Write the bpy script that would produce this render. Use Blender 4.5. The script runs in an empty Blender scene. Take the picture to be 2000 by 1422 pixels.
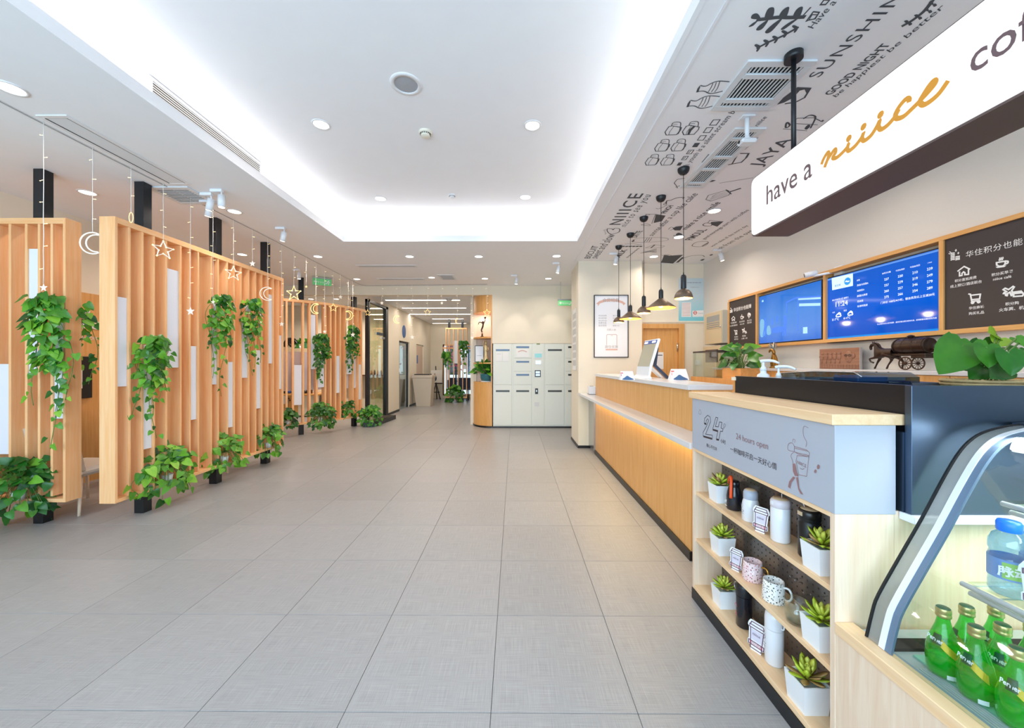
import bpy, bmesh, math, random
from mathutils import Vector, Matrix
S = bpy.context.scene
COL = S.collection
random.seed(7)
PI = math.pi
H = 1.43            # camera height
F = 742.0           # focal length in pixels of the 2000 px wide frame
YAW = 0.0068
# ---------------------------------------------------------------- camera, sky, daylight, exposure
cam = bpy.data.cameras.new('camera')
cam.sensor_width = 36.0
cam.lens = F / 2000 * 36.0
cam.clip_start = 0.05
co = bpy.data.objects.new('camera', cam)
COL.objects.link(co)
co.location = (0, 0, H)
co.rotation_euler = (PI / 2, 0, YAW)
S.camera = co
w = bpy.data.worlds.new('sky')
S.world = w
w.use_nodes = True
bg = w.node_tree.nodes['Background']
bg.inputs[0].default_value = (0.70, 0.86, 1.0, 1)
bg.inputs[1].default_value = 0.6


def area(name, loc, rot, sx, sy, power, color=(1, 1, 1), spread=180, shape='RECTANGLE'):
    l = bpy.data.lights.new(name, 'AREA')
    l.shape = shape
    l.size = sx
    l.size_y = sy
    l.energy = power
    l.color = color
    l.spread = math.radians(spread)
    o = bpy.data.objects.new(name, l)
    COL.objects.link(o)
    o.location = loc
    o.rotation_euler = rot
    return o


# daylight entering through the glazed shop front behind the camera
area('daylight', (-1.8, -1.9, 1.75), (PI / 2, 0, 0), 6.4, 2.6, 320, (0.58, 0.81, 1.0))
# LED strips in the ceiling cove
WARM = (1.0, 0.88, 0.77)
LED = (1.0, 0.98, 0.95)
DL = 0.47           # level of the recessed lamps
area('cove_light', (-2.60, 1.9, 3.235), (PI, 0, 0), 0.07, 7.0, 13.5, LED)
area('cove_light', (1.05, 1.9, 3.235), (PI, 0, 0), 0.07, 7.0, 13.5, LED)
area('cove_light', (-0.78, 5.57, 3.235), (PI, 0, 0), 3.3, 0.07, 7.5, LED)
S.view_settings.view_transform = 'Standard'
S.view_settings.look = 'None'
S.view_settings.exposure = 0.0
S.view_settings.gamma = 1.0
S.view_settings.use_curve_mapping = False
S.cycles.max_bounces = 8
S.cycles.diffuse_bounces = 4
S.cycles.glossy_bounces = 4
S.cycles.transparent_max_bounces = 24
S.cycles.transmission_bounces = 8
S.cycles.sample_clamp_indirect = 6.0
S.cycles.caustics_reflective = False
S.cycles.caustics_refractive = False


# ---------------------------------------------------------------- helpers
def ray(u, v):
    a = (u - 1000.0) / F
    b = (711.0 - v) / F
    c, s = math.cos(YAW), math.sin(YAW)
    return Vector((a * c - s, a * s + c, b))


def at(u, v, ax, val):
    """point where the sight line through pixel (u, v) meets the plane ax = val"""
    d = ray(u, v)
    if ax == 'X':
        t = val / d.x
    elif ax == 'Y':
        t = val / d.y
    else:
        t = (val - H) / d.z
    return Vector((0, 0, H)) + d * t


def lin(c):
    c = c / 255.0
    return c / 12.92 if c <= 0.04045 else ((c + 0.055) / 1.055) ** 2.4


def rgb(r, g, b):
    return (lin(r), lin(g), lin(b), 1.0)


def newmat(name):
    m = bpy.data.materials.new(name)
    m.use_nodes = True
    return m, m.node_tree.nodes, m.node_tree.links, m.node_tree.nodes['Principled BSDF']


def mat(name, col, rough=0.5, metal=0.0, emit=None, es=1.0, noise=0.0, nscale=30.0, bump=0.0, coat=0.0, spec=0.5, trans=0.0):
    m, n, l, p = newmat(name)
    c = rgb(*col)
    p.inputs['Base Color'].default_value = c
    p.inputs['Roughness'].default_value = rough
    p.inputs['Metallic'].default_value = metal
    p.inputs['Coat Weight'].default_value = coat
    p.inputs['Specular IOR Level'].default_value = spec
    p.inputs['Transmission Weight'].default_value = trans
    if emit:
        p.inputs['Emission Color'].default_value = rgb(*emit)
        p.inputs['Emission Strength'].default_value = es
    if noise or bump:
        tc = n.new('ShaderNodeTexCoord')
        nz = n.new('ShaderNodeTexNoise')
        nz.inputs['Scale'].default_value = nscale
        nz.inputs['Detail'].default_value = 4
        l.new(tc.outputs['Object'], nz.inputs['Vector'])
        if noise:
            mx = n.new('ShaderNodeMix')
            mx.data_type = 'RGBA'
            mx.inputs[6].default_value = tuple(x * (1 - noise) for x in c[:3]) + (1,)
            mx.inputs[7].default_value = tuple(min(1, x * (1 + noise)) for x in c[:3]) + (1,)
            l.new(nz.outputs['Fac'], mx.inputs[0])
            l.new(mx.outputs[2], p.inputs['Base Color'])
        if bump:
            b = n.new('ShaderNodeBump')
            b.inputs['Strength'].default_value = bump
            b.inputs['Distance'].default_value = 0.004
            l.new(nz.outputs['Fac'], b.inputs['Height'])
            l.new(b.outputs['Normal'], p.inputs['Normal'])
    return m


def wood(name, c1, c2, grain='Z', rough=0.45, scale=1.0, coat=0.0):
    m, n, l, p = newmat(name)
    tc = n.new('ShaderNodeTexCoord')
    mp = n.new('ShaderNodeMapping')
    s = {'Z': (26, 26, 1.3), 'Y': (26, 1.3, 26), 'X': (1.3, 26, 26)}[grain]
    mp.inputs['Scale'].default_value = tuple(x * scale for x in s)
    l.new(tc.outputs['Object'], mp.inputs['Vector'])
    nz = n.new('ShaderNodeTexNoise')
    nz.inputs['Scale'].default_value = 1.6
    nz.inputs['Detail'].default_value = 6
    nz.inputs['Roughness'].default_value = 0.62
    nz.inputs['Distortion'].default_value = 0.5
    l.new(mp.outputs[0], nz.inputs['Vector'])
    cr = n.new('ShaderNodeValToRGB')
    cr.color_ramp.elements[0].position = 0.32
    cr.color_ramp.elements[0].color = rgb(*c1)
    cr.color_ramp.elements[1].position = 0.66
    cr.color_ramp.elements[1].color = rgb(*c2)
    l.new(nz.outputs['Fac'], cr.inputs[0])
    l.new(cr.outputs[0], p.inputs['Base Color'])
    p.inputs['Roughness'].default_value = rough
    p.inputs['Coat Weight'].default_value = coat
    return m


def glass(name, tint=(240, 246, 244), refl=0.08, rough=0.02, body=None, bodyfac=0.0):
    """clear sheet: tinted see-through plus a mirror share that grows at grazing angles"""
    m = bpy.data.materials.new(name)
    m.use_nodes = True
    n, l = m.node_tree.nodes, m.node_tree.links
    n.clear()
    out = n.new('ShaderNodeOutputMaterial')
    tr = n.new('ShaderNodeBsdfTransparent')
    tr.inputs[0].default_value = rgb(*tint)
    gl = n.new('ShaderNodeBsdfGlossy')
    gl.inputs['Roughness'].default_value = rough
    gl.inputs[0].default_value = (1, 1, 1, 1)
    fr = n.new('ShaderNodeLayerWeight')
    fr.inputs['Blend'].default_value = 0.5
    pw = n.new('ShaderNodeMath')
    pw.operation = 'POWER'
    pw.inputs[1].default_value = 4.0
    l.new(fr.outputs['Facing'], pw.inputs[0])
    ma = n.new('ShaderNodeMath')
    ma.operation = 'MULTIPLY_ADD'
    ma.inputs[1].default_value = 0.8
    ma.inputs[2].default_value = refl * .6
    l.new(pw.outputs[0], ma.inputs[0])
    mx = n.new('ShaderNodeMixShader')
    l.new(ma.outputs[0], mx.inputs[0])
    src = tr
    if body:
        df = n.new('ShaderNodeBsdfTranslucent')
        df.inputs[0].default_value = rgb(*body)
        d2 = n.new('ShaderNodeBsdfDiffuse')
        d2.inputs[0].default_value = rgb(*body)
        m1 = n.new('ShaderNodeMixShader')
        m1.inputs[0].default_value = 0.5
        l.new(df.outputs[0], m1.inputs[1])
        l.new(d2.outputs[0], m1.inputs[2])
        m0 = n.new('ShaderNodeMixShader')
        m0.inputs[0].default_value = bodyfac
        l.new(tr.outputs[0], m0.inputs[1])
        l.new(m1.outputs[0], m0.inputs[2])
        src = m0
    l.new(src.outputs[0], mx.inputs[1])
    l.new(gl.outputs[0], mx.inputs[2])
    l.new(mx.outputs[0], out.inputs[0])
    return m


ORG = {}


def tag(o, label=None, cat=None, group=None, kind=None):
    if label: o['label'] = label
    if cat: o['category'] = cat
    if group: o['group'] = group
    if kind: o['kind'] = kind
    return o


def thing(name, label, cat, loc, group=None):
    o = bpy.data.objects.new(name, None)
    o.empty_display_size = 0.05
    COL.objects.link(o)
    o.location = loc
    ORG[o] = Vector(loc)
    return tag(o, label, cat, group)


def attach(o, parent):
    o.parent = parent


class MB:
    def __init__(s):
        s.v, s.f, s.mi, s.cur, s.sm, s.smooth = [], [], [], 0, [], False

    def add(s, vs, fs):
        k = len(s.v)
        s.v += [Vector(x) for x in vs]
        for f in fs:
            s.f.append(tuple(i + k for i in f))
            s.mi.append(s.cur)
            s.sm.append(s.smooth)
        return s

    def box(s, x0, x1, y0, y1, z0, z1, b=0.0, M=None):
        if x0 > x1: x0, x1 = x1, x0
        if y0 > y1: y0, y1 = y1, y0
        if z0 > z1: z0, z1 = z1, z0
        b = min(b, (x1 - x0) * .45, (y1 - y0) * .45, (z1 - z0) * .45)
        if b <= 0:
            vs = [(x, y, z) for z in (z0, z1) for y in (y0, y1) for x in (x0, x1)]
            fs = [(0, 2, 3, 1), (4, 5, 7, 6), (0, 1, 5, 4), (2, 6, 7, 3), (0, 4, 6, 2), (1, 3, 7, 5)]
        else:
            vs, idx = [], {}
            X, Y, Z = (x0, x1), (y0, y1), (z0, z1)
            sg = (1, -1)
            for i in (0, 1):
                for j in (0, 1):
                    for k in (0, 1):
                        c = (X[i], Y[j], Z[k])
                        ins = (c[0] + sg[i] * b, c[1] + sg[j] * b, c[2] + sg[k] * b)
                        for a in range(3):
                            p = list(ins)
                            p[a] = c[a]
                            idx[(i, j, k, a)] = len(vs)
                            vs.append(tuple(p))
            fs = []
            q = [(0, 0), (1, 0), (1, 1), (0, 1)]
            for i in (0, 1):
                r = q if i else q[::-1]
                fs.append(tuple(idx[(i, j, k, 0)] for j, k in r))
                fs.append(tuple(idx[(k, i, j, 1)] for j, k in r))
                fs.append(tuple(idx[(j, k, i, 2)] for j, k in r))
            for i in (0, 1):
                for j in (0, 1):
                    e = [idx[(i, j, 0, 0)], idx[(i, j, 1, 0)], idx[(i, j, 1, 1)], idx[(i, j, 0, 1)]]
                    fs.append(tuple(e if (i == j) else e[::-1])[::-1])
                    e = [idx[(i, 0, j, 0)], idx[(i, 1, j, 0)], idx[(i, 1, j, 2)], idx[(i, 0, j, 2)]]
                    fs.append(tuple(e if (i == j) else e[::-1]))
                    e = [idx[(0, i, j, 1)], idx[(1, i, j, 1)], idx[(1, i, j, 2)], idx[(0, i, j, 2)]]
                    fs.append(tuple(e if (i == j) else e[::-1])[::-1])
            for i in (0, 1):
                for j in (0, 1):
                    for k in (0, 1):
                        t = (idx[(i, j, k, 0)], idx[(i, j, k, 1)], idx[(i, j, k, 2)])
                        fs.append(t if (i + j + k) % 2 == 1 else t[::-1])
        if M is not None:
            vs = [M @ Vector(x) for x in vs]
        return s.add(vs, fs)

    def cyl(s, p0, p1, r0, r1=None, n=16, caps=True, smooth=True):
        return s.tube([p0, p1], [r0, r0 if r1 is None else r1], n, caps, smooth)

    def tube(s, pts, r, n=8, caps=True, smooth=True, closed=False):
        pts = [Vector(p) for p in pts]
        if not isinstance(r, (list, tuple)): r = [r] * len(pts)
        N = len(pts)
        k0 = len(s.v)
        up = None
        vs = []
        for i, p in enumerate(pts):
            if closed:
                d = pts[(i + 1) % N] - pts[i - 1]
            else:
                d = pts[min(i + 1, N - 1)] - pts[max(i - 1, 0)]
            if d.length < 1e-9: d = Vector((0, 0, 1))
            d.normalize()
            if up is None:
                up = Vector((0, 0, 1)) if abs(d.z) < .9 else Vector((1, 0, 0))
            a = up - d * up.dot(d)
            if a.length < 1e-6:
                a = d.orthogonal()
            a.normalize()
            b = d.cross(a)
            up = a
            for j in range(n):
                t = 2 * PI * j / n
                vs.append(p + a * (math.cos(t) * r[i]) + b * (math.sin(t) * r[i]))
        fs = []
        for i in range(N if closed else N - 1):
            i2 = (i + 1) % N
            for j in range(n):
                j2 = (j + 1) % n
                fs.append((i * n + j, i * n + j2, i2 * n + j2, i2 * n + j))
        o = s.smooth
        s.smooth = smooth
        s.add(vs, fs)
        s.smooth = o
        if caps and not closed:
            for f in ([tuple(range(n))[::-1], tuple(range((N - 1) * n, N * n))]):
                s.f.append(tuple(i + k0 for i in f))
                s.mi.append(s.cur)
                s.sm.append(False)
        return s

    def lathe(s, prof, c=(0, 0, 0), n=24, sx=1.0, sy=1.0, smooth=True, M=None):
        """prof: list of (radius, z); surface of revolution about the vertical through c"""
        vs, fs = [], []
        N = len(prof)
        for (r, z) in prof:
            for j in range(n):
                t = 2 * PI * j / n
                vs.append(Vector((c[0] + r * sx * math.cos(t), c[1] + r * sy * math.sin(t), c[2] + z)))
        for i in range(N - 1):
            for j in range(n):
                j2 = (j + 1) % n
                fs.append((i * n + j, i * n + j2, (i + 1) * n + j2, (i + 1) * n + j))
        if M is not None: vs = [M @ x for x in vs]
        o = s.smooth
        s.smooth = smooth
        s.add(vs, fs)
        s.smooth = o
        return s

    def ball(s, c, r, n=12, m=8, sc=(1, 1, 1), M=None):
        prof = []
        vs, fs = [], []
        for i in range(m + 1):
            a = -PI / 2 + PI * i / m
            for j in range(n):
                t = 2 * PI * j / n
                x = Vector((math.cos(a) * math.cos(t) * r * sc[0], math.cos(a) * math.sin(t) * r * sc[1], math.sin(a) * r * sc[2]))
                if M is not None: x = M @ x
                vs.append(x + Vector(c))
        for i in range(m):
            for j in range(n):
                j2 = (j + 1) % n
                fs.append((i * n + j, i * n + j2, (i + 1) * n + j2, (i + 1) * n + j))
        o = s.smooth
        s.smooth = True
        s.add(vs, fs)
        s.smooth = o
        return s

    def prism(s, poly, ax, a, b):
        """extrude a 2-D outline along an axis. ax X: poly is (y, z); Y: (x, z); Z: (x, y)"""
        def P(p, t):
            return {'X': (t, p[0], p[1]), 'Y': (p[0], t, p[1]), 'Z': (p[0], p[1], t)}[ax]
        n = len(poly)
        vs = [P(p, a) for p in poly] + [P(p, b) for p in poly]
        fs = [tuple(range(n))[::-1], tuple(range(n, 2 * n))]
        for i in range(n):
            j = (i + 1) % n
            fs.append((i, j, n + j, n + i))
        return s.add(vs, fs)

    def ribbon(s, pts, wd, nrm, closed=False):
        pts = [Vector(p) for p in pts]
        nrm = Vector(nrm)
        N = len(pts)
        vs = []
        for i, p in enumerate(pts):
            if closed:
                d = pts[(i + 1) % N] - pts[i - 1]
            else:
                d = pts[min(i + 1, N - 1)] - pts[max(i - 1, 0)]
            if d.length < 1e-9: d = Vector((1, 0, 0))
            d.normalize()
            q = nrm.cross(d)
            q.normalize()
            e = nrm * (i * 4e-6)
            vs += [p + q * wd / 2 + e, p - q * wd / 2 + e]
        fs = []
        for i in range(N if closed else N - 1):
            j = (i + 1) % N
            fs.append((2 * i, 2 * i + 1, 2 * j + 1, 2 * j))
        return s.add(vs, fs)

    def build(s, name, mats, parent=None, label=None, cat=None, group=None, kind=None, origin=None, fix=True):
        me = bpy.data.meshes.new(name)
        if parent is not None:
            org = ORG[parent]
        elif origin is not None:
            org = Vector(origin)
        else:
            xs = [v.x for v in s.v]; ys = [v.y for v in s.v]; zs = [v.z for v in s.v]
            org = Vector(((min(xs) + max(xs)) / 2, (min(ys) + max(ys)) / 2, min(zs)))
        me.from_pydata([tuple(v - org) for v in s.v], [], s.f)
        if not isinstance(mats, (list, tuple)): mats = [mats]
        for m in mats: me.materials.append(m)
        me.polygons.foreach_set('material_index', s.mi)
        me.polygons.foreach_set('use_smooth', s.sm)
        if fix:
            bm = bmesh.new()
            bm.from_mesh(me)
            bmesh.ops.recalc_face_normals(bm, faces=bm.faces)
            bm.to_mesh(me)
            bm.free()
        me.update()
        o = bpy.data.objects.new(name, me)
        COL.objects.link(o)
        ORG[o] = org
        if parent is not None:
            o.parent = parent
        else:
            o.location = org
        return tag(o, label, cat, group, kind)


def bx(name, m, x0, x1, y0, y1, z0, z1, parent=None, b=0.0, **k):
    return MB().box(x0, x1, y0, y1, z0, z1, b).build(name, m, parent, **k)


def struct(name, m, mb, **k):
    return mb.build(name, m, kind='structure', **k)


def dup(o, loc=None, rz=None, label=None, group=None):
    c = o.copy()
    COL.objects.link(c)
    if loc is not None: c.location = loc
    if rz is not None: c.rotation_euler.z = rz
    if label: c['label'] = label
    if group: c['group'] = group
    for ch in list(o.children):
        d = ch.copy()
        COL.objects.link(d)
        d.parent = c
        for g in list(ch.children):
            e = g.copy()
            COL.objects.link(e)
            e.parent = d
    return c


def smooth_pts(pts, k=5, closed=False):
    pts = [Vector(p) for p in pts]
    if len(pts) < 3: return pts
    out = []
    N = len(pts)
    rng = range(N if closed else N - 1)
    for i in rng:
        if closed:
            p0, p1, p2, p3 = pts[i - 1], pts[i], pts[(i + 1) % N], pts[(i + 2) % N]
        else:
            p0, p1, p2, p3 = pts[max(i - 1, 0)], pts[i], pts[i + 1], pts[min(i + 2, N - 1)]
        for j in range(k):
            t = j / k
            out.append(0.5 * ((2 * p1) + (-p0 + p2) * t + (2 * p0 - 5 * p1 + 4 * p2 - p3) * t * t + (-p0 + 3 * p1 - 3 * p2 + p3) * t ** 3))
    if not closed: out.append(pts[-1])
    return out


NRM = {'X': Vector((-1, 0, 0)), 'Y': Vector((0, -1, 0)), 'Z': Vector((0, 0, -1))}


class Ink:
    """flat print on a plane of the place: strokes and filled shapes"""
    def __init__(s, ax, val, w=0.004, tf=None, nrm=None):
        s.ax, s.val, s.w, s.mb = ax, val, w, MB()
        s.tf = tf or (lambda p: at(p[0], p[1], ax, val))
        s.n = Vector(nrm) if nrm is not None else NRM[ax]

    def line(s, pts, w=None, closed=False, curve=False):
        P = [s.tf(p) for p in pts]
        if curve: P = smooth_pts(P, 5, closed)
        if curve:
            s.mb.ribbon(P, w or s.w, s.n, closed)
        else:
            k = (w or s.w) * .5
            for a, b in zip(P, P[1:] + ([P[0]] if closed else [])):
                d = (b - a)
                if d.length > 1e-7:
                    d.normalize()
                    s.mb.ribbon([a - d * k * .8, b + d * k * .8], k * 2, s.n)
        return s

    def curve(s, pts, w=None, closed=False):
        return s.line(pts, w, closed, True)

    def fill(s, pts, curve=False):
        P = [s.tf(p) for p in pts]
        if curve: P = smooth_pts(P, 4, True)
        s.mb.add(P, [tuple(range(len(P)))])
        return s

    def dot(s, c, r):
        c = s.tf(c)
        n = s.n
        a = n.orthogonal().normalized()
        b = n.cross(a)
        s.mb.add([c + a * (r * math.cos(t * PI / 5)) + b * (r * math.sin(t * PI / 5)) for t in range(10)], [tuple(range(10))])
        return s

    def build(s, name, m, parent, **k):
        k.setdefault('kind', 'stuff')
        return s.mb.build(name, m, parent, fix=False, **k)


def frame(org, right, up, w=0.004):
    org, right, up = Vector(org), Vector(right).normalized(), Vector(up).normalized()
    return Ink(None, 0, w, tf=lambda p: org + right * p[0] + up * p[1], nrm=right.cross(up))


TXT = []


def text(s, size, org, right, up, m, parent, name='lettering', align='LEFT', bold=0.0, shear=0.0, ext=0.0, sp=1.0, line=1.0, sx=1.0, wd=0.0, uni=True):
    TXT.append((s, size, Vector(org), Vector(right), Vector(up), m, parent, name, align, bold, shear, ext, sp, line, sx, wd, uni))


def fit(s, p0, p1, ax, val, right, up, m, parent, size=0.0, **k):
    """lettering that runs from p0 to p1 (its baseline in the photograph) on the plane ax = val"""
    a, b = at(p0[0], p0[1], ax, val), at(p1[0], p1[1], ax, val)
    text(s, size or .1, a, right, up, m, parent, wd=abs((b - a).dot(Vector(right).normalized())), uni=not size, **k)


def flush_text():
    tmp = []
    for (s, size, org, right, up, m, parent, name, align, bold, shear, ext, sp, line, sx, wd, uni) in TXT:
        c = bpy.data.curves.new('t', 'FONT')
        c.body = s
        c.size = size
        c.align_x = align
        c.align_y = 'CENTER' if align == 'CENTER' else 'TOP_BASELINE'
        c.offset = bold
        c.shear = shear
        c.extrude = ext
        c.space_character = sp
        c.space_line = line
        c.resolution_u = 3
        o = bpy.data.objects.new('t', c)
        COL.objects.link(o)
        tmp.append(o)
    dg = bpy.context.evaluated_depsgraph_get()
    dg.update()
    for o, t in zip(tmp, TXT):
        (s, size, org, right, up, m, parent, name, align, bold, shear, ext, sp, line, sx, wd, uni) = t
        me = bpy.data.meshes.new_from_object(o.evaluated_get(dg))
        ky = 1.0
        if wd:
            xs = [v.co.x for v in me.vertices]
            sx = wd / max(1e-6, max(xs) - min(xs))
            ky = sx if uni else 1.0
            me.transform(Matrix.Translation((-(min(xs) + max(xs)) / 2 if align == 'CENTER' else -min(xs), 0, 0)))
        R = right.normalized() * sx
        U = up.normalized() * ky
        N = right.normalized().cross(up.normalized())
        O = ORG[parent]
        M = Matrix(((R.x, U.x, N.x, org.x - O.x), (R.y, U.y, N.y, org.y - O.y), (R.z, U.z, N.z, org.z - O.z), (0, 0, 0, 1)))
        me.transform(M)
        me.materials.clear()
        me.materials.append(m)
        q = bpy.data.objects.new(name, me)
        COL.objects.link(q)
        q.parent = parent
        ORG[q] = O
        q['kind'] = 'stuff'
    for o in tmp:
        c = o.data
        bpy.data.objects.remove(o)
        bpy.data.curves.remove(c)


# ---------------------------------------------------------------- materials
M_ = {}
M_['ceil'] = mat('ceiling_paint', (244, 244, 247), 0.75, noise=0.02, nscale=6)
M_['cream'] = mat('cream_wall_paint', (236, 225, 205), 0.8, noise=0.02, nscale=9)
M_['greywall'] = mat('pale_wallpaper', (222, 216, 208), 0.8, noise=0.02, nscale=40, bump=0.1)
M_['wood'] = wood('oak_slat_veneer', (246, 181, 120), (250, 199, 147), 'Z')
M_['woody'] = wood('oak_veneer_along', (246, 181, 120), (250, 199, 147), 'Y')
M_['woodx'] = wood('oak_veneer_across', (246, 181, 120), (250, 199, 147), 'X')
M_['panel'] = wood('honey_oak_panel', (214, 152, 82), (229, 175, 108), 'Z', 0.4)
M_['panely'] = wood('honey_oak_rail', (214, 152, 82), (229, 175, 108), 'Y', 0.4)
M_['maple'] = wood('pale_maple', (230, 198, 168), (242, 218, 194), 'Z', 0.42)
M_['mapley'] = wood('pale_maple_along', (238, 194, 146), (246, 212, 170), 'Y', 0.42)
M_['black'] = mat('black_lacquer', (18, 22, 28), 0.32, noise=0.1, nscale=20)
M_['blackmetal'] = mat('black_powder_coat', (26, 29, 33), 0.4)
M_['kick'] = mat('black_kick_board', (22, 23, 26), 0.35)
M_['white'] = mat('white_lacquer', (238, 238, 242), 0.4)
M_['whitepl'] = mat('white_plastic', (236, 238, 242), 0.35)
M_['stone'] = mat('grey_white_stone', (222, 220, 220), 0.22, noise=0.03, nscale=60)
M_['steel'] = mat('brushed_steel', (190, 194, 198), 0.28, 1.0, noise=0.06, nscale=80)
M_['dsteel'] = mat('dark_steel', (84, 100, 120), 0.3, 0.9, noise=0.15, nscale=3)
M_['glass'] = glass('clear_glass', (244, 249, 247), 0.06)
M_['gglass'] = glass('green_tinged_glass', (244, 246, 230), 0.06)
M_['ink'] = mat('slate_print', (78, 82, 88), 0.8)
M_['lens'] = mat('lit_lamp_lens', (255, 250, 240), 0.5, emit=(255, 244, 226), es=5.0)
M_['chalk'] = mat('white_print', (240, 238, 236), 0.6)
M_['dark'] = mat('dark_brown_board', (58, 50, 50), 0.5, noise=0.05, nscale=30)
M_['grille'] = mat('grille_shadow', (20, 20, 20), 0.9)
M_['brown'] = mat('brown_print', (122, 90, 84), 0.6)
M_['bronze'] = mat('dark_bronze', (58, 42, 34), 0.38, 0.55, noise=0.2, nscale=40)
M_['rubber'] = mat('black_rubber', (22, 22, 24), 0.6)


def tilemat():
    m, n, l, p = newmat('woven_grey_tile')
    tc = n.new('ShaderNodeTexCoord')
    cols = []
    for sc in ((7, 420, 1), (420, 7, 1)):
        mp = n.new('ShaderNodeMapping')
        mp.inputs['Scale'].default_value = sc
        l.new(tc.outputs['Object'], mp.inputs['Vector'])
        nz = n.new('ShaderNodeTexNoise')
        nz.inputs['Scale'].default_value = 1.0
        nz.inputs['Detail'].default_value = 3
        l.new(mp.outputs[0], nz.inputs['Vector'])
        cols.append(nz)
    ad = n.new('ShaderNodeMath')
    ad.operation = 'ADD'
    l.new(cols[0].outputs['Fac'], ad.inputs[0])
    l.new(cols[1].outputs['Fac'], ad.inputs[1])
    mr = n.new('ShaderNodeMapRange')
    mr.inputs[1].default_value = 0.7
    mr.inputs[2].default_value = 1.3
    l.new(ad.outputs[0], mr.inputs[0])
    oi = n.new('ShaderNodeObjectInfo')
    cr = n.new('ShaderNodeValToRGB')
    cr.color_ramp.elements[0].color = rgb(146, 142, 141)
    cr.color_ramp.elements[1].color = rgb(174, 170, 168)
    l.new(mr.outputs[0], cr.inputs[0])
    mx = n.new('ShaderNodeMix')
    mx.data_type = 'RGBA'
    mx.blend_type = 'MULTIPLY'
    mx.inputs[0].default_value = 1.0
    r2 = n.new('ShaderNodeMapRange')
    r2.inputs[3].default_value = 0.95
    r2.inputs[4].default_value = 1.03
    l.new(oi.outputs['Random'], r2.inputs[0])
    l.new(cr.outputs[0], mx.inputs[6])
    l.new(r2.outputs[0], mx.inputs[7])
    l.new(mx.outputs[2], p.inputs['Base Color'])
    p.inputs['Roughness'].default_value = 0.29
    p.inputs['Specular IOR Level'].default_value = 0.32
    b = n.new('ShaderNodeBump')
    b.inputs['Strength'].default_value = 0.25
    b.inputs['Distance'].default_value = 0.002
    l.new(mr.outputs[0], b.inputs['Height'])
    l.new(b.outputs['Normal'], p.inputs['Normal'])
    return m


M_['tile'] = tilemat()
M_['grout'] = mat('dark_grout', (104, 100, 98), 0.8)

# ---------------------------------------------------------------- the setting
ZC, ZU, ZK = 3.18, 3.58, 3.11     # soffit, raised ceiling, corridor ceiling
fl = struct('floor', M_['grout'], MB().box(-8, 4.2, -2, 16.4, -0.1, -0.004), origin=(0, 0, 0))
T = 0.6015
tm = MB().box(-T / 2 + .0012, T / 2 - .0012, -T / 2 + .0012, T / 2 - .0012, -0.02, 0, 0.0008)
t0 = tm.build('tile', M_['tile'], fl)
first = True
for j in range(-5, 12):
    for i in range(-11, 3):
        x, y = -0.097 + T * (i + .5), 2.76 + T * (j + .5)
        if x - T / 2 < -7 or x > 1.6: continue
        if first:
            o, first = t0, False
        else:
            o = t0.copy()
            COL.objects.link(o)
        o.location = (x, y, 0)
yb = 2.76 + T * 12
MB().box(-7.9, 4.1, yb, 16.3, -0.02, -0.0005).build('distant_tiling', M_['tile'], fl, kind='stuff')
MB().box(1.71, 4.1, -1.95, yb, -0.02, -0.0005).build('hidden_tiling', M_['tile'], fl, kind='stuff')

ce = MB()
ce.box(-5.3, -2.45, -2, 8.5, ZC, ZC + .03)
ce.box(-8, -5.3, 6.2, 8.5, ZC, ZC + .03)
ce.box(0.9, 3.4, -2, 8.5, ZC, ZC + .03)
ce.box(-2.45, 0.9, 5.41, 8.5, ZC, ZC + .03)
ce.box(-2.45, 0.9, -2, -1.6, ZC, ZC + .03)
ceiling = struct('ceiling', M_['ceil'], ce)
up = MB().box(-2.75, 1.2, -1.9, 5.75, ZU, ZU + .04)
up.box(-2.75, -2.71, -1.9, 5.75, ZC + .02, ZU).box(1.16, 1.2, -1.9, 5.75, ZC + .02, ZU).box(-2.75, 1.2, 5.71, 5.75, ZC + .02, ZU).box(-2.75, 1.2, -1.9, -1.86, ZC + .02, ZU)
struct('ceiling_raised', M_['ceil'], up)
lip = MB()
lip.box(-2.47, -2.44, -1.6, 5.42, ZC - .004, ZC + .08).box(0.89, 0.92, -1.6, 5.42, ZC - .004, ZC + .08).box(-2.44, 0.89, 5.40, 5.43, ZC - .004, ZC + .08)
lip.box(-2.44, 0.89, 5.42, 5.44, ZC + .02, ZC + .045)
struct('trim_1', M_['ceil'], lip)
struct('trim_2', M_['white'], MB().box(1.015, 1.03, -2, 6.47, ZC - .008, ZC))

struct('wall_left', M_['cream'], MB().box(-5.3, -5.2, -2, 6.2, 0, ZC))
struct('wall_left', M_['cream'], MB().box(-8, -5.2, 6.1, 6.2, 0, ZC))
struct('wall_left', M_['cream'], MB().box(-8.1, -8, 6.1, 11.2, 0, ZC))
struct('wall_right', M_['greywall'], MB().box(3.3, 3.4, -2, 6.8, 0, ZC))
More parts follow.
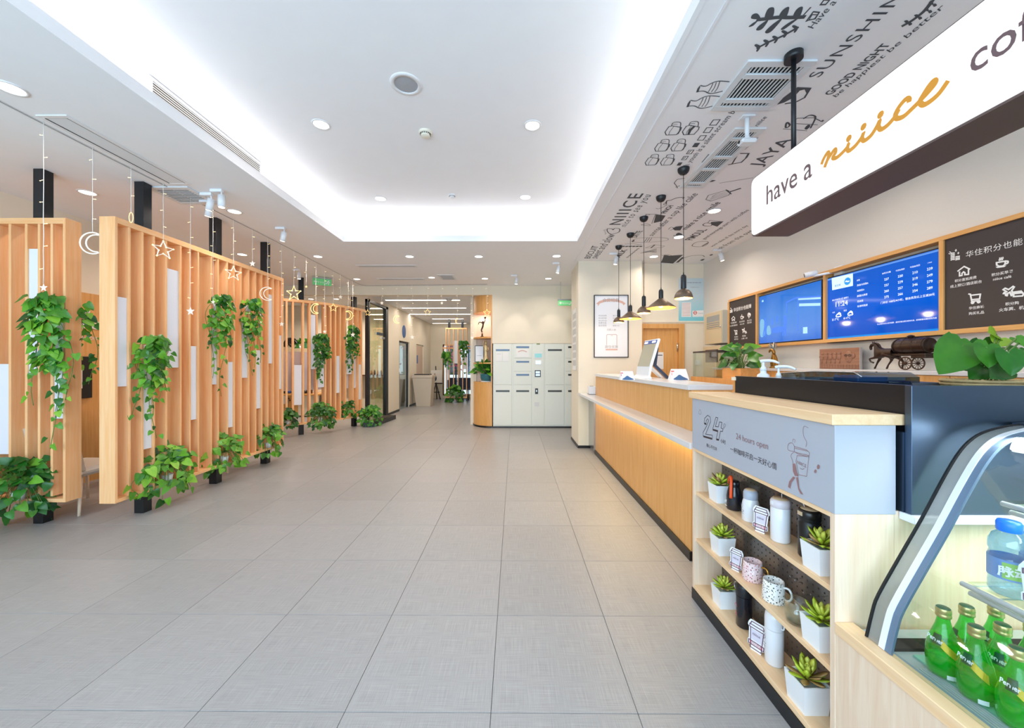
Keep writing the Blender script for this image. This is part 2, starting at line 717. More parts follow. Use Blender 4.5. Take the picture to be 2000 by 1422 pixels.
# header over the corridor opening and the locker wall
struct('wall_header', M_['cream'], MB().box(-8, -0.52, 8.5, 8.62, 2.977, ZC))
struct('wall_back', M_['cream'], MB().box(-0.52, 1.7, 8.5, 8.56, 1.89, ZC))
struct('wall_back', M_['cream'], MB().box(-0.52, 1.7, 8.9, 8.96, 0, ZC))
struct('wall_back', M_['cream'], MB().box(1.33, 1.7, 8.5, 8.56, 0, 1.89))
struct('wall_pilaster', M_['cream'], MB().box(1.085, 2.165, 6.47, 7.25, 0, ZC))
struct('wall_pilaster', M_['cream'], MB().box(1.70, 1.8, 7.2, 9.0, 0, ZC))
struct('baseboard_pilaster', M_['kick'], MB().box(1.073, 1.29, 6.458, 6.47, 0, .045).box(1.073, 1.085, 6.47, 7.25, 0, .045))
dw = MB().box(2.165, 2.17, 6.66, 6.76, 0, ZC).box(2.96, 3.3, 6.66, 6.76, 0, ZC).box(2.17, 2.96, 6.66, 6.76, 2.13, ZC)
struct('wall_behind_counter', M_['cream'], dw)
struct('trim_3', M_['wood'], MB().box(2.165, 2.19, 6.62, 6.66, 0, ZC))
struct('trim_4', M_['cream'], MB().box(2.19, 3.3, 6.64, 6.66, 2.155, 2.18))
d1 = struct('door_1', M_['panel'], MB().box(2.24, 2.86, 6.68, 6.72, 0.01, 2.05, .003))
struct('trim_5', M_['panel'], MB().box(2.17, 2.24, 6.63, 6.76, 0, 2.13).box(2.86, 2.96, 6.63, 6.76, 0, 2.13).box(2.24, 2.86, 6.63, 6.76, 2.05, 2.13))
for z in (0.35, 1.65):
    MB().cyl((2.852, 6.672, z), (2.852, 6.672, z + .14), .009, n=8).build('hinge', M_['steel'], d1)
# shop front behind the camera: posts and rails of the glazing
sf = MB()
for x in (-5.3, -3.6, -1.9, -0.2, 1.5, 3.3):
    sf.box(x - .04, x + .04, -2.0, -1.92, 0, ZC)
sf.box(-5.3, 3.3, -2, -1.92, 3.05, ZC).box(-5.3, 3.3, -2, -1.92, 0, .12)
struct('window_1', M_['blackmetal'], sf)
# corridor
struct('ceiling_corridor', M_['ceil'], MB().box(-8, 0.4, 8.621, 16.4, ZK, ZK + .04))
cw = MB()
cw.box(-3.62, -3.52, 10.55, 11.56, 0, ZK).box(-3.62, -3.52, 12.68, 13.6, 0, ZK).box(-3.62, -3.52, 14.7, 16, 0, ZK)
cw.box(-3.62, -3.52, 11.56, 12.68, 2.15, ZK).box(-3.62, -3.52, 13.6, 14.7, 2.15, ZK)
struct('wall_corridor_left', M_['cream'], cw)
struct('baseboard_corridor', M_['kick'], MB().box(-3.52, -3.508, 10.55, 11.56, 0, .06).box(-3.52, -3.508, 12.68, 13.6, 0, .06).box(-3.52, -3.508, 14.7, 15.9, 0, .06))
struct('wall_corridor_right', M_['cream'], MB().box(-1.04, -0.9, 8.96, 9.2, 0, ZK).box(-.2, -.1, 8.96, 16, 0, ZK))
fw = MB().box(-8, -2.98, 15.9, 16, 0, ZK).box(-2.98, -0.1, 15.9, 16, 2.25, ZK).box(-2.98, -.1, 15.9, 16, 0, .12)
struct('wall_far', M_['cream'], fw)
struct('wall_room', M_['cream'], MB().box(-8, -3.62, 10.9, 11.0, 0, ZK))
# ---------------------------------------------------------------- reception counter
YN, YF = 2.775, 6.05
rc = thing('reception_counter', 'long honey-oak reception counter with a grey stone top and a lower ledge lit from beneath', 'counter', (1.45, 4.4, 0))
yy = (2.775, 3.86, 4.95, 6.05)
for a, b in zip(yy, yy[1:]):
    bx('front_panel', M_['panel'], 1.285, 1.305, a + .001, b - .001, .065, .90, rc, .001)
    bx('upper_panel', M_['panel'], 1.290, 1.31, a + .001, b - .001, .94, 1.237, rc, .001)
bx('ledge', M_['stone'], 1.085, 1.30, 2.36, 6.46, .90, .94, rc, .003)
bx('countertop', M_['stone'], 1.272, 1.60, 2.79, 6.03, 1.238, 1.277, rc, .003)
bx('kick_board', M_['kick'], 1.27, 1.29, 2.765, 6.05, 0, .065, rc, .001)
bx('end_panel', M_['panel'], 1.305, 1.58, 2.775, 2.80, 0, 1.238, rc)
bx('end_panel', M_['panel'], 1.305, 1.58, 6.02, 6.05, 0, 1.238, rc)
bx('back_panel', M_['panel'], 1.56, 1.58, 2.80, 6.02, 0, 1.238, rc)
bx('steel_filler', M_['steel'], 1.26, 1.30, 6.05, 6.468, 0.05, .90, rc)
bx('desk', M_['panely'], 1.58, 2.0, 2.8, 6.02, .74, .78, rc)
area('ledge_led', (1.255, 4.3, .893), (0, math.radians(35), 0), 0.02, 3.4, 15, (1.0, 0.79, 0.40))

# ---------------------------------------------------------------- open display shelf unit with grey sign panel
CX0, CX1, CY0, CY1 = 1.09, 1.29, 1.30, 2.335
su = thing('display_shelf_unit', 'pale maple shelf unit with three open shelves below a grey sign panel', 'shelf unit', (1.19, 1.82, 0))
bx('side_board', M_['maple'], CX0, CX1, CY0, CY0 + .021, .065, .919, su, .001)
bx('side_board', M_['maple'], CX0, CX1, CY1 - .021, CY1, .065, 1.222, su, .001)
bx('top_slab', M_['mapley'], 1.078, 1.322, 1.295, 2.36, 1.222, 1.259, su, .002)
bx('shelf', M_['mapley'], CX0 + .012, CX1 - .03, CY0 + .021, CY1 - .021, .635, .655, su, .001)
bx('shelf', M_['mapley'], CX0 + .012, CX1 - .03, CY0 + .021, CY1 - .021, .353, .373, su, .001)
bx('bottom_board', M_['mapley'], CX0, CX1 - .03, CY0 + .021, CY1 - .021, .066, .09, su, .001)
bx('top_rail', M_['mapley'], CX0, CX1, CY0 + .021, CY1 - .021, .902, .919, su, .001)
bx('kick_board', M_['kick'], CX0 - .004, CX1, CY0, CY1 + .002, 0, .065, su)
gp = mat('grey_sign_panel', (177, 180, 190), 0.5)
bx('sign_panel', gp, CX0 - .003, CX1 + .003, CY0 - .003, CY1 - .005, .9195, 1.2215, su, .001, label='grey sign panel printed 24 hours open')
# pegboard back, the shade in its holes painted as flat dark dots
pm, pn, pl_, pp = newmat('black_pegboard')
pp.inputs['Base Color'].default_value = rgb(120, 112, 106)
pp.inputs['Roughness'].default_value = 0.22
pp.inputs['Metallic'].default_value = 0.6
pb = bx('pegboard', pm, 1.258, 1.266, CY0 + .021, CY1 - .021, .09, .902, su)
hm = MB()
for i in range(33):
    for j in range(26):
        y, z = CY0 + .04 + i * .03, .11 + j * .03
        hm.add([(1.2575, y + .0042 * math.cos(t * PI / 3), z + .0042 * math.sin(t * PI / 3)) for t in range(6)], [(0, 1, 2, 3, 4, 5)])
hm.build('peg_hole_shade', M_['grille'], pb, kind='stuff', fix=False)
for (u, v) in ((1558, 1130), (1568, 1138), (1585, 1162), (1600, 1166)):
    q = at(u, v, 'X', 1.255)
    MB().tube([q, q + Vector((-.03, 0, .004)), q + Vector((-.036, 0, .012))], .0016, 6).build('peg_hook', M_['steel'], su)
# printed sign
SG = Ink('X', CX0 - .0042, .003)
dk = mat('sign_dark_print', (66, 52, 54), 0.6)
# 24 in outlined block figures
SG.line([(1375, 826), (1376, 817), (1382, 811), (1387, 815), (1388, 823), (1382, 838), (1378, 848), (1391, 850), (1391, 856), (1373, 851), (1373, 845), (1380, 832), (1384, 821), (1382, 818), (1379, 822), (1379, 827)], closed=True)
SG.line([(1398, 815), (1402, 816), (1397, 833), (1403, 834), (1405, 824), (1410, 825), (1408, 836), (1412, 838), (1411, 843), (1407, 842), (1404, 858), (1399, 857), (1402, 841), (1392, 838)], closed=True)
SG.fill([(1375, 826), (1379, 827), (1380, 830), (1376, 829)]).fill([(1373, 851), (1391, 856), (1391, 859), (1374, 854)]).fill([(1399, 857), (1404, 858), (1404, 861), (1399, 860)]).fill([(1392, 838), (1402, 841), (1402, 844), (1392, 841)])
SG.curve([(1365, 804), (1367, 800), (1369, 804), (1369, 809), (1365, 808), (1365, 804)], .0014).curve([(1412, 836), (1414, 836), (1417, 830), (1414, 828), (1413, 835)], .0016)
SG.build('sign_drawing', dk, su)
pk = mat('sign_rose_print', (150, 112, 112), 0.6)
fit('24 hours open', (1437.5, 857), (1500, 875.5), 'X', 1.0855, (0, -1, 0), (0, 0, 1), pk, su)
fit('一杯咖啡开启一天好心情', (1426, 881), (1517, 912), 'X', 1.0855, (0, -1, 0), (0, 0, 1), dk, su)
fit('小时', (1407, 864), (1417, 866), 'X', 1.0855, (0, -1, 0), (0, 0, 1), dk, su)
fit('暖心不打烊', (1380, 872), (1400, 878), 'X', 1.0855, (0, -1, 0), (0, 0, 1), dk, su)
SG = Ink('X', CX0 - .0042, .0018)
c1 = lambda x, y: (1340 + x / 4.545, 760 + y / 4.545)
for q in ([(960, 510), (1000, 520), (1070, 540), (1095, 565), (1090, 600), (1000, 580), (960, 555)], [(985, 590), (975, 640), (1000, 760), (1070, 775), (1090, 600)]):
    SG.line([c1(*p) for p in q], closed=True)
SG.line([c1(*p) for p in ((965, 525), (1085, 552))]).line([c1(*p) for p in ((965, 560), (1090, 590))]).curve([c1(*p) for p in ((1062, 512), (1070, 470), (1045, 420), (1038, 360), (1050, 330), (1085, 345))])
SG.curve([c1(*p) for p in ((960, 555), (905, 540), (908, 490), (940, 478), (965, 515))]).curve([c1(*p) for p in ((955, 560), (930, 590), (945, 640), (950, 670))]).curve([c1(*p) for p in ((945, 470), (950, 445), (968, 452), (962, 475))], .0014)
SG.curve([c1(*p) for p in ((1010, 700), (1030, 712), (1050, 705))])
SG.fill([c1(*p) for p in ((945, 665), (968, 660), (985, 740), (1000, 775), (965, 770), (948, 730))])
SG.fill([c1(*p) for p in ((950, 775), (970, 785), (935, 830), (925, 880), (935, 890), (905, 868), (915, 820))])
SG.fill([c1(*p) for p in ((975, 785), (995, 780), (1005, 880), (1040, 938), (1015, 930), (995, 890))])
SG.fill([c1(*p) for p in ((1160, 690), (1170, 668), (1188, 680), (1182, 708), (1166, 712))]).fill([c1(*p) for p in ((1135, 735), (1145, 712), (1158, 720), (1156, 742), (1142, 746))])
SG.build('cup_drawing', pk, su)
text('NIIICE', .034, at(*c1(985, 660), 'X', 1.0855), (0, -1, -.1), (0, 0, 1), pk, su, wd=.046)

# ---------------------------------------------------------------- things on the shelves
leafm = [mat('succulent_green', (184, 206, 58), 0.4), mat('succulent_lime', (214, 224, 92), 0.4), mat('succulent_red_tip', (176, 140, 84), 0.45)]
potm = mat('white_ceramic_pot', (240, 241, 243), 0.3)
gravel = mat('pale_gravel', (170, 176, 172), 0.8, noise=.4, nscale=150, bump=.8)


def leafmesh(name, m, L, W, T):
    mb = MB()
    mb.smooth = True
    vs = [(0, 0, 0)]
    for t, wd in ((.25, .6), (.6, 1.0), (.85, .6)):
        z = L * (t + .25 * t * t) * .55
        r = L * t
        vs += [(r, -W * wd / 2, z + .004), (r, 0, z - T), (r, W * wd / 2, z + .004), (r, 0, z + T * .6)]
    vs.append((L, 0, L * .75))
    fs = []
    for j in range(4):
        fs.append((0, 1 + j, 1 + (j + 1) % 4))
        for k in (0, 1):
            fs.append((1 + 4 * k + j, 1 + 4 * k + (j + 1) % 4, 5 + 4 * k + (j + 1) % 4, 5 + 4 * k + j))
        fs.append((9 + j, 13, 9 + (j + 1) % 4))
    o = mb.add(vs, fs).build(name, m, origin=(0, 0, 0))
    me = o.data
    bpy.data.objects.remove(o)
    return me


SL = [leafmesh('succulent_leaf', leafm[0], .058, .026, .005), leafmesh('succulent_leaf', leafm[1], .05, .024, .005), leafmesh('succulent_leaf', leafm[1], .034, .018, .005), leafmesh('succulent_leaf', leafm[2], .058, .026, .005)]


def child(me, name, parent, loc, rot, sc=1.0):
    o = bpy.data.objects.new(name, me)
    COL.objects.link(o)
    o.parent = parent
    o.location = loc
    o.rotation_euler = rot
    o.scale = (sc, sc, sc)
    return o


def succulent(u, X, z, label, s=1.0, rz=0.0):
    q = at(u, 800, 'X', X)
    t = thing('potted_succulent', label, 'plant', (X, q.y, z), 'succulents on the display shelves')
    h, a, b = .098 * s, .041 * s, .048 * s
    mb = MB()
    for (r0, r1, z0, z1) in ((a, b, 0, h), (b - .005, a - .004, h, .01)):
        pass
    v = lambda r, z: [(X - r, q.y - r, z), (X + r, q.y - r, z), (X + r, q.y + r, z), (X - r, q.y + r, z)]
    vs = v(a, z) + v(b, z + h) + v(b - .005, z + h) + v(b - .008, z + h - .014)
    fs = [(3, 2, 1, 0)]
    for k in range(3):
        for j in range(4):
            fs.append((4 * k + j, 4 * k + (j + 1) % 4, 4 * k + 4 + (j + 1) % 4, 4 * k + 4 + j))
    mb.add(vs, fs)
    mb.build('pot', potm, t)
    MB().add(v(b - .007, z + h - .013), [(0, 1, 2, 3)]).build('gravel', gravel, t)
    random.seed(int(u))
    for ring, (n, tilt, sc, mi) in enumerate(((8, .25, 1.0, 0), (7, -.15, 1.0, 1), (6, -.55, 1.0, 1), (4, -.9, 1.0, 2))):
        for k in range(n):
            me = SL[3] if (ring < 2 and random.random() < .25) else SL[(0, 0, 1, 2)[ring]]
            o = child(me, 'leaf', t, (0, 0, h - .008 + ring * .005), (0, tilt + random.uniform(-.12, .12), 2 * PI * (k + .5 * ring) / n + random.uniform(-.15, .15)), s * (sc + random.uniform(-.08, .08)))
    return t


Z1, Z2, Z3 = .655, .373, .09
succulent(1407, 1.165, Z1, 'succulent in a white square pot at the far end of the top shelf')
succulent(1411, 1.165, Z2, 'succulent in a white square pot at the far end of the middle shelf')
succulent(1414, 1.165, Z3, 'succulent in a white square pot beside the black thermos on the bottom shelf')
succulent(1606, 1.155, Z1, 'succulent in a white square pot beside the black tumbler on the top shelf')
succulent(1605, 1.155, Z2, 'succulent in a white square pot beside the clear glass mug')
succulent(1577, 1.15, Z3, 'large succulent in a white square pot at the near end of the bottom shelf', 1.12)

navy = mat('gloss_navy_black', (20, 24, 34), 0.2, coat=.4)
orange = mat('orange_silicone', (240, 84, 30), 0.4)
pearl = mat('pearl_white_metal', (232, 232, 236), 0.25, coat=.3)
tan = mat('tan_lid_top', (206, 182, 150), 0.4)
lilac = mat('pale_lilac_lid', (224, 214, 220), 0.35)
graylid = mat('pale_blue_grey_lid', (176, 184, 198), 0.4)
pink_ink = mat('pink_print', (226, 70, 110), 0.5)


def shelf_pos(u, X, z):
    q = at(u, 800, 'X', X)
    return Vector((X, q.y, z))


def bottle(name, label, cat, u, X, z, prof_body, mb_, prof_lid, ml_, group=None):
    p = shelf_pos(u, X, z)
    t = thing(name, label, cat, p, group)
    MB().lathe(prof_body, p, 28).build('body', mb_, t)
    MB().lathe(prof_lid, p, 28).build('lid', ml_, t)
    return t, p


DRK = 'drinking bottles on the display shelves'
t, p = bottle('vacuum_bottle', 'glossy navy vacuum bottle with an orange carrying strap', 'bottle', 1434, 1.175, Z1,
              [(0, 0), (.036, 0), (.038, .006), (.038, .07), (.034, .095), (.027, .115), (.026, .12)], navy, [(.026, .12), (.027, .122), (.027, .145), (.022, .152), (0, .153)], navy, DRK)
MB().tube(smooth_pts([p + Vector(x) for x in ((-.01, .03, .125), (-.012, .025, .155), (-.018, .0, .172), (-.028, -.022, .165), (-.036, -.034, .12), (-.038, -.036, .07))], 4), .0075, 8).build('strap', orange, t)
ik = frame(p + Vector((-.0395, .02, 0)), (0, -1, 0), (0, 0, 1), .003)
ik.curve([(.0, .03), (.006, .045), (.012, .035), (.02, .05)]).line([(.002, .018), (.02, .018)])
ik.build('print', M_['chalk'], t)
t, p = bottle('vacuum_bottle', 'short white vacuum bottle with a pale grey flip lid', 'bottle', 1466, 1.17, Z1,
              [(0, 0), (.036, 0), (.039, .004), (.039, .07), (.035, .095), (.030, .108)], pearl, [(.031, .108), (.032, .112), (.032, .138), (.027, .15), (.014, .155), (0, .155)], graylid, DRK)
MB().ball(p + Vector((0, 0, .15)), .026, 14, 6, (1, 1, .3)).build('lid_top', tan, t)
ik = frame(p + Vector((-.0395, .02, 0)), (0, -1, 0), (0, 0, 1), .0016)
ik.curve([(.005, .07), (.012, .085), (.02, .075), (.014, .06), (.006, .055), (.03, .05), (.012, .04), (.028, .035)])
ik.build('print', mat('blue_grey_print', (70, 84, 110), .5), t)
t, p = bottle('tumbler', 'pearl white tumbler with a pale lilac lid and tan top', 'tumbler', 1524, 1.165, Z1,
              [(0, 0), (.033, 0), (.037, .006), (.037, .145), (.035, .148)], pearl, [(.035, .148), (.038, .15), (.038, .172), (.034, .182), (.03, .184)], lilac, DRK)
MB().lathe([(.031, .183), (.028, .188), (0, .189)], p, 24).build('lid_top', tan, t)
MB().box(p.x - .039, p.x - .034, p.y - .008, p.y + .008, p.z + .16, p.z + .176, .001).build('clasp', M_['whitepl'], t)
MB().tube([p + Vector((.01, .005, .187)), p + Vector((.012, .008, .205))], .0016, 6).build('cord_loop', M_['whitepl'], t)
t, p = bottle('tumbler', 'matt black tumbler with a tan lid top behind the near succulent', 'tumbler', 1581, 1.185, Z1,
              [(0, 0), (.034, 0), (.038, .006), (.038, .14), (.034, .146), (.038, .152), (.038, .158)], mat('matt_black_metal', (22, 24, 28), .38), [(.038, .158), (.039, .16), (.039, .182), (.034, .192), (.03, .193)], mat('black_lid', (20, 20, 22), .3), DRK)
MB().lathe([(.031, .1925), (.028, .196), (0, .197)], p, 24).build('lid_top', tan, t)
MB().box(p.x - .0405, p.x - .035, p.y - .012, p.y + .012, p.z + .168, p.z + .184, .001).build('clasp', tan, t)
MB().tube([p + Vector((-.01, .012, .195)), p + Vector((-.016, .018, .22))], .0016, 6).build('cord_loop', M_['whitepl'], t)
t, p = bottle('thermos', 'tall glossy black thermos with a side loop on the bottom shelf', 'thermos', 1453, 1.175, Z3,
              [(0, 0), (.034, 0), (.037, .006), (.037, .155)], navy, [(.037, .157), (.0375, .16), (.0375, .2), (.034, .215), (.022, .222), (0, .223)], mat('black_satin', (30, 32, 36), .35), DRK)
MB().tube([p + Vector((-.02, .032 + .018 * math.cos(a), .185 + .02 * math.sin(a))) for a in [PI * 2 * k / 12 for k in range(12)]], .003, 6, closed=True).build('loop', M_['steel'], t)
ik = frame(p + Vector((-.0385, .015, 0)), (0, -1, 0), (0, 0, 1), .0022)
ik.curve([(.0, .1), (.01, .115), (.02, .1)]).line([(.002, .07), (.02, .068)]).curve([(.004, .055), (.012, .062), (.02, .052)])
ik.build('print', pink_ink, t)
t, p = bottle('thermos', 'tall glossy white thermos with a side loop on the bottom shelf', 'thermos', 1512, 1.165, Z3,
              [(0, 0), (.034, 0), (.037, .006), (.037, .155), (.0365, .157)], pearl, [(.037, .158), (.037, .2), (.034, .222), (.024, .232), (0, .234)], pearl, DRK)
MB().tube([p + Vector((.01, -.036 - .014 * math.cos(a), .19 + .018 * math.sin(a))) for a in [PI * 2 * k / 12 for k in range(12)]], .003, 6, closed=True).build('loop', M_['whitepl'], t)
ik = frame(p + Vector((-.0378, .02, 0)), (0, -1, 0), (0, 0, 1), .0018)
ik.curve([(.0, .115), (.01, .13), (.016, .11), (.006, .1)]).line([(.0, .085), (.022, .085)]).line([(.0, .072), (.018, .072)])
ik.build('print', mat('blue_grey_print', (90, 100, 120), .5), t)


def terrazzo(name, base, cols, scale=55):
    m, n, l, p = newmat(name)
    tc = n.new('ShaderNodeTexCoord')
    vo = n.new('ShaderNodeTexVoronoi')
    vo.inputs['Scale'].default_value = scale * 2
    l.new(tc.outputs['Object'], vo.inputs['Vector'])
    cr = n.new('ShaderNodeValToRGB')
    cr.color_ramp.interpolation = 'CONSTANT'
    cr.color_ramp.elements[0].color = (1, 1, 1, 1)
    cr.color_ramp.elements[1].position = 0.33
    cr.color_ramp.elements[1].color = (0, 0, 0, 1)
    l.new(vo.outputs['Distance'], cr.inputs[0])
    c2 = n.new('ShaderNodeValToRGB')
    c2.color_ramp.interpolation = 'CONSTANT'
    e = c2.color_ramp.elements
    e[0].color = rgb(*cols[0])
    e[1].position = .4
    e[1].color = rgb(*cols[1])
    k = e.new(.7)
    k.color = rgb(*base)
    l.new(vo.outputs['Color'], c2.inputs[0])
    mx = n.new('ShaderNodeMix')
    mx.data_type = 'RGBA'
    l.new(cr.outputs[0], mx.inputs[0])
    mx.inputs[6].default_value = rgb(*base)
    l.new(c2.outputs[0], mx.inputs[7])
    l.new(mx.outputs[2], p.inputs['Base Color'])
    p.inputs['Roughness'].default_value = .25
    return m


def mug(label, u, X, z, m, mh, gl=False):
    p = shelf_pos(u, X, z)
    t = thing('mug', label, 'mug', p, 'mugs on the middle shelf')
    if gl:
        pr = [(0, .002), (.036, 0), (.042, .02), (.043, .09), (.041, .09), (.040, .02), (.034, .006), (0, .006)]
    else:
        pr = [(0, 0), (.044, 0), (.046, .004), (.040, .09), (.036, .09), (.042, .006), (0, .005)]
    MB().lathe(pr, p, 28).build('body', m, t)
    MB().tube(smooth_pts([p + Vector(x) for x in ((.02, -.034, .075), (.03, -.055, .078), (.034, -.066, .055), (.03, -.056, .03), (.02, -.036, .025))], 4), .0045, 8).build('handle', mh, t)
    return t


gold = mat('gold_glaze', (196, 150, 70), .25, .9)
mug('pink terrazzo mug with a gold handle on the middle shelf', 1470, 1.17, Z2, terrazzo('pink_terrazzo', (236, 210, 210), ((120, 80, 80), (200, 120, 130))), gold)
mug('white terrazzo mug with black speckles on the middle shelf', 1511, 1.16, Z2, terrazzo('white_terrazzo', (238, 236, 232), ((40, 44, 44), (120, 120, 116))), mat('white_glaze', (236, 236, 236), .25))
mug('clear glass mug near the end of the middle shelf', 1556, 1.155, Z2, glass('mug_glass', (246, 250, 248), .1), M_['glass'], True)

wb = mat('card_white', (240, 238, 240), .6)


def cupcard(name, label, p, right, s=1.0, writing='积分兑换', group='cup-shaped price cards'):
    """die-cut card with a printed paper cup, standing on a small foot"""
    r = Vector(right).normalized()
    upv = (Vector((0, 0, 1)) + r.cross(Vector((0, 0, 1))) * -.12).normalized()
    n = r.cross(upv)
    t = thing(name, label, 'card', p, group)
    out = [(-.02, 0), (.02, 0), (.024, .016), (.034, .018), (.034, .036), (.03, .04), (.033, .085), (.038, .09), (.036, .102), (.028, .115), (-.028, .115), (-.036, .102), (-.038, .09), (-.033, .085), (-.03, .04), (-.034, .036), (-.034, .018), (-.024, .016)]
    P = lambda q, d=0: Vector(p) + r * (q[0] * s) + upv * (q[1] * s) + n * d
    mb = MB()
    N = len(out)
    mb.add([P(q, .001) for q in out] + [P(q, -.001) for q in out], [tuple(range(N)), tuple(range(N, 2 * N))[::-1]] + [(i, (i + 1) % N, N + (i + 1) % N, N + i) for i in range(N)])
    mb.build('card', wb, t)
    mb = MB().add([P((-.012, .05), -.001), P((.012, .05), -.001), P((.014, 0), -.035), P((-.014, 0), -.035)], [(0, 1, 2, 3)])
    mb.build('foot', wb, t)
    ik = Ink(None, 0, .0034 * s, tf=lambda q: P(q, .0016), nrm=n)
    ik.line([(-.026, .085), (-.021, .008), (.021, .008), (.026, .085)]).line([(-.03, .085), (.03, .085), (.03, .096), (-.03, .096)], closed=True).line([(-.027, .097), (-.023, .108), (.023, .108), (.027, .097)])
    ik.line([(-.03, .02), (.03, .02), (.03, .034), (-.03, .034)], closed=True)
    ik.build('print', mat('plum_print', (96, 60, 84), .6) if 'plum_print' not in bpy.data.materials else bpy.data.materials['plum_print'], t)
    ik = Ink(None, 0, .003 * s, tf=lambda q: P(q, .0014), nrm=n)
    ik.fill([(-.024, .04), (.024, .04), (.025, .08), (-.025, .08)])
    ik.build('label_area', M_['card_lilac'], t)
    text(writing, .0125 * s, P((-.026, .022), .0024), r, upv, M_['card_red'], t, wd=.052 * s)
    text('niiice', .013 * s, P((-.016, .06), .0024), r, upv, bpy.data.materials['plum_print'], t, wd=.03 * s)
    return t


M_['card_lilac'] = mat('card_lilac', (214, 208, 222), .6)
M_['card_red'] = mat('card_red_print', (190, 60, 80), .6)
cr_ = (.45, -.9, 0)
cupcard('cup_card', 'die-cut cup card leaning by the white bottle on the top shelf', at(1483, 1030, 'Z', Z1 + .0) if False else Vector((1.128, at(1484, 1000, 'X', 1.128).y, Z1)), cr_)
cupcard('cup_card', 'die-cut cup card leaning on the far pot of the middle shelf', Vector((1.128, at(1436, 1000, 'X', 1.128).y, Z2)), cr_, .95)
cupcard('cup_card', 'die-cut cup card between the two thermoses on the bottom shelf', Vector((1.122, at(1476, 1000, 'X', 1.122).y, Z3)), cr_, 1.15)

# ---------------------------------------------------------------- coffee counter behind the shelf unit
cc = thing('coffee_counter', 'black coffee counter with steel front panel and raised black upstand', 'counter', (1.7, 1.8, 0))
bx('upstand', M_['black'], 1.335, 1.36, 1.268, 2.31, 1.0, 1.358, cc, .001)
bx('front_panel', M_['dsteel'], 1.31, 2.35, 1.262, 1.285, .932, 1.358, cc, .001, label='dark brushed steel front panel')
bx('side_panel', M_['dsteel'], 1.305, 1.335, 1.285, 2.0, .932, 1.2, cc)
bx('worktop', M_['black'], 1.335, 2.35, 1.285, 2.31, 1.17, 1.20, cc)
bx('steel_ledge', M_['whitepl'], 1.305, 2.35, 1.248, 1.30, .905, .931, cc, .002)
bx('end_panel', M_['panel'], 1.34, 2.35, 2.312, 2.335, 0, 1.33, cc)
bx('end_cap', M_['cream'], 1.33, 2.35, 2.30, 2.34, 1.331, 1.35, cc)
bx('back_panel', M_['maple'], 1.292, 2.35, 1.302, 1.322, 0, .93, cc)
mc = thing('coffee_machine', 'low coffee machine with grey metal body and smoky sloped lid behind the black upstand', 'coffee machine', (1.75, 1.95, 1.20))
bx('body', M_['dsteel'], 1.56, 1.98, 1.72, 2.24, 1.20, 1.345, mc, .012)
smoke = glass('smoky_acrylic', (150, 170, 190), .12)
mb = MB()
mb.prism([(1.70, 1.346), (1.70, 1.372), (1.74, 1.392), (1.98, 1.392), (2.25, 1.375), (2.25, 1.346)], 'X', 1.545, 1.80)
mb.build('lid', smoke, mc)
bx('lid_rim', M_['steel'], 1.54, 1.80, 1.70, 2.25, 1.384, 1.388, mc) if False else None
MB().tube([(1.545, 1.70, 1.372), (1.545, 1.74, 1.392), (1.545, 1.98, 1.392), (1.545, 2.25, 1.375)], .003, 6).build('lid_rim', M_['steel'], mc)
MB().box(1.60, 1.74, 1.78, 1.92, 1.346, 1.375, .004).build('hopper', mat('pale_blue_plastic', (110, 150, 190), .3), mc)


def pump(label, u, X, ztop, Y, s=1.0):
    p = Vector((X, Y, 1.20))
    t = thing('pump_bottle', label, 'pump bottle', p, 'white pump bottles on the coffee counter')
    h = ztop - 1.20
    MB().lathe([(0, 0), (.034 * s, 0), (.036 * s, .01), (.036 * s, h - .11), (.03 * s, h - .085), (.016 * s, h - .075), (.016 * s, h - .06)], p, 20).build('body', M_['whitepl'], t)
    MB().lathe([(.017 * s, h - .06), (.02 * s, h - .058), (.012 * s, h - .04), (.007 * s, h - .035), (.007 * s, h - .012)], p, 16).build('collar', M_['whitepl'], t)
    MB().tube(smooth_pts([p + Vector((-.012, .012, h - .008)), p + Vector((0, 0, h - .004)), p + Vector((.02, -.05, h - .004)), p + Vector((.034, -.085, h - .018))], 4), [.007, .009, .009, .009, .009, .009, .009, .009, .008, .008, .007, .006, .005][:13], 8).build('spout', M_['whitepl'], t)


pump('taller white pump bottle with a shouldered body behind the black upstand', 1478, 1.47, 1.452, 2.255)
pump('smaller white pump bottle with a thin neck behind the black upstand', 1508, 1.48, 1.418, 2.14, .8)

# ---------------------------------------------------------------- glass front display fridge
EY = 1.225
prof = [(1.13, .555), (1.149, .636), (1.168, .69), (1.235, .81), (1.303, .929), (1.37, 1.055), (1.417, 1.135), (1.455, 1.18), (1.498, 1.208), (1.56, 1.226), (1.64, 1.236), (1.90, 1.238)]
fr = thing('display_fridge', 'glass display fridge with curved glass front on a pale maple base', 'display fridge', (1.5, .8, 0))
bx('base_front', M_['maple'], 1.093, 1.115, .2, 1.299, .065, .515, fr)
bx('base_rim', M_['mapley'], 1.088, 1.150, .2, 1.299, .515, .553, fr, .002)
bx('kick_board', M_['kick'], 1.10, 1.12, .2, 1.299, 0, .065, fr)
bx('base_body', M_['mapley'], 1.115, 1.95, .2, 1.299, .02, .50, fr)
bx('deck', mat('fridge_deck', (180, 188, 190), .35), 1.15, 1.95, .22, 1.29, .50, .535, fr)
rib = MB()
for k in range(7):
    x = 1.158 + k * .0085
    rib.box(x, x + .005, .24, 1.12, .535, .5395)
rib.build('drain_grille', mat('pale_grille', (196, 202, 206), .4), fr, kind='stuff')
bx('sill', mat('fridge_sill', (140, 156, 172), .35), 1.148, 1.157, .22, 1.245, .535, .553, fr)
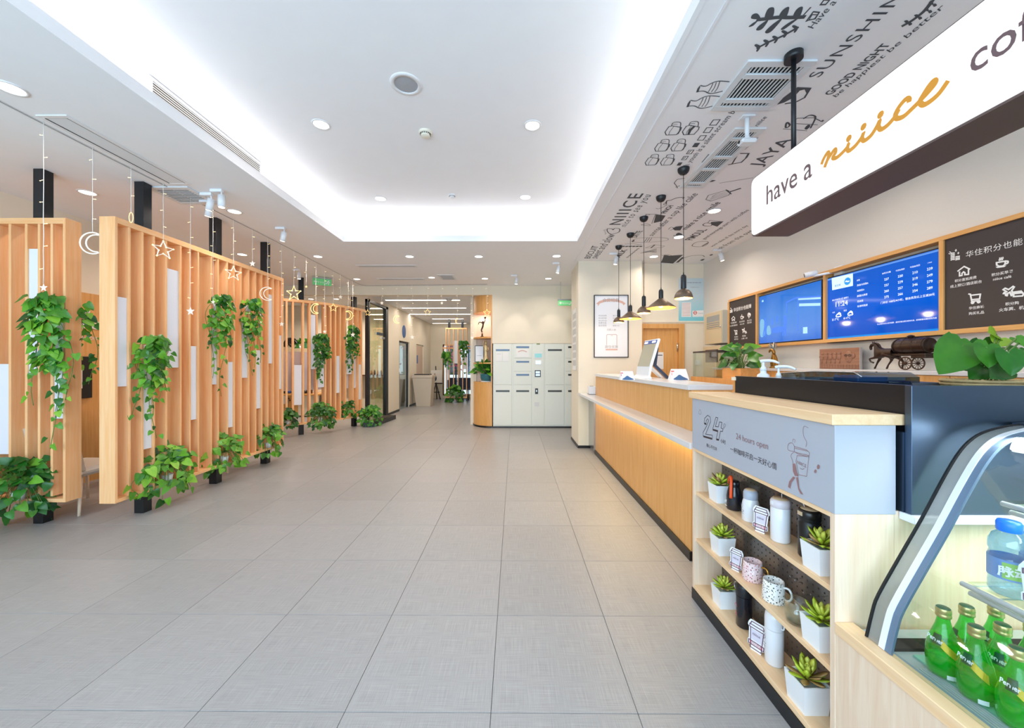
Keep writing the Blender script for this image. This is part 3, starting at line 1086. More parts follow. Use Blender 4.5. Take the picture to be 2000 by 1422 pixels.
bx('bottle_tray', mat('sea_green_tray', (130, 200, 178), .4), 1.218, 1.85, .26, 1.17, .535, .541, fr)
bx('dark_strip', M_['grille'], 1.16, 1.85, 1.19, 1.235, .535, .545, fr)
PR = smooth_pts([(a, 0, b) for a, b in prof], 3)


def arch(y0, y1, d0, d1, name, m, par):
    """bent strip that follows the glass profile, between offsets d0 and d1 inside it"""
    mb = MB()
    vs = []
    for i, p in enumerate(PR):
        d = (PR[min(i + 1, len(PR) - 1)] - PR[max(i - 1, 0)]).normalized()
        nv = Vector((d.z, 0, -d.x))
        for (y, k) in ((y0, d0), (y1, d0), (y1, d1), (y0, d1)):
            q = p + nv * k
            vs.append((q.x, y, q.z))
    fs = [(0, 1, 2, 3), tuple(range(len(vs) - 4, len(vs)))]
    for i in range(len(PR) - 1):
        for j in range(4):
            fs.append((4 * i + j, 4 * i + (j + 1) % 4, 4 * i + 4 + (j + 1) % 4, 4 * i + 4 + j))
    mb.smooth = False
    mb.add(vs, fs)
    return mb.build(name, m, par)


arch(1.224, 1.230, -.004, .003, 'gasket', M_['rubber'], fr)
mat('satin_aluminium', (205, 206, 210), .3, .85)
arch(1.187, 1.222, 0, .006, 'edge_band', glass('frosted_edge', (216, 216, 214), .1, .1, (216, 216, 218), .42), fr)
arch(1.169, 1.187, -.002, .008, 'white_arch', M_['whitepl'], fr)
arch(1.150, 1.169, 0, .008, 'inner_seal', mat('blue_grey_seal', (104, 124, 146), .4), fr)
arch(.22, 1.150, .001, .005, 'curved_glass', glass('fridge_glass', (246, 250, 250), .07), fr)
arch(.2, .24, .0, .04, 'end_arch', bpy.data.materials['satin_aluminium'], fr)
bx('top_plate', M_['dsteel'], 1.62, 1.95, .2, 1.25, 1.222, 1.24, fr, .002)
bx('back_wall', mat('fridge_back', (196, 200, 204), .4), 1.91, 1.95, .2, 1.25, .535, 1.222, fr)


def wire_shelf(X, z):
    mb = MB()
    mb.tube([(X, 1.10, z), (X, .24, z)], .0075, 8).tube([(X + .012, 1.09, z - .022), (X + .012, .24, z - .022)], .0075, 8)
    mb.tube([(X + .45, 1.10, z), (X + .45, .24, z)], .006, 8)
    for k in range(14):
        y = 1.085 - k * .06
        mb.tube([(X, y, z), (X + .45, y, z)], .0025, 6)
    sh = mb.build('wire_shelf', M_['whitepl'], fr)
    return sh


wire_shelf(1.285, .800)
wire_shelf(1.40, 1.03)
bx('shelf_glass', M_['gglass'], 1.29, 1.73, .25, 1.09, .808, .811, fr)
bx('shelf_glass', M_['gglass'], 1.405, 1.85, .25, 1.09, 1.038, 1.041, fr)
area('fridge_lamp', (1.55, .75, 1.21), (0, 0, 0), .2, .8, 16, (.95, 1, 1))

# green mineral water bottles
gb = glass('green_bottle_glass', (120, 236, 130), .1, .03, (56, 240, 70), .27)
gliq = glass('green_bottle_water', (110, 240, 120), .06, .05, (70, 245, 80), .36)
gcap = mat('pale_gold_cap', (216, 196, 130), .3, .8)
gtop = mat('green_cap_top', (20, 90, 50), .4)
glab = mat('gold_label', (206, 176, 50), .35, .4)
gdark = mat('dark_green_label', (10, 84, 52), .4)
wl = mat('white_label', (240, 242, 240), .5)
BP = [(0, .004), (.026, 0), (.033, .004), (.036, .018), (.037, .05), (.0355, .075), (.031, .096), (.024, .118), (.0175, .138), (.0138, .155), (.013, .17)]
spots = ((1.232, 1.10, 'green glass water bottle at the far end of the front row'), (1.232, 1.022, 'middle green glass water bottle of the front row'),
         (1.240, .944, 'nearest green glass water bottle of the front row'), (1.308, 1.108, 'green glass water bottle behind the far front one'),
         (1.312, 1.030, 'green glass water bottle behind the middle front one'), (1.388, 1.105, 'green glass water bottle at the far end of the back row'),
         (1.392, 1.030, 'green glass water bottle in the back row below the wire shelf'), (1.320, .950, 'green glass water bottle second from the front near the frame edge'))
for k, (x, y, lab) in enumerate(spots):
    p = Vector((x, y, .541))
    t = thing('water_bottle', lab, 'bottle', p, 'green glass water bottles in the fridge')
    MB().lathe(BP, p, 24).build('body', gb, t)
    MB().lathe([(0, .006), (.0315, .005), (.0345, .02), (.0352, .045), (0, .046)], p, 24).build('water', gliq, t)
    MB().lathe([(.0145, .163), (.0165, .165), (.0165, .172), (.015, .174), (.0165, .177), (.0165, .185), (.015, .189)], p, 20).build('cap', gcap, t)
    MB().lathe([(.0152, .189), (.0135, .1905), (0, .191)], p, 20).build('cap_top', gtop, t)
    ph = 3.55 + (.15, .0, .2, -.35, .3, -.2, .1, .0)[k]
    mb = MB()
    vs = []
    for j in range(9):
        a = ph + .9 * j / 8
        for h_ in (-.011, .011):
            zz = .100 - .028 * j / 8 + h_
            r = .0305 + (.100 - zz) * .22 + .001
            r = min(r, .0378)
            vs.append(p + Vector((r * math.cos(a), r * math.sin(a), zz)))
    mb.add(vs, [(2 * j, 2 * j + 1, 2 * j + 3, 2 * j + 2) for j in range(8)]).build('gold_label', glab, t, fix=False)
    mb = MB()
    vs = []
    for j in range(7):
        a = ph - .55 + .6 * j / 6
        for h_ in (-.014, .014):
            zz = .106 + h_
            r = .0298 + (.106 - zz) * .3 + .0015
            vs.append(p + Vector((r * math.cos(a), r * math.sin(a), zz)))
    mb.add(vs, [(2 * j, 2 * j + 1, 2 * j + 3, 2 * j + 2) for j in range(6)]).build('green_label', gdark, t, fix=False)
    a = ph - .3
    d = Vector((math.cos(a), math.sin(a), 0))
    text('Perrier', .016, p + d * .0335 + Vector((math.sin(a) * .018, -math.cos(a) * .018, .102)), (-math.sin(a), math.cos(a), -.15), (-d.x * .35, -d.y * .35, 1), wl, t, bold=.0004, wd=.034, uni=False)
    mb = MB()
    vs = []
    for j in range(6):
        a = ph + .35 + .55 * j / 5
        for zz in (.006, .018):
            vs.append(p + Vector((.0372 * math.cos(a), .0372 * math.sin(a), zz)))
    mb.add(vs, [(2 * j, 2 * j + 1, 2 * j + 3, 2 * j + 2) for j in range(5)]).build('base_label', wl, t, fix=False)

# blue water bottles on the wire shelves
bb = glass('clear_blue_plastic', (205, 234, 250), .12, .04, (150, 205, 240), .16)
bcap = mat('bright_blue_cap', (30, 120, 235), .35)
blab = mat('blue_bottle_label', (96, 150, 215), .45)
for k, (x, y, z, lab, lm) in enumerate(((1.335, 1.035, .811, 'wide blue water bottle with a blue cap on the lower wire shelf', blab), (1.425, 1.035, .811, 'second blue water bottle behind the cup card on the lower wire shelf', blab),
                                    (1.455, 1.03, 1.041, 'small water bottle with a pink label on the upper wire shelf', mat('pink_bottle_label', (226, 150, 170), .5)))):
    p = Vector((x, y, z))
    s = 1.0 if k < 2 else .8
    t = thing('blue_water_bottle', lab, 'bottle', p, 'blue water bottles in the fridge')
    MB().lathe([(r * s, h_ * s) for r, h_ in ((0, .004), (.034, 0), (.038, .008), (.038, .03), (.0365, .036), (.038, .042), (.038, .1), (.035, .112), (.038, .12), (.037, .14), (.03, .158), (.021, .166), (.02, .172))], p, 26).build('body', bb, t)
    MB().lathe([(r * s, h_ * s) for r, h_ in ((.022, .168), (.0235, .17), (.0235, .19), (.021, .196), (0, .197))], p, 22).build('cap', bcap, t)
    MB().lathe([(.0388 * s, .045 * s), (.0388 * s, .098 * s)], p, 26).build('label', lm, t)
    a = 4.0
    mb = MB()
    vs = []
    for j in range(9):
        aa = a - .5 + 1.0 * j / 8
        for zz in ((.05, .092) if k < 2 else (.055, .07)):
            vs.append(p + Vector((.0392 * s * math.cos(aa), .0392 * s * math.sin(aa), zz * s)))
    mb.add(vs, [(2 * j, 2 * j + 1, 2 * j + 3, 2 * j + 2) for j in range(8)]).build('label_patch', mat('lime_patch', (150, 205, 90), .5) if k == 0 else M_['chalk'], t, fix=False)
    if k < 2:
        d = Vector((math.cos(a), math.sin(a), 0))
        text('脉动', .03, p + d * .041 + Vector((math.sin(a) * .028, -math.cos(a) * .028, .06)), (-math.sin(a), math.cos(a), 0), (0, 0, 1), wl, t, bold=.001, wd=.056)
cupcard('cup_card', 'large die-cut cup card standing in the display fridge before the blue bottles', Vector((1.318, .955, .811)), (.75, -.66, 0), 1.0, '积分兑换')
# ---------------------------------------------------------------- hanging light-box sign
SX = 1.462
SY0, SY1 = .15, 2.36
SZ0, SZ1 = 2.208, 2.568
sg = thing('lightbox_sign', 'long white light-box sign with brown and orange lettering hung above the coffee counter', 'sign', (1.57, 1.25, SZ0))
brn = mat('brown_metal', (92, 74, 72), .45)
r = .035
pts = []
for (cy, cz, a0) in ((SY1 - r, SZ0 + r, -90), (SY1 - r, SZ1 - r, 0), (SY0 + r, SZ1 - r, 90), (SY0 + r, SZ0 + r, 180)):
    for k in range(5):
        a = math.radians(a0 + 22.5 * k)
        pts.append((cy + r * math.cos(a), cz + r * math.sin(a)))
MB().prism(pts, 'X', SX + .004, SX + .21).build('case', brn, sg)
cy_, cz_ = (SY0 + SY1) / 2, (SZ0 + SZ1) / 2
pin = [(cy_ + (a - cy_) * .992, cz_ + (b - cz_) * .955) for a, b in pts]
face = mat('lit_white_face', (245, 245, 245), .5, emit=(255, 253, 250), es=.70)
MB().prism(pin, 'X', SX - .002, SX + .003).build('face', face, sg)
MB().prism(pin, 'X', SX + .211, SX + .214).build('face', face, sg)
bt = mat('brown_letter', (112, 86, 88), .5)
ot = mat('orange_letter', (228, 152, 44), .5)
fit('have a', (1497, 400), (1586, 353), 'X', SX - .004, (0, -1, 0), (0, 0, 1), bt, sg, size=.158, bold=.0008)
text('coffee', .135, at(1895, 146, 'X', SX - .004), (0, -1, 0), (0, 0, 1), bt, sg, bold=.0008, wd=.29, uni=False)
g1 = lambda x, y: (1500 + x / 4.348, y / 4.348)
g0 = lambda x, y: (1250 + x / 2.857, y / 2.857)
ni = Ink('X', SX - .0035, .0185)
ni.curve([g0(*p) for p in ((1012, 918), (1025, 885), (1048, 850), (1052, 870), (1030, 935), (1045, 895), (1085, 835), (1092, 850), (1075, 880), (1100, 878), (1150, 830), (1165, 800), (1158, 825), (1165, 842), (1200, 815), (1235, 770), (1248, 740), (1240, 770), (1252, 785), (1290, 755), (1322, 705), (1338, 672), (1332, 705), (1345, 722), (1380, 700), (1420, 655), (1445, 610))])
ni.curve([g0(*p) for p in ((1500, 572), (1502, 555), (1485, 552), (1450, 590), (1425, 635), (1432, 660), (1470, 650), (1520, 605), (1570, 555), (1625, 495), (1650, 460), (1640, 450), (1612, 480), (1580, 530), (1562, 565), (1580, 585), (1620, 565), (1670, 520), (1720, 450))])
for p in ((1165, 772), (1247, 707), (1342, 640)):
    ni.dot(g0(*p), .0145)
ni.build('script_lettering', ot, sg)
MB().cyl((1.575, 2.155, SZ1), (1.575, 2.155, ZC), .0125, n=12).build('rod', M_['blackmetal'], sg)
MB().cyl((1.575, 2.155, ZC - .035), (1.575, 2.155, ZC), .046, n=24).build('ceiling_plate', M_['blackmetal'], sg)
MB().cyl((1.575, .45, SZ1), (1.575, .45, ZC), .0125, n=12).build('rod', M_['blackmetal'], sg)

# ---------------------------------------------------------------- wall frame with menu boards and two screens
FX = 3.2
zb, zt = 1.650, 2.388
fm = thing('menu_display', 'long honey-oak wall frame divided into bays for boards and screens', 'wall display', (3.25, 3.6, zb))
th = .033
bx('rail', M_['panely'], FX, 3.3, 1.1, 5.71, zb, zb + th, fm, .001)
bx('rail', M_['panely'], FX, 3.3, 1.1, 5.71, zt - th, zt, fm, .001)
ds = [at(u, 600, 'X', FX).y for u in (1421, 1477, 1609.5, 1837.5)]
for y in (ds[0] - .016, ds[1], ds[2], ds[3], 1.116):
    bx('upright', M_['panel'], FX, 3.3, y - .016, y + .016, zb + th, zt - th, fm, .001)


def board(name, label, y0, y1, w=.006):
    t = thing(name, label, 'board', (3.22, (y0 + y1) / 2, zb + th))
    bx('panel', M_['dark'], 3.212, 3.225, y0, y1, zb + th, zt - th, t)
    return t


b1 = board('menu_board', 'narrow dark brown board with white icons at the far end of the wall frame', ds[1] + .017, ds[0] - .033)
b2 = board('menu_board', 'wide dark brown board with white icons at the near end of the wall frame', 1.134, ds[3] - .017)
BX = 3.2112
# near board
q1 = lambda x, y: (1830 + x / 6.465, 440 + y / 6.465)
ik = Ink('X', BX, .0095)
ik.line([q1(*p) for p in ((265, 578), (342, 520), (412, 553))]).line([q1(*p) for p in ((285, 590), (285, 640), (315, 634), (318, 605), (335, 588), (352, 600), (352, 625), (398, 620), (398, 562))])
ik.line([q1(*p) for p in ((752, 472), (755, 500), (780, 518), (830, 515), (858, 495), (866, 452), (752, 472))]).curve([q1(*p) for p in ((868, 455), (895, 455), (892, 478), (862, 488))])
ik.fill([q1(*p) for p in ((738, 525), (760, 540), (850, 528), (880, 505), (820, 520), (770, 522))])
for dx in (0, 20, 40):
    ik.curve([q1(*p) for p in ((790 + dx, 450 - dx * .2), (785 + dx, 435 - dx * .2), (795 + dx, 425 - dx * .2), (790 + dx, 408 - dx * .2))], .006)
ik.line([q1(*p) for p in ((403, 868), (422, 872), (440, 962), (535, 950))]).line([q1(*p) for p in ((424, 885), (548, 870), (538, 930), (434, 940))])
ik.dot(q1(450, 975), .012).dot(q1(527, 965), .012)
ik.line([q1(*p) for p in ((836, 812), (860, 795), (905, 812), (960, 772), (975, 780), (945, 825), (960, 880), (940, 888), (920, 845), (895, 860), (885, 890), (868, 885), (870, 865), (840, 862), (850, 850), (880, 840))], closed=True)
ik.line([q1(*p) for p in ((965, 845), (1060, 832), (1095, 868), (1080, 892), (968, 900))], closed=True).line([q1(*p) for p in ((980, 860), (1070, 850))], .012)
for yy_ in (352, 372, 392, 412, 432):
    ik.curve([q1(*p) for p in ((172, yy_ + 10), (195, yy_), (225, yy_))], .008)
for yy_ in (395, 415, 432):
    ik.curve([q1(*p) for p in ((232, yy_ + 8), (255, yy_), (290, yy_ - 4))], .008)
ik.line([q1(*p) for p in ((240, 305), (247, 318), (238, 330), (230, 318))], .004, True).line([q1(*p) for p in ((270, 340), (277, 350), (268, 362), (262, 352))], .004, True).line([q1(*p) for p in ((160, 335), (178, 345))], .005).line([q1(*p) for p in ((150, 358), (166, 362))], .005)
ik.build('icon_drawing', M_['chalk'], b2)
R_, U_ = (0, -1, 0), (0, 0, 1)
hd = at(*q1(365, 405), 'X', BX)
text('华住积分也能赚', .098, hd, R_, U_, M_['chalk'], b2, sp=1.1, wd=.353)
for s_, x, y, x2 in (('积分直抵房费', 224, 720, 500), ('线上预订/酒店前台', 168, 792, 566), ('积分买早餐', 688, 645, 962), ('niiice café', 708, 700, 940), ('华住商城', 402, 1064, 595), ('购买礼品', 402, 1132, 595), ('积分购', 862, 1014, 1034), ('火车票、机票', 782, 1090, 1165)):
    fit(s_, q1(x, y), q1(x2, y), 'X', BX, R_, U_, M_['chalk'], b2, bold=.0012)
# far board
q2 = lambda x, y: (1400 + x / 9.09, 540 + y / 9.09)
ik = Ink('X', BX, .0115)
ik.line([q2(*p) for p in ((262, 750), (295, 710), (322, 740))]).line([q2(*p) for p in ((272, 750), (270, 785), (285, 783), (285, 765), (305, 762), (305, 782), (318, 780), (315, 745))])
ik.line([q2(*p) for p in ((424, 712), (430, 750), (455, 752), (465, 708))], closed=True).curve([q2(*p) for p in ((465, 715), (480, 722), (462, 740))]).line([q2(*p) for p in ((440, 700), (445, 678))])
ik.curve([q2(*p) for p in ((572, 650), (598, 670), (590, 705), (562, 715), (550, 690), (555, 660))], closed=True).line([q2(*p) for p in ((560, 690), (592, 680))]).line([q2(*p) for p in ((560, 670), (590, 665))]).line([q2(*p) for p in ((572, 720), (570, 740))])
ik.line([q2(*p) for p in ((308, 958), (320, 960), (330, 1005), (355, 1000), (360, 960), (322, 968))]).dot(q2(333, 1025), .013).dot(q2(355, 1022), .013)
ik.line([q2(*p) for p in ((450, 940), (475, 945), (490, 918), (485, 955), (500, 975), (478, 970), (465, 1000), (465, 965))], closed=True).line([q2(*p) for p in ((495, 985), (518, 972), (530, 1000), (505, 1005))], closed=True)
for yy_ in (600, 618, 636):
    ik.line([q2(*p) for p in ((235, yy_ + 5), (275, yy_ - 4))], .012)
ik.line([q2(*p) for p in ((245, 560), (258, 580))])
ik.build('icon_drawing', M_['chalk'], b1)
fit('华住积分也能赚', q2(298, 625), q2(612, 590), 'X', BX, R_, U_, M_['chalk'], b1, bold=.001)
for s_, x, y, x2 in (('积分直抵房费', 248, 842, 350), ('线上预订/酒店前台', 232, 892, 368), ('积分买早餐', 402, 820, 492), ('niiice café', 410, 860, 486), ('积分打车', 538, 800, 618), ('权益兑换', 538, 838, 616), ('华住商城', 310, 1088, 378), ('购买礼品', 310, 1128, 378), ('积分购', 452, 1072, 514), ('火车票、机票', 436, 1116, 542)):
    fit(s_, q2(x, y), q2(x2, y), 'X', BX, R_, U_, M_['chalk'], b1, bold=.001)


def screenmat(name, fn):
    m, n, l, p = newmat(name)
    tc = n.new('ShaderNodeTexCoord')
    sp = n.new('ShaderNodeSeparateXYZ')
    l.new(tc.outputs['Generated'], sp.inputs[0])
    fn(n, l, p, tc, sp)
    p.inputs['Base Color'].default_value = (0.002, 0.002, 0.003, 1)
    p.inputs['Roughness'].default_value = 0.06
    p.inputs['Specular IOR Level'].default_value = 0.3
    return m


def s_blue(n, l, p, tc, sp):
    cr = n.new('ShaderNodeValToRGB')
    e = cr.color_ramp.elements
    e[0].position, e[0].color = .0, rgb(28, 148, 240)
    e[1].position, e[1].color = 1., rgb(20, 96, 205)
    for q, c in ((.055, (28, 148, 240)), (.07, (0, 84, 200)), (.5, (0, 96, 218)), (.97, (6, 92, 205)), (.975, (120, 175, 250))):
        k = e.new(q)
        k.color = rgb(*c)
    l.new(sp.outputs['Z'], cr.inputs[0])
    l.new(cr.outputs[0], p.inputs['Emission Color'])
    p.inputs['Emission Strength'].default_value = 1.05


def s_scene(n, l, p, tc, sp):
    cr = n.new('ShaderNodeValToRGB')
    e = cr.color_ramp.elements
    e[0].position, e[0].color = 0, rgb(60, 125, 232)
    e[1].position, e[1].color = 1, rgb(30, 120, 225)
    k = e.new(.55)
    k.color = rgb(84, 150, 240)
    k = e.new(.25)
    k.color = rgb(96, 152, 242)
    nz = n.new('ShaderNodeTexNoise')
    nz.inputs['Scale'].default_value = 3.5
    nz.inputs['Detail'].default_value = 5
    l.new(tc.outputs['Generated'], nz.inputs['Vector'])
    a = n.new('ShaderNodeMath')
    a.operation = 'MULTIPLY_ADD'
    a.inputs[1].default_value = .35
    l.new(nz.outputs['Fac'], a.inputs[0])
    l.new(sp.outputs['Z'], a.inputs[2])
    b = n.new('ShaderNodeMath')
    b.operation = 'SUBTRACT'
    b.inputs[1].default_value = .17
    l.new(a.outputs[0], b.inputs[0])
    l.new(b.outputs[0], cr.inputs[0])
    l.new(cr.outputs[0], p.inputs['Emission Color'])
    p.inputs['Emission Strength'].default_value = .9


TX = 3.225
lite = mat('screen_white', (235, 240, 250), .4, emit=(225, 235, 255), es=.9)


def tv(label, u0, u1, vt, vb, m):
    a, b = at(u0, vt, 'X', TX), at(u1, vb, 'X', TX)
    t = thing('wall_screen', label, 'screen', (TX, (a.y + b.y) / 2, min(a.z, b.z)), 'screens in the wall frame')
    z0, z1 = b.z, a.z
    bx('housing', M_['rubber'], TX, 3.285, b.y - .008, a.y + .008, z0 - .016, z1 + .010, t, .002)
    bx('display', m, TX - .0015, TX, b.y, a.y, z0, z1, t)
    return t, a, b


m1 = screenmat('pale_blue_picture', s_scene)
m2 = screenmat('price_table_picture', s_blue)
t1, a, b = tv('wall screen showing a pale blue holiday picture', 1483, 1604, 580.5, 661, m1)
ik = Ink('X', TX - .002, .012)
sky2 = mat('screen_light_blue', (150, 195, 250), .4, emit=(140, 182, 248), es=.85)
mid2 = mat('screen_mid_blue', (60, 110, 215), .4, emit=(48, 104, 220), es=.85)
grn2 = mat('screen_soft_green', (110, 160, 200), .4, emit=(96, 156, 190), es=.7)
ik.fill([q2(*p) for p in ((1440, 370), (1845, 352), (1845, 400), (1440, 420))]).fill([q2(*p) for p in ((1460, 480), (1840, 470), (1840, 520), (1460, 530))]).fill([q2(*p) for p in ((1530, 900), (1610, 895), (1610, 1010), (1530, 1015))]).fill([q2(*p) for p in ((800, 425), (830, 418), (830, 450), (800, 458))])
ik.build('picture_light', sky2, t1)
ik = Ink('X', TX - .002, .016)
ik.line([q2(*p) for p in ((1235, 460), (1400, 380), (1845, 352))]).line([q2(*p) for p in ((1235, 460), (1240, 640))]).fill([q2(*p) for p in ((980, 930), (1080, 890), (1190, 900), (1185, 975), (1060, 1000), (990, 1000))]).fill([q2(*p) for p in ((1185, 700), (1235, 690), (1245, 780), (1225, 1045), (1200, 1050), (1210, 900), (1175, 1055), (1160, 1050), (1185, 880))]).fill([q2(*p) for p in ((845, 750), (870, 740), (880, 830), (875, 1060), (860, 1065), (855, 940), (830, 1070), (815, 1065), (840, 900))]).fill([q2(*p) for p in ((970, 760), (990, 730), (995, 850), (960, 850))]).fill([q2(*p) for p in ((1060, 700), (1080, 700), (1082, 810), (1058, 815))]).line([q2(*p) for p in ((1440, 360), (1440, 950))], .01)
ik.build('picture_shapes', mid2, t1)
ik = Ink('X', TX - .0019, .02)
ik.fill([q2(*p) for p in ((770, 800), (820, 760), (850, 830), (845, 1040), (775, 1060))], True).fill([q2(*p) for p in ((890, 900), (940, 880), (960, 1020), (890, 1030))], True)
ik.build('picture_green', grn2, t1)
t2, a, b = tv('wall screen showing room prices and the time 11:24 on blue', 1616, 1833, 545, 652, m2)
# picture corners follow the wall plane, measured on the screen itself
q3 = lambda x, y: (1600 + x / 6.772, 460 + y / 6.772)
TS = TX - .003
ik = Ink('X', TX - .0022, .006)
ik.fill([q3(*p) for p in ((165, 565), (445, 500), (447, 665), (172, 725))])
ik.build('logo_panel', mat('screen_pale_panel', (190, 215, 250), .4, emit=(170, 205, 250), es=.9), t2)
ik = Ink('X', TX - .0026, .006)
ik.dot(q3(373, 605), .037)
ik.build('logo_disc', mat('screen_disc', (30, 130, 230), .4, emit=(24, 130, 235), es=.8), t2)
ik = Ink('X', TS, .009)
ik.curve([q3(*p) for p in ((345, 615), (365, 600), (372, 612), (400, 600))]).curve([q3(*p) for p in ((220, 1070), (240, 1040), (265, 1040), (285, 1050), (282, 1068), (222, 1078))]).curve([q3(*p) for p in ((240, 1050), (262, 1020), (280, 1030), (285, 1045))]).curve([q3(*p) for p in ((375, 1045), (395, 1018), (420, 1018), (440, 1030), (437, 1048), (378, 1055))]).curve([q3(*p) for p in ((395, 1030), (415, 1000), (435, 1010), (440, 1025))])
ik.build('weather_drawing', lite, t2)
TW = [('11:24', 218, 945, 378), ('2021年03月10日 星期三', 172, 868, 388), ('今天', 172, 1030, 208), ('明天', 325, 1005, 366), ('5/-7°C', 170, 1130, 260), ('6/-4°C', 322, 1108, 410), ('房型', 497, 605, 537), ('高级大床房A', 500, 672, 650), ('双床房A', 500, 745, 597), ('高级大床房', 500, 815, 638), ('双床房', 503, 885, 582), ('标准时租房', 505, 950, 640),
      ('会员日优惠', 832, 515, 945), ('今日会员价', 1010, 478, 1130), ('今日会员价', 1200, 432, 1335), ('门市价', 1434, 372, 1492), ('门市价 168元/4小时，银会员及以上立减20元', 815, 905, 1527), ('以上房价均含人民币结算，最终价格以预订成功为准，房间数量以酒店实际为准', 768, 1182, 1555)]
for col, x, y, dy, nums in ((0, 860, 598, 78, (227, 237, 260, 275)), (1, 1040, 558, 79, (220, 229, 257, 266)), (2, 1232, 512, 80, (210, 219, 246, 254)), (3, 1424, 465, 84, (239, 249, 279, 289))):
    for k, v in enumerate(nums):
        TW.append((str(v), x, y + dy * k, x + 60 + 5 * col))
for s_, x, y, x2 in TW:
    fit(s_, q3(x, y), q3(x2, y), 'X', TS, R_, U_, lite, t2, name='screen_text')
fit('享住家', q3(205, 682), q3(285, 665), 'X', TS, R_, U_, mat('screen_dark_text', (40, 60, 120), .5), t2, name='screen_text')

# ledge along the right wall
lg = thing('back_cabinet', 'long honey-oak back cabinet with pale stone ledge below the wall frame', 'cabinet', (3.1, 3.2, 0))
for a, b in zip((.8, 1.7, 2.6, 3.5, 4.4, 5.2), (1.7, 2.6, 3.5, 4.4, 5.2, 5.65)):
    bx('door', M_['panel'], 2.955, 2.975, a + .003, b - .003, .08, 1.348, lg, .001)
bx('body', M_['cream'], 2.976, 3.299, .8, 5.65, .06, 1.348, lg)
bx('ledge', M_['stone'], 2.945, 3.299, .8, 5.68, 1.35, 1.38, lg, .003)
LZ = 1.38

# ---------------------------------------------------------------- horse-drawn barrel cart sculpture
hx = 3.08
hc = thing('horse_cart_ornament', 'dark bronze ornament of a horse pulling a barrel cart on the back ledge', 'ornament', (hx, 3.05, LZ))
hp = lambda x, y, X=hx: at(1640 + x / 5.556, 560 + y / 5.556, 'X', X)


def skin(name, joints, edges, m, parent, lev=2):
    me = bpy.data.meshes.new(name)
    org = ORG[parent]
    me.from_pydata([tuple(Vector(j[0]) - org) for j in joints], edges, [])
    o = bpy.data.objects.new(name, me)
    COL.objects.link(o)
    sk = o.modifiers.new('skin', 'SKIN')
    sk.use_smooth_shade = True
    for i, j in enumerate(joints):
        r_ = j[1]
        me.skin_vertices[0].data[i].radius = (r_, r_) if not isinstance(r_, tuple) else r_
    me.skin_vertices[0].data[0].use_root = True
    sb = o.modifiers.new('sub', 'SUBSURF')
    sb.levels = lev
    sb.render_levels = lev
    dg = bpy.context.evaluated_depsgraph_get()
    dg.update()
    m2 = bpy.data.meshes.new_from_object(o.evaluated_get(dg))
    bpy.data.objects.remove(o)
    bpy.data.meshes.remove(me)
    m2.materials.clear()
    m2.materials.append(m)
    for pl in m2.polygons: pl.use_smooth = True
    q = bpy.data.objects.new(name, m2)
    COL.objects.link(q)
    q.parent = parent
    ORG[q] = org
    return q


g0z = LZ + .003
J, E = [], []


def jt(x, y, r, dx=0.0, prev=None, z=None):
    p = hp(x, y)
    p.x += dx
    if z is not None: p.z = z
    J.append((p, r * 1.18))
    if prev is not None: E.append((prev, len(J) - 1))
    return len(J) - 1


b0 = jt(545, 715, .030)
b1_ = jt(480, 712, .028, 0, b0)
ch = jt(425, 720, .030, 0, b1_)
rp = jt(600, 712, .031, 0, b0)
nk = jt(405, 665, .019, 0, ch)
n2 = jt(392, 632, .013, 0, nk)
hd_ = jt(355, 628, .0125, 0, n2)
h2 = jt(335, 655, .010, 0, hd_)
h3 = jt(342, 688, .0075, 0, h2)
k1 = jt(405, 770, .010, -.012, ch); k2 = jt(338, 783, .006, -.012, k1); k3 = jt(352, 815, .005, -.012, k2); k4 = jt(388, 828, .006, -.012, k3)
k1 = jt(425, 775, .011, .012, ch); k2 = jt(395, 825, .006, .012, k1); k3 = jt(378, 862, .005, .012, k2); k4 = jt(362, 880, .007, .012, k3, g0z + .004)
k1 = jt(575, 770, .013, -.013, rp); k2 = jt(580, 800, .007, -.013, k1); k3 = jt(545, 850, .005, -.013, k2); k4 = jt(525, 880, .007, -.013, k3, g0z + .004)
k1 = jt(620, 765, .013, .013, rp); k2 = jt(672, 815, .007, .013, k1); k3 = jt(665, 855, .005, .013, k2); k4 = jt(662, 880, .007, .013, k3, g0z + .004)
skin('horse', J, E, M_['bronze'], hc)
e0 = hp(368, 612)
MB().cyl(e0 + Vector((-.006, 0, 0)), e0 + Vector((-.008, .004, .018)), .004, .001, 8).cyl(e0 + Vector((.006, 0, 0)), e0 + Vector((.008, .004, .018)), .004, .001, 8).build('ears', M_['bronze'], hc)
mn = [hp(375, 612), hp(415, 620), hp(440, 650), hp(458, 690)]
MB().tube(smooth_pts(mn, 4), [.006] * 4 + [.007] * 4 + [.006] * 4 + [.003], 8).build('mane', M_['bronze'], hc)
tl = [hp(628, 705), hp(650, 730), hp(655, 790)]
MB().tube(smooth_pts(tl, 4), [.006] * 8 + [.003], 8).build('tail', M_['bronze'], hc)
ca, cb = hp(628, 640, hx + .02), hp(985, 640, hx + .02)
cb.z = ca.z = (ca.z + cb.z) / 2 - .002
ya, yb_ = ca.y, cb.y
br = .062
cz0 = ca.z
pr = [(0, ya), (br * .86, ya), (br * .9, ya - .004), (br, (ya * .7 + yb_ * .3)), (br * 1.02, (ya + yb_) / 2), (br, ya * .3 + yb_ * .7), (br * .92, yb_ + .004), (br * .9, yb_), (br * .82, yb_), (br * .82, yb_ + .008), (0, yb_ + .008)]
vs, fs = [], []
n_ = 28
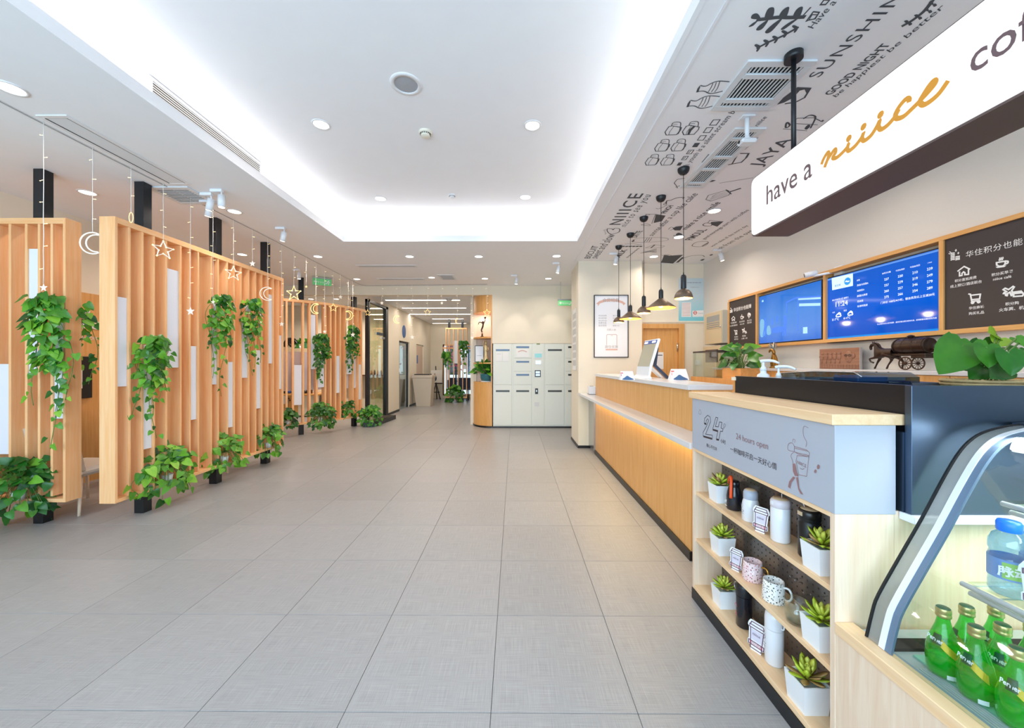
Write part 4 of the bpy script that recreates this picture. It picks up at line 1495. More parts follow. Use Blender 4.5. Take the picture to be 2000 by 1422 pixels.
for (r_, y_) in pr:
    for j in range(n_):
        vs.append((hx + .02 + r_ * math.cos(2 * PI * j / n_), y_, cz0 + r_ * math.sin(2 * PI * j / n_)))
for i in range(len(pr) - 1):
    for j in range(n_):
        fs.append((i * n_ + j, i * n_ + (j + 1) % n_, (i + 1) * n_ + (j + 1) % n_, (i + 1) * n_ + j))
mb = MB()
mb.smooth = True
mb.add(vs, fs).build('barrel', M_['bronze'], hc)
for f_ in (.06, .34, .66, .94):
    y_ = ya + (yb_ - ya) * f_
    rr = br * (.93 + .1 * (1 - abs(2 * f_ - 1)))
    MB().tube([(hx + .02 + rr * math.cos(2 * PI * j / 24), y_, cz0 + rr * math.sin(2 * PI * j / 24)) for j in range(24)], .003, 6, closed=True).build('hoop', M_['bronze'], hc)
ym = ya * .58 + yb_ * .42
MB().lathe([(.018, -.004), (.018, .01), (.024, .012), (.024, .016), (.01, .024), (0, .026)], (hx + .02, ym, cz0 + br), 16).build('bung', M_['bronze'], hc)
MB().cyl((hx + .02, yb_, cz0 - .03), (hx + .02, yb_ - .04, cz0 - .03), .006, n=10).ball((hx + .02, yb_ - .045, cz0 - .03), .009).cyl((hx + .02, yb_ - .03, cz0 - .03), (hx + .02, yb_ - .03, cz0 - .005), .004, n=8).build('tap', M_['bronze'], hc)
MB().box(hx - .02, hx + .06, yb_ - .0, ya + .02, cz0 - br - .014, cz0 - br + .004, .003).box(hx - .015, hx + .055, yb_ + .005, ya * .45 + yb_ * .55, cz0 - br - .034, cz0 - br - .012, .003).build('cart_bed', M_['bronze'], hc)
for s_ in (-.026, .026):
    q = hp(560, 715)
    MB().tube([(hx + .02 + s_, ya - .02, cz0 - br), (hx + s_, ya + .04, cz0 - br - .006), (hx + s_, q.y, q.z)], .0035, 6).build('shaft', M_['bronze'], hc)
wy = hp(752, 800).y
wr = .052
for s_ in (-.05, .05):
    wx, wz = hx + .02 + s_, g0z + wr
    wyy = wy - (0.0 if s_ < 0 else .0)
    mb = MB()
    mb.tube([(wx, wyy + wr * .92 * math.cos(2 * PI * j / 24), wz + wr * .92 * math.sin(2 * PI * j / 24)) for j in range(24)], .0048, 8, closed=True)
    mb.cyl((wx - .008, wyy, wz), (wx + .008, wyy, wz), .009, n=12)
    for k in range(12):
        a = 2 * PI * k / 12
        mb.cyl((wx, wyy + .006 * math.cos(a), wz + .006 * math.sin(a)), (wx, wyy + wr * .9 * math.cos(a), wz + wr * .9 * math.sin(a)), .0022, n=5)
    mb.build('wheel', mat('brown_bronze', (82, 54, 40), .45, .4) if s_ < 0 else bpy.data.materials['brown_bronze'], hc)
MB().cyl((hx - .04, wy, g0z + wr), (hx + .08, wy, g0z + wr), .004, n=8).build('axle', M_['bronze'], hc)

# ---------------------------------------------------------------- carved wooden plaque
px_ = 3.20
pa, pb_ = at(1600.5, 717, 'X', px_), at(1678.5, 676, 'X', px_)
pw = wood('walnut_plaque', (140, 96, 74), (168, 120, 94), 'Y', .55)
pz0, pz1 = LZ, LZ + .205
pq = thing('carved_plaque', 'brown carved wooden plaque with a row of face profiles beside the bronze horse', 'plaque', (px_, (pa.y + pb_.y) / 2, LZ))
bx('board', pw, px_, px_ + .022, pb_.y, pa.y, pz0, pz1, pq, .002)
MB().box(px_ + .001, px_ + .021, pb_.y - .006, pb_.y, pz0, pz1).build('edge_strip', mat('pale_grey_edge', (176, 170, 168), .5), pq)
L_ = pa.y - pb_.y
for k in range(5):
    y_ = pa.y - L_ * (.07 + .115 * k)
    mb = MB()
    c_ = Vector((px_, y_, pz0 + .125))
    mb.ball(c_, .032, 12, 8, (.35, .7, 1.25))
    mb.ball(c_ + Vector((-.004, .02, -.002)), .008, 8, 6, (.7, 1, 1.2)).ball(c_ + Vector((-.003, .014, -.026)), .010, 8, 6, (.7, 1, .8)).ball(c_ + Vector((-.002, 0, -.052)), .015, 8, 6, (.4, .7, 1.4)).ball(c_ + Vector((-.003, -.006, .028)), .02, 8, 6, (.5, .9, .6))
    mb.build('relief_profile', pw, pq)
c_ = Vector((px_, pb_.y + L_ * .24, pz0 + .118))
mb = MB().ball(c_, .052, 14, 10, (.25, .8, 1.15)).ball(c_ + Vector((-.011, 0, -.008)), .011, 8, 6, (.8, .7, 1.5)).ball(c_ + Vector((-.008, 0, -.036)), .018, 8, 6, (.5, 1, .35)).ball(c_ + Vector((-.003, -.05, .01)), .02, 8, 6, (.4, 1, 1.2))
mb.build('relief_face', pw, pq)
mb = MB()
for s_ in (-.02, .02):
    mb.tube([c_ + Vector((-.0135, s_ + .013 * math.cos(t * PI / 5), .014 + .010 * math.sin(t * PI / 5))) for t in range(10)], .0024, 5, closed=True)
mb.tube([c_ + Vector((-.0135, -.045, .018)), c_ + Vector((-.0135, .045, .018))], .002, 5).build('relief_glasses', mat('dark_walnut', (90, 60, 48), .55), pq)
mb = MB()
for r_ in range(3):
    for k in range(14):
        mb.box(px_ - .003, px_ + .001, pb_.y + .006 + k * (L_ - .012) / 14 + .0015, pb_.y + .006 + (k + 1) * (L_ - .012) / 14 - .0015, pz0 + .006 + r_ * .014, pz0 + .017 + r_ * .014, .001)
mb.build('relief_courses', pw, pq, kind='stuff')

# ---------------------------------------------------------------- gold sculpture
gq = at(1512, 716, 'X', 3.08)
gs = thing('gold_ornament', 'gold ornament of folded wings topped with clear crystals below the first screen', 'ornament', (3.08, gq.y, LZ))
gm = mat('antique_gold', (168, 120, 52), .32, .75, noise=.25, nscale=30)
P0 = Vector((3.08, gq.y, LZ))
MB().lathe([(0, 0), (.055, 0), (.058, .006), (.05, .016), (.04, .02), (0, .021)], P0, 24, sx=.8).build('base', gm, gs)
for k, (dy, dx, h_) in enumerate(((-.03, 0, .16), (-.012, -.01, .185), (.012, -.01, .19), (.03, 0, .165), (0, .015, .18))):
    c_ = [P0 + Vector((dx, dy, .015)), P0 + Vector((dx * 1.3, dy * 1.15, .07)), P0 + Vector((dx, dy * .7, .13)), P0 + Vector((dx * .4, dy * .2 + .01, h_))]
    MB().tube(smooth_pts(c_, 4), [.016, .018, .019, .02, .02, .02, .019, .018, .016, .014, .012, .009, .005], 10).build('wing', gm, gs)
MB().tube(smooth_pts([P0 + Vector((-.005, -.01, .17)), P0 + Vector((-.01, .01, .215)), P0 + Vector((-.012, .05, .212)), P0 + Vector((-.01, .075, .185))], 4), [.012, .016, .018, .019, .019, .018, .017, .016, .015, .013, .011, .008, .003], 10).build('head', gm, gs)
cg = glass('crystal', (225, 232, 240), .2)
random.seed(3)
for k in range(9):
    a = math.radians(-60 + 15 * k)
    b_ = P0 + Vector((-.01, 0, .215))
    MB().cyl(b_, b_ + Vector((random.uniform(-.02, .02), .085 * math.sin(a), .075 * math.cos(a) + .02)), .009, .004, 6, smooth=False).build('crystal', cg if k % 2 else M_['steel'], gs)

# ---------------------------------------------------------------- electric cabinets in the corner, display case, switch
bg_ = mat('beige_metal', (206, 190, 156), .5)
bs = mat('beige_grey_metal', (190, 186, 172), .5)
for nm, lab, z0, z1, X0 in (('electric_cabinet', 'upper beige metal wall cabinet with a small window in the corner', 1.745, 2.245, 3.11), ('electric_cabinet', 'lower beige metal wall cabinet with dark window in the corner', 1.06, 1.715, 3.09)):
    t = thing(nm, lab, 'cabinet', (3.2, 5.98, z0), 'beige metal cabinets in the corner')
    bx('body', bs, X0 + .012, 3.298, 5.725, 6.25, z0, z1, t, .004)
    bx('door', bg_, X0, X0 + .011, 5.73, 6.245, z0 + .004, z1 - .004, t, .002)
    zt_ = z1 - .06
    bx('window_pane', mat('cabinet_window', (150, 152, 150), .2) if z0 > 1.5 else mat('cabinet_dark_window', (74, 64, 62), .2), X0 - .002, X0, 5.79, 6.17, zt_ - .2, zt_, t)
    for k in range(4):
        bx('louvre', bg_, X0 - .005, X0 - .001, 5.79, 6.17, zt_ - .2 + .03 * k if z0 > 1.5 else zt_ - .34 + .04 * k, zt_ - .188 + .03 * k if z0 > 1.5 else zt_ - .32 + .04 * k, t)
    MB().cyl((X0 - .012, 5.755, z0 + .25), (X0, 5.755, z0 + .25), .012, n=12).build('lock', M_['steel'], t)
dc = thing('display_case', 'small glass display case with a dark top below the narrow board', 'display case', (2.9, 5.4, .9))
bx('top', M_['dark'], 2.62, 2.94, 4.95, 5.6, 1.59, 1.612, dc, .002)
for x0, x1, y0, y1 in ((2.62, 2.626, 4.95, 5.6), (2.62, 2.94, 4.95, 4.956), (2.62, 2.94, 5.594, 5.6)):
    bx('pane', M_['glass'], x0, x1, y0, y1, 1.25, 1.59, dc)
bx('plinth', M_['panel'], 2.60, 2.944, 4.33, 5.62, 0, 1.248, dc)
sw = thing('wall_switch', 'square white wall switch beside the oak door behind the counter', 'switch', (3.05, 6.655, 1.5))
sp_ = at(1363, 708, 'Y', 6.652)
MB().box(sp_.x - .043, sp_.x + .043, 6.645, 6.658, sp_.z - .043, sp_.z + .043, .003).build('plate', M_['whitepl'], sw)
MB().box(sp_.x - .022, sp_.x + .022, 6.641, 6.6445, sp_.z - .022, sp_.z + .022, .002).build('rocker', M_['white'], sw)

A, B = at(1282, 688, 'Y', 6.675), at(1296, 721, 'Y', 6.675)
ps = thing('paper_notice', 'white paper sheet taped to the oak door behind the check-in tablet', 'notice', ((A.x + B.x) / 2, 6.675, B.z))
bx('sheet', M_['chalk'], A.x, B.x, 6.676, 6.6795, B.z, A.z, ps)
bx('text_line', M_['ink'], A.x + .02, B.x - .02, 6.6752, 6.6758, A.z - .06, A.z - .045, ps)

# ---------------------------------------------------------------- posters
po = thing('framed_poster', 'white poster in a thin black frame with a rose ribbon on the pilaster', 'poster', (1.65, 6.46, 1.55))
A, B = at(1161.5, 577.5, 'Y', 6.45), at(1226, 697, 'Y', 6.45)
bx('paper', mat('poster_paper', (236, 236, 240), .5), A.x, B.x, 6.452, 6.468, B.z, A.z, po)
f_ = .012
for x0, x1, z0, z1 in ((A.x - f_, A.x, B.z - f_, A.z + f_), (B.x, B.x + f_, B.z - f_, A.z + f_), (A.x, B.x, A.z, A.z + f_), (A.x, B.x, B.z - f_, B.z)):
    bx('frame_strip', M_['kick'], x0, x1, 6.442, 6.468, z0, z1, po)
q4 = lambda x, y: (1140 + x / 9.483, 560 + y / 9.48)
ik = Ink('Y', 6.4515, .006)
ik.fill([q4(*p) for p in ((235, 310), (290, 265), (400, 232), (510, 225), (620, 235), (720, 268), (775, 310), (740, 345), (715, 310), (620, 280), (510, 270), (400, 278), (300, 310), (262, 365), (262, 330))])
ik.fill([q4(*p) for p in ((400, 1165), (415, 1152), (620, 1152), (635, 1165), (620, 1178), (415, 1178))])
ik.build('ribbon_print', mat('rose_ribbon_print', (220, 176, 160), .6), po)
ik = Ink('Y', 6.4513, .009)
ik.line([q4(*p) for p in ((425, 1075), (425, 900), (440, 885), (600, 885), (615, 900), (615, 1075))]).line([q4(*p) for p in ((505, 905), (535, 905))], .006)
ik.build('phone_drawing', mat('rose_grey_print', (190, 172, 172), .6), po)
gt = mat('poster_grey_print', (164, 158, 158), .6)
text('会员招募', .05, at(*q4(505, 255), 'Y', 6.451), (1, 0, 0), U_, gt, po, align='CENTER', wd=0.28)
for k, (a_, b_) in enumerate((('积分抵房费', '每次入住'), ('积分换早餐', '会员专享'), ('积分买礼品', '商城兑换'), ('免费升级', '视房态'), ('延迟退房', '最晚14:00'))):
    text(a_, .042, at(*q4(275, 548 + 46 * k), 'Y', 6.451), (1, 0, 0), U_, gt, po, wd=.135)
    text(b_, .03, at(*q4(540, 548 + 46 * k), 'Y', 6.451), (1, 0, 0), U_, gt, po, wd=.11)
text('扫码入会', .04, at(*q4(515, 800), 'Y', 6.451), (1, 0, 0), U_, gt, po, align='CENTER', wd=0.15)
text('首住优惠', .06, at(*q4(515, 1118), 'Y', 6.451), (1, 0, 0), U_, gt, po, align='CENTER', wd=.22)
np_ = thing('notice_poster', 'pale blue notice poster taped above the oak door frame', 'poster', (3.0, 6.65, 2.1))
A, B = at(1325.5, 543.5, 'Y', 6.657), at(1377, 627, 'Y', 6.657)
m, n, l, p = newmat('pale_blue_paper')
tc = n.new('ShaderNodeTexCoord'); sp2 = n.new('ShaderNodeSeparateXYZ'); cr = n.new('ShaderNodeValToRGB')
l.new(tc.outputs['Generated'], sp2.inputs[0]); l.new(sp2.outputs['Z'], cr.inputs[0])
cr.color_ramp.elements[0].color = rgb(120, 205, 220); cr.color_ramp.elements[1].color = rgb(206, 222, 228); cr.color_ramp.elements[1].position = .6
l.new(cr.outputs[0], p.inputs['Base Color'])
bx('paper', m, A.x, B.x, 6.6565, 6.6595, B.z, A.z, np_)
q5 = lambda x, y: (1310 + x / 6.183, 530 + y / 6.183)
ik = Ink('Y', 6.6562, .006)
ik.fill([q5(*p) for p in ((135, 375), (245, 375), (245, 550), (130, 550))]).fill([q5(*p) for p in ((262, 475), (395, 470), (395, 548), (262, 550))])
ik.build('white_box_print', M_['chalk'], np_)
ik = Ink('Y', 6.6558, .012)
ik.curve([q5(*p) for p in ((295, 480), (315, 500), (295, 522), (275, 500))], closed=True).line([q5(*p) for p in ((280, 502), (312, 500))])
for k in range(9):
    ik.line([q5(*p) for p in ((140, 392 + 18 * k), (236, 390 + 18 * k))], .005)
ik.build('red_print', mat('red_print', (214, 96, 96), .6), np_)
text('公共场所卫生信息公示栏', .042, at(*q5(195, 142), 'Y', 6.656), (1, 0, 0), U_, mat('navy_print', (50, 60, 120), .6), np_, wd=.25)
text('卫生监督信息公示', .034, at(*q5(235, 198), 'Y', 6.656), (1, 0, 0), U_, gt, np_, wd=.15)
text('卫生监督', .05, at(*q5(328, 512), 'Y', 6.656), (1, 0, 0), U_, gt, np_, wd=.085)
# rules board on the narrow side of the pilaster
wbd = thing('acrylic_notice', 'clear acrylic notice holder on the side of the pilaster near the lockers', 'notice', (1.08, 6.86, 1.4))
bx('sheet', M_['chalk'], 1.079, 1.083, 6.66, 7.08, 1.32, 2.42, wbd)
for x in range(7):
    bx('page', mat('page_print', (208, 206, 204), .6) if x == 0 else bpy.data.materials['page_print'], 1.0775, 1.0788, 6.7, 7.04, 1.4 + .14 * x, 1.5 + .14 * x, wbd)
MB().box(1.074, 1.079, 6.655, 6.665, 1.32, 2.42).box(1.074, 1.079, 7.075, 7.085, 1.32, 2.42).build('edge_strip', M_['glass'], wbd)

# ---------------------------------------------------------------- things on the reception counter
kt = thing('checkin_tablet', 'white self check-in tablet terminal leaning back on the counter', 'tablet', (1.42, 4.05, 1.277))
y0, y1 = 3.88, 4.27
sl = lambda x, z: (x, z)
wpl = M_['whitepl']
profile = [(1.295, 1.278), (1.315, 1.279), (1.365, 1.315), (1.375, 1.40), (1.462, 1.69), (1.478, 1.69), (1.486, 1.68), (1.40, 1.395), (1.385, 1.31), (1.40, 1.278)]
MB().prism(profile, 'Y', y0, y1).build('body', wpl, kt)
nv = Vector((-.957, 0, .287))
d_ = Vector((1.462 - 1.375, 0, .29)).normalized()
o_ = Vector((1.377, 0, 1.405))


def slab(a0, a1, b0, b1, d0, d1, name, m):
    vs = []
    for dd in (d0, d1):
        for (a_, b_) in ((a0, b0), (a1, b0), (a1, b1), (a0, b1)):
            q = o_ + d_ * a_ - Vector((0, 0, 0)) + nv * dd
            vs.append((q.x, b_, q.z))
    return MB().add(vs, [(0, 1, 2, 3), (4, 5, 6, 7), (0, 1, 5, 4), (1, 2, 6, 5), (2, 3, 7, 6), (3, 0, 4, 7)]).build(name, m, kt)


slab(.0, .245, y0 + .012, y1 - .012, .001, .004, 'display', mat('tablet_screen', (178, 172, 150), .12))
slab(.248, .285, y0 + .006, y1 - .006, .001, .004, 'camera_bar', mat('blue_bar', (60, 90, 170), .25))
slab(.256, .276, y0 + .03, y0 + .13, .004, .006, 'bar_light', lite)
slab(.256, .276, y1 - .13, y1 - .03, .004, .006, 'bar_light', lite)
MB().prism([(1.46, 1.60), (1.475, 1.60), (1.455, 1.42), (1.60, 1.279), (1.56, 1.279), (1.43, 1.41)], 'Y', y0 + .02, y0 + .06).build('rear_leg', mat('navy_plastic', (44, 56, 78), .4), kt)
MB().prism([(1.47, 1.60), (1.487, 1.60), (1.47, 1.43), (1.63, 1.279), (1.60, 1.279), (1.45, 1.415)], 'Y', y1 - .12, y1 - .04).build('rear_leg', wpl, kt)


def tent(label, u, s, rz=0):
    q = at(u, 742, 'Z', 1.277)
    t = thing('tent_card', label, 'card', (q.x, q.y, 1.277), 'tent cards on the reception counter')
    a_, h_, w_ = .045 * s, .105 * s, .085 * s
    vs = [(q.x - w_, q.y - a_, 1.277), (q.x + w_, q.y - a_, 1.277), (q.x + w_ * .85, q.y, 1.277 + h_), (q.x - w_ * .85, q.y, 1.277 + h_), (q.x - w_, q.y + a_, 1.277), (q.x + w_, q.y + a_, 1.277)]
    MB().add(vs, [(0, 1, 2, 3), (3, 2, 5, 4), (0, 3, 4), (1, 5, 2)]).build('card', wb, t)
    fr_ = frame((q.x, q.y - a_ - .0004, 1.277), (1, 0, 0), (0, a_, h_), .004)
    fr_.fill([(-.062 * s, .004), (-.03 * s, .035 * s), (0, .055 * s), (.03 * s, .035 * s), (.072 * s, .004)], True)
    fr_.build('blue_print', mat('blue_hill_print', (66, 104, 150), .5) if 'blue_hill_print' not in bpy.data.materials else bpy.data.materials['blue_hill_print'], t)
    fr_ = frame((q.x, q.y - a_ - .0004, 1.277), (1, 0, 0), (0, a_, h_), .004)
    fr_.line([(-.07 * s, .09 * s), (-.05 * s, .09 * s)], .012 * s).line([(-.072 * s, .05 * s), (-.07 * s, .075 * s)], .005)
    fr_.build('red_mark_print', bpy.data.materials['red_print'], t)


tent('white tent card with a blue hill print at the near end of the counter', 1325, 1.0)
tent('small white tent card with a blue hill print behind the check-in tablet', 1224, .8)
bxw = thing('tissue_box', 'small white box on the lower ledge beside the pilaster', 'box', (1.2, 6.2, .94))
q = at(1157, 770, 'Z', .945)
MB().box(q.x - .05, q.x + .05, q.y - .02, q.y + .14, .945, 1.07, .004).build('body', wpl, bxw)
MB().box(q.x - .055, q.x + .055, q.y - .025, q.y + .145, .940, .945).build('base', M_['kick'], bxw)
MB().box(q.x - .03, q.x + .03, q.y + .03, q.y + .1, 1.0702, 1.072).build('slot', M_['kick'], bxw)

# ---------------------------------------------------------------- pendant lamps over the counter
shade = mat('dark_bronze_shade', (116, 96, 80), .38, .5)
inner = mat('gold_shade_lining', (222, 164, 84), .4, .3)
bulb = mat('warm_bulb', (255, 236, 200), .4, emit=(255, 214, 150), es=9)
for k, (u, Y, kind, zb_, zs) in enumerate(((1335, 3.41, 'd', 2.018, 2.23), (1291, 3.98, 'c', 2.015, 2.21), (1257.5, 4.54, 'd', 2.036, 2.244), (1231.3, 5.11, 'c', 2.036, 2.222), (1208.5, 5.646, 'd', 2.046, 2.24))):
    x = at(u, 600, 'Y', Y).x
    lab = ('nearest small dome pendant lamp over the counter', 'nearer wide cone pendant lamp over the counter', 'middle dome pendant lamp over the counter', 'farther wide cone pendant lamp over the counter', 'farthest small dome pendant lamp before the framed poster')[k]
    t = thing('pendant_lamp', lab, 'lamp', (x, Y, zb_), 'pendant lamps over the reception counter')
    if kind == 'd':
        R0, hs = .078, .086
        pr = [(R0 * math.cos(a), zb_ + hs * math.sin(a)) for a in [i * PI / 2 / 8 for i in range(9)]]
        pr[-1] = (.022, zb_ + hs)
    else:
        R0, hs = .147, .098
        pr = [(R0, zb_), (R0, zb_ + .003), (.026, zb_ + hs), (.022, zb_ + hs + .002)]
    MB().lathe([(r_, z_) for r_, z_ in pr], (x, Y, 0), 32).build('shade', shade, t)
    MB().lathe([(max(r_ - .003, .01), z_ - .002) for r_, z_ in pr], (x, Y, 0), 32).build('lining', inner, t, fix=False)
    MB().lathe([(.022, zb_ + hs - .002), (.0235, zb_ + hs + .004), (.0235, zs - .02), (.018, zs - .004), (.006, zs), (.004, zs + .02)], (x, Y, 0), 20).build('socket', M_['blackmetal'], t)
    MB().cyl((x, Y, zs), (x, Y, ZC - .04), .0032, n=6).build('cord', M_['rubber'], t)
    MB().lathe([(.006, ZC - .058), (.03, ZC - .05), (.045, ZC - .032), (.05, ZC - .012), (.05, ZC)], (x, Y, 0), 24).build('ceiling_rose', M_['blackmetal'], t)
    MB().ball((x, Y, zb_ + .028), .024, 14, 8).build('bulb', bulb, t)
    l_ = bpy.data.lights.new('lamp_glow', 'POINT')
    l_.energy = 6
    l_.color = (1, .78, .5)
    l_.shadow_soft_size = .03
    lo = bpy.data.objects.new('lamp_glow', l_)
    COL.objects.link(lo)
    lo.location = (x, Y, zb_ - .01)
# ---------------------------------------------------------------- slatted oak screens on the left
PZ0, PZ1, RT = .205, 2.725, .052
wpan = mat('white_acrylic_panel', (232, 233, 242), .35)
scrA = thing('slatted_screen', 'nearest oak slatted screen at the left edge with its slats facing front', 'screen', (-4.5, 3.4, 0), 'oak slatted screens')
scrB = thing('slatted_screen', 'long straight oak slatted screen running back from the foreground', 'screen', (-3.56, 4.5, 0), 'oak slatted screens')
scrC = thing('slatted_screen', 'curved oak slatted screen in front of the black framed glass partition', 'screen', (-4.1, 8.0, 0), 'oak slatted screens')
# A: front face along X
AY0, AY1 = 3.335, 3.462
ax = [at(u, 700, 'Y', AY0).x for u in (127.5, 102, 77, 52, 20)]
ax += [ax[-1] - .125, ax[-1] - .24, ax[-1] - .36, ax[-1] - .47, ax[-1] - .58]
for k, x in enumerate(ax):
    tk = .022
    bx('slat', M_['wood'], x - tk, x, AY0 + (.004 if k else 0), AY1, PZ0 + (RT if k else 0), PZ1 - (RT if k else 0), scrA, .0015)
bx('top_rail', M_['woodx'], ax[-1] - .03, ax[0] - .022, AY0, AY1, PZ1 - RT, PZ1, scrA, .0015)
bx('bottom_rail', M_['woodx'], ax[-1] - .03, ax[0] - .022, AY0, AY1, PZ0, PZ0 + RT * .6, scrA, .0015)
pxa, pxb = at(64.5, 900, 'Y', 3.372).x, at(83, 900, 'Y', 3.372).x
for z0, z1 in ((0, PZ0), (PZ1, ZC)):
    bx('post', M_['black'], pxa, pxb, 3.372, 3.455, z0, z1, scrA, .001)
for i, v0, v1 in ((4, 711, 888), (2, 485, 728), (0, 612, 818)):
    a, b = at(60, v0, 'Y', AY0).z, at(60, v1, 'Y', AY0).z
    bx('white_panel', wpan, ax[i + 1] + .001, ax[i] - .023, AY0 + .016, AY0 + .022, b, a, scrA)
# B: front face along Y
BX0, BX1 = -3.64, -3.50
bu = (224.5, 252, 277.5, 300, 324, 352.5, 370.5, 387, 412.5, 426, 444, 457.5, 471, 486, 499.5, 511.5, 523.5, 534, 544.5, 552)
by = [at(u, 800, 'X', BX1).y for u in bu]
for k, y in enumerate(by):
    e = k in (0, len(by) - 1)
    tk = .024 if e else .02
    bx('slat', M_['wood'], BX0, BX1 - (0 if e else .004), y, y + tk, PZ0 + (0 if e else RT * .6), PZ1 - (0 if e else RT), scrB, .0015)
bx('top_rail', M_['woody'], BX0, BX1, by[0] + .024, by[-1], PZ1 - RT, PZ1, scrB, .0015)
bx('bottom_rail', M_['woody'], BX0, BX1, by[0] + .024, by[-1], PZ0, PZ0 + RT * .6, scrB, .0015)
for y in (3.615, 4.505, 5.42):
    for z0, z1 in ((0, PZ0), (PZ1, ZC)):
        bx('post', M_['black'], -3.645, -3.555, y, y + .085, z0, z1, scrB, .001)
for i, v0, v1 in ((0, 580, 755), (2, 690, 877), (4, 526, 718), (6, 676, 820), (8, 612, 751), (10, 707, 835), (12, 625, 738), (14, 684, 798), (16, 575, 710), (18, 655, 760)):
    y0, y1 = by[i] + .021, by[i + 1] - .001
    um = (bu[i] + bu[i + 1]) / 2
    a, b = at(um, v0, 'X', BX1).z, at(um, v1, 'X', BX1).z
    bx('white_panel', wpan, BX1 - .026, BX1 - .020, y0, y1, b, a, scrB)
# C: curved
arc = smooth_pts([Vector(p) for p in ((-5.25, 7.12, 0), (-4.92, 7.26, 0), (-4.53, 7.46, 0), (-4.12, 7.80, 0), (-3.87, 8.18, 0), (-3.68, 8.60, 0), (-3.55, 9.04, 0))], 12)


def on_arc(u):
    d = ray(u, 711)
    for a, b in zip(arc, arc[1:]):
        fa, fb = a.x * d.y - a.y * d.x, b.x * d.y - b.y * d.x
        if fa * fb <= 0:
            t = fa / (fa - fb) if fa != fb else 0
            return a + (b - a) * t, (b - a).normalized()
    return arc[0].copy(), (arc[1] - arc[0]).normalized()


def obox(p, t, w, d, z0, z1, name, m, par, off=0.0):
    """upright board at p: w along tangent t, d inward, starting off inside the face"""
    n = Vector((-t.y, t.x, 0))
    vs = []
    for z in (z0, z1):
        for (a, b) in ((0, off), (w, off), (w, off + d), (0, off + d)):
            q = p + t * a + n * b
            vs.append((q.x, q.y, z))
    return MB().add(vs, [(3, 2, 1, 0), (4, 5, 6, 7), (0, 1, 5, 4), (1, 2, 6, 5), (2, 3, 7, 6), (3, 0, 4, 7)]).build(name, m, par)


cu = (532, 545, 558, 570.5, 590.5, 603.5, 617.5, 634.5, 645, 654.5, 664, 674.5, 689, 699, 706, 716)
for k, u in enumerate(cu):
    p, t = on_arc(u)
    e = k == len(cu) - 1
    obox(p, t, .034, .125, PZ0 + (0 if e else RT * .6), PZ1 - (0 if e else RT), 'slat', M_['wood'], scrC, 0 if e else .003)
for nm, z0, z1 in (('top_rail', PZ1 - RT, PZ1), ('bottom_rail', PZ0, PZ0 + RT * .6)):
    mb = MB()
    vs, fs = [], []
    for i, p in enumerate(arc):
        t = (arc[min(i + 1, len(arc) - 1)] - arc[max(i - 1, 0)]).normalized()
        n = Vector((-t.y, t.x, 0))
        for q, z in ((p, z0), (p, z1), (p + n * .128, z1), (p + n * .128, z0)):
            vs.append((q.x, q.y, z))
    for i in range(len(arc) - 1):
        for j in range(4):
            fs.append((4 * i + j, 4 * i + (j + 1) % 4, 4 * i + 4 + (j + 1) % 4, 4 * i + 4 + j))
    fs += [(0, 1, 2, 3), tuple(range(len(vs) - 4, len(vs)))[::-1]]
    mb.add(vs, fs).build(nm, M_['woodx'], scrC)
for u in (584, 693):
    p, t = on_arc(u)
    for z0, z1 in ((0, PZ0), (PZ1, ZC if u < 600 else 2.975)):
        obox(p, t, .09, .085, z0, z1, 'post', M_['black'], scrC, .02)
for u0, u1, v0, v1 in ((572.5, 590, 713, 792), (605, 617, 614, 721), (619, 634, 690, 757), (655.5, 664, 695, 768), (676.5, 688, 672, 731), (700, 706, 712, 781), (707.5, 716, 690, 757)):
    p, t = on_arc(u0)
    p2, _ = on_arc(u1)
    k = p.y / F
    obox(p + (p2 - p) * .06, (p2 - p).normalized(), (p2 - p).length * .9, .006, H + (711 - v1) * k, H + (711 - v0) * k, 'white_panel', wpan, scrC, .012)

# ---------------------------------------------------------------- pothos plants
def leafshader(name, c1, c2):
    m, n, l, p = newmat(name)
    tc = n.new('ShaderNodeTexCoord')
    nz = n.new('ShaderNodeTexNoise')
    nz.inputs['Scale'].default_value = 2.2
    l.new(tc.outputs['Object'], nz.inputs['Vector'])
    oi = n.new('ShaderNodeObjectInfo')
    a = n.new('ShaderNodeMath')
    a.operation = 'ADD'
    l.new(nz.outputs['Fac'], a.inputs[0])
    l.new(oi.outputs['Random'], a.inputs[1])
    b = n.new('ShaderNodeMath')
    b.operation = 'MULTIPLY'
    b.inputs[1].default_value = .5
    l.new(a.outputs[0], b.inputs[0])
    cr = n.new('ShaderNodeValToRGB')
    cr.color_ramp.elements[0].position = .2
    cr.color_ramp.elements[0].color = rgb(*c1)
    cr.color_ramp.elements[1].position = .8
    cr.color_ramp.elements[1].color = rgb(*c2)
    l.new(b.outputs[0], cr.inputs[0])
    l.new(cr.outputs[0], p.inputs['Base Color'])
    p.inputs['Roughness'].default_value = .3
    tr = n.new('ShaderNodeBsdfTranslucent')
    l.new(cr.outputs[0], tr.inputs[0])
    mx = n.new('ShaderNodeMixShader')
    mx.inputs[0].default_value = .22
    out = n['Material Output']
    l.new(p.outputs[0], mx.inputs[1])
    l.new(tr.outputs[0], mx.inputs[2])
    l.new(mx.outputs[0], out.inputs[0])
    return m


lg1 = leafshader('pothos_green', (38, 104, 24), (112, 180, 48))
lg2 = leafshader('pothos_dark_green', (20, 70, 24), (54, 128, 38))
lg3 = leafshader('pothos_light_green', (92, 168, 44), (160, 210, 70))
stemm = mat('green_stem', (96, 128, 56), .5)


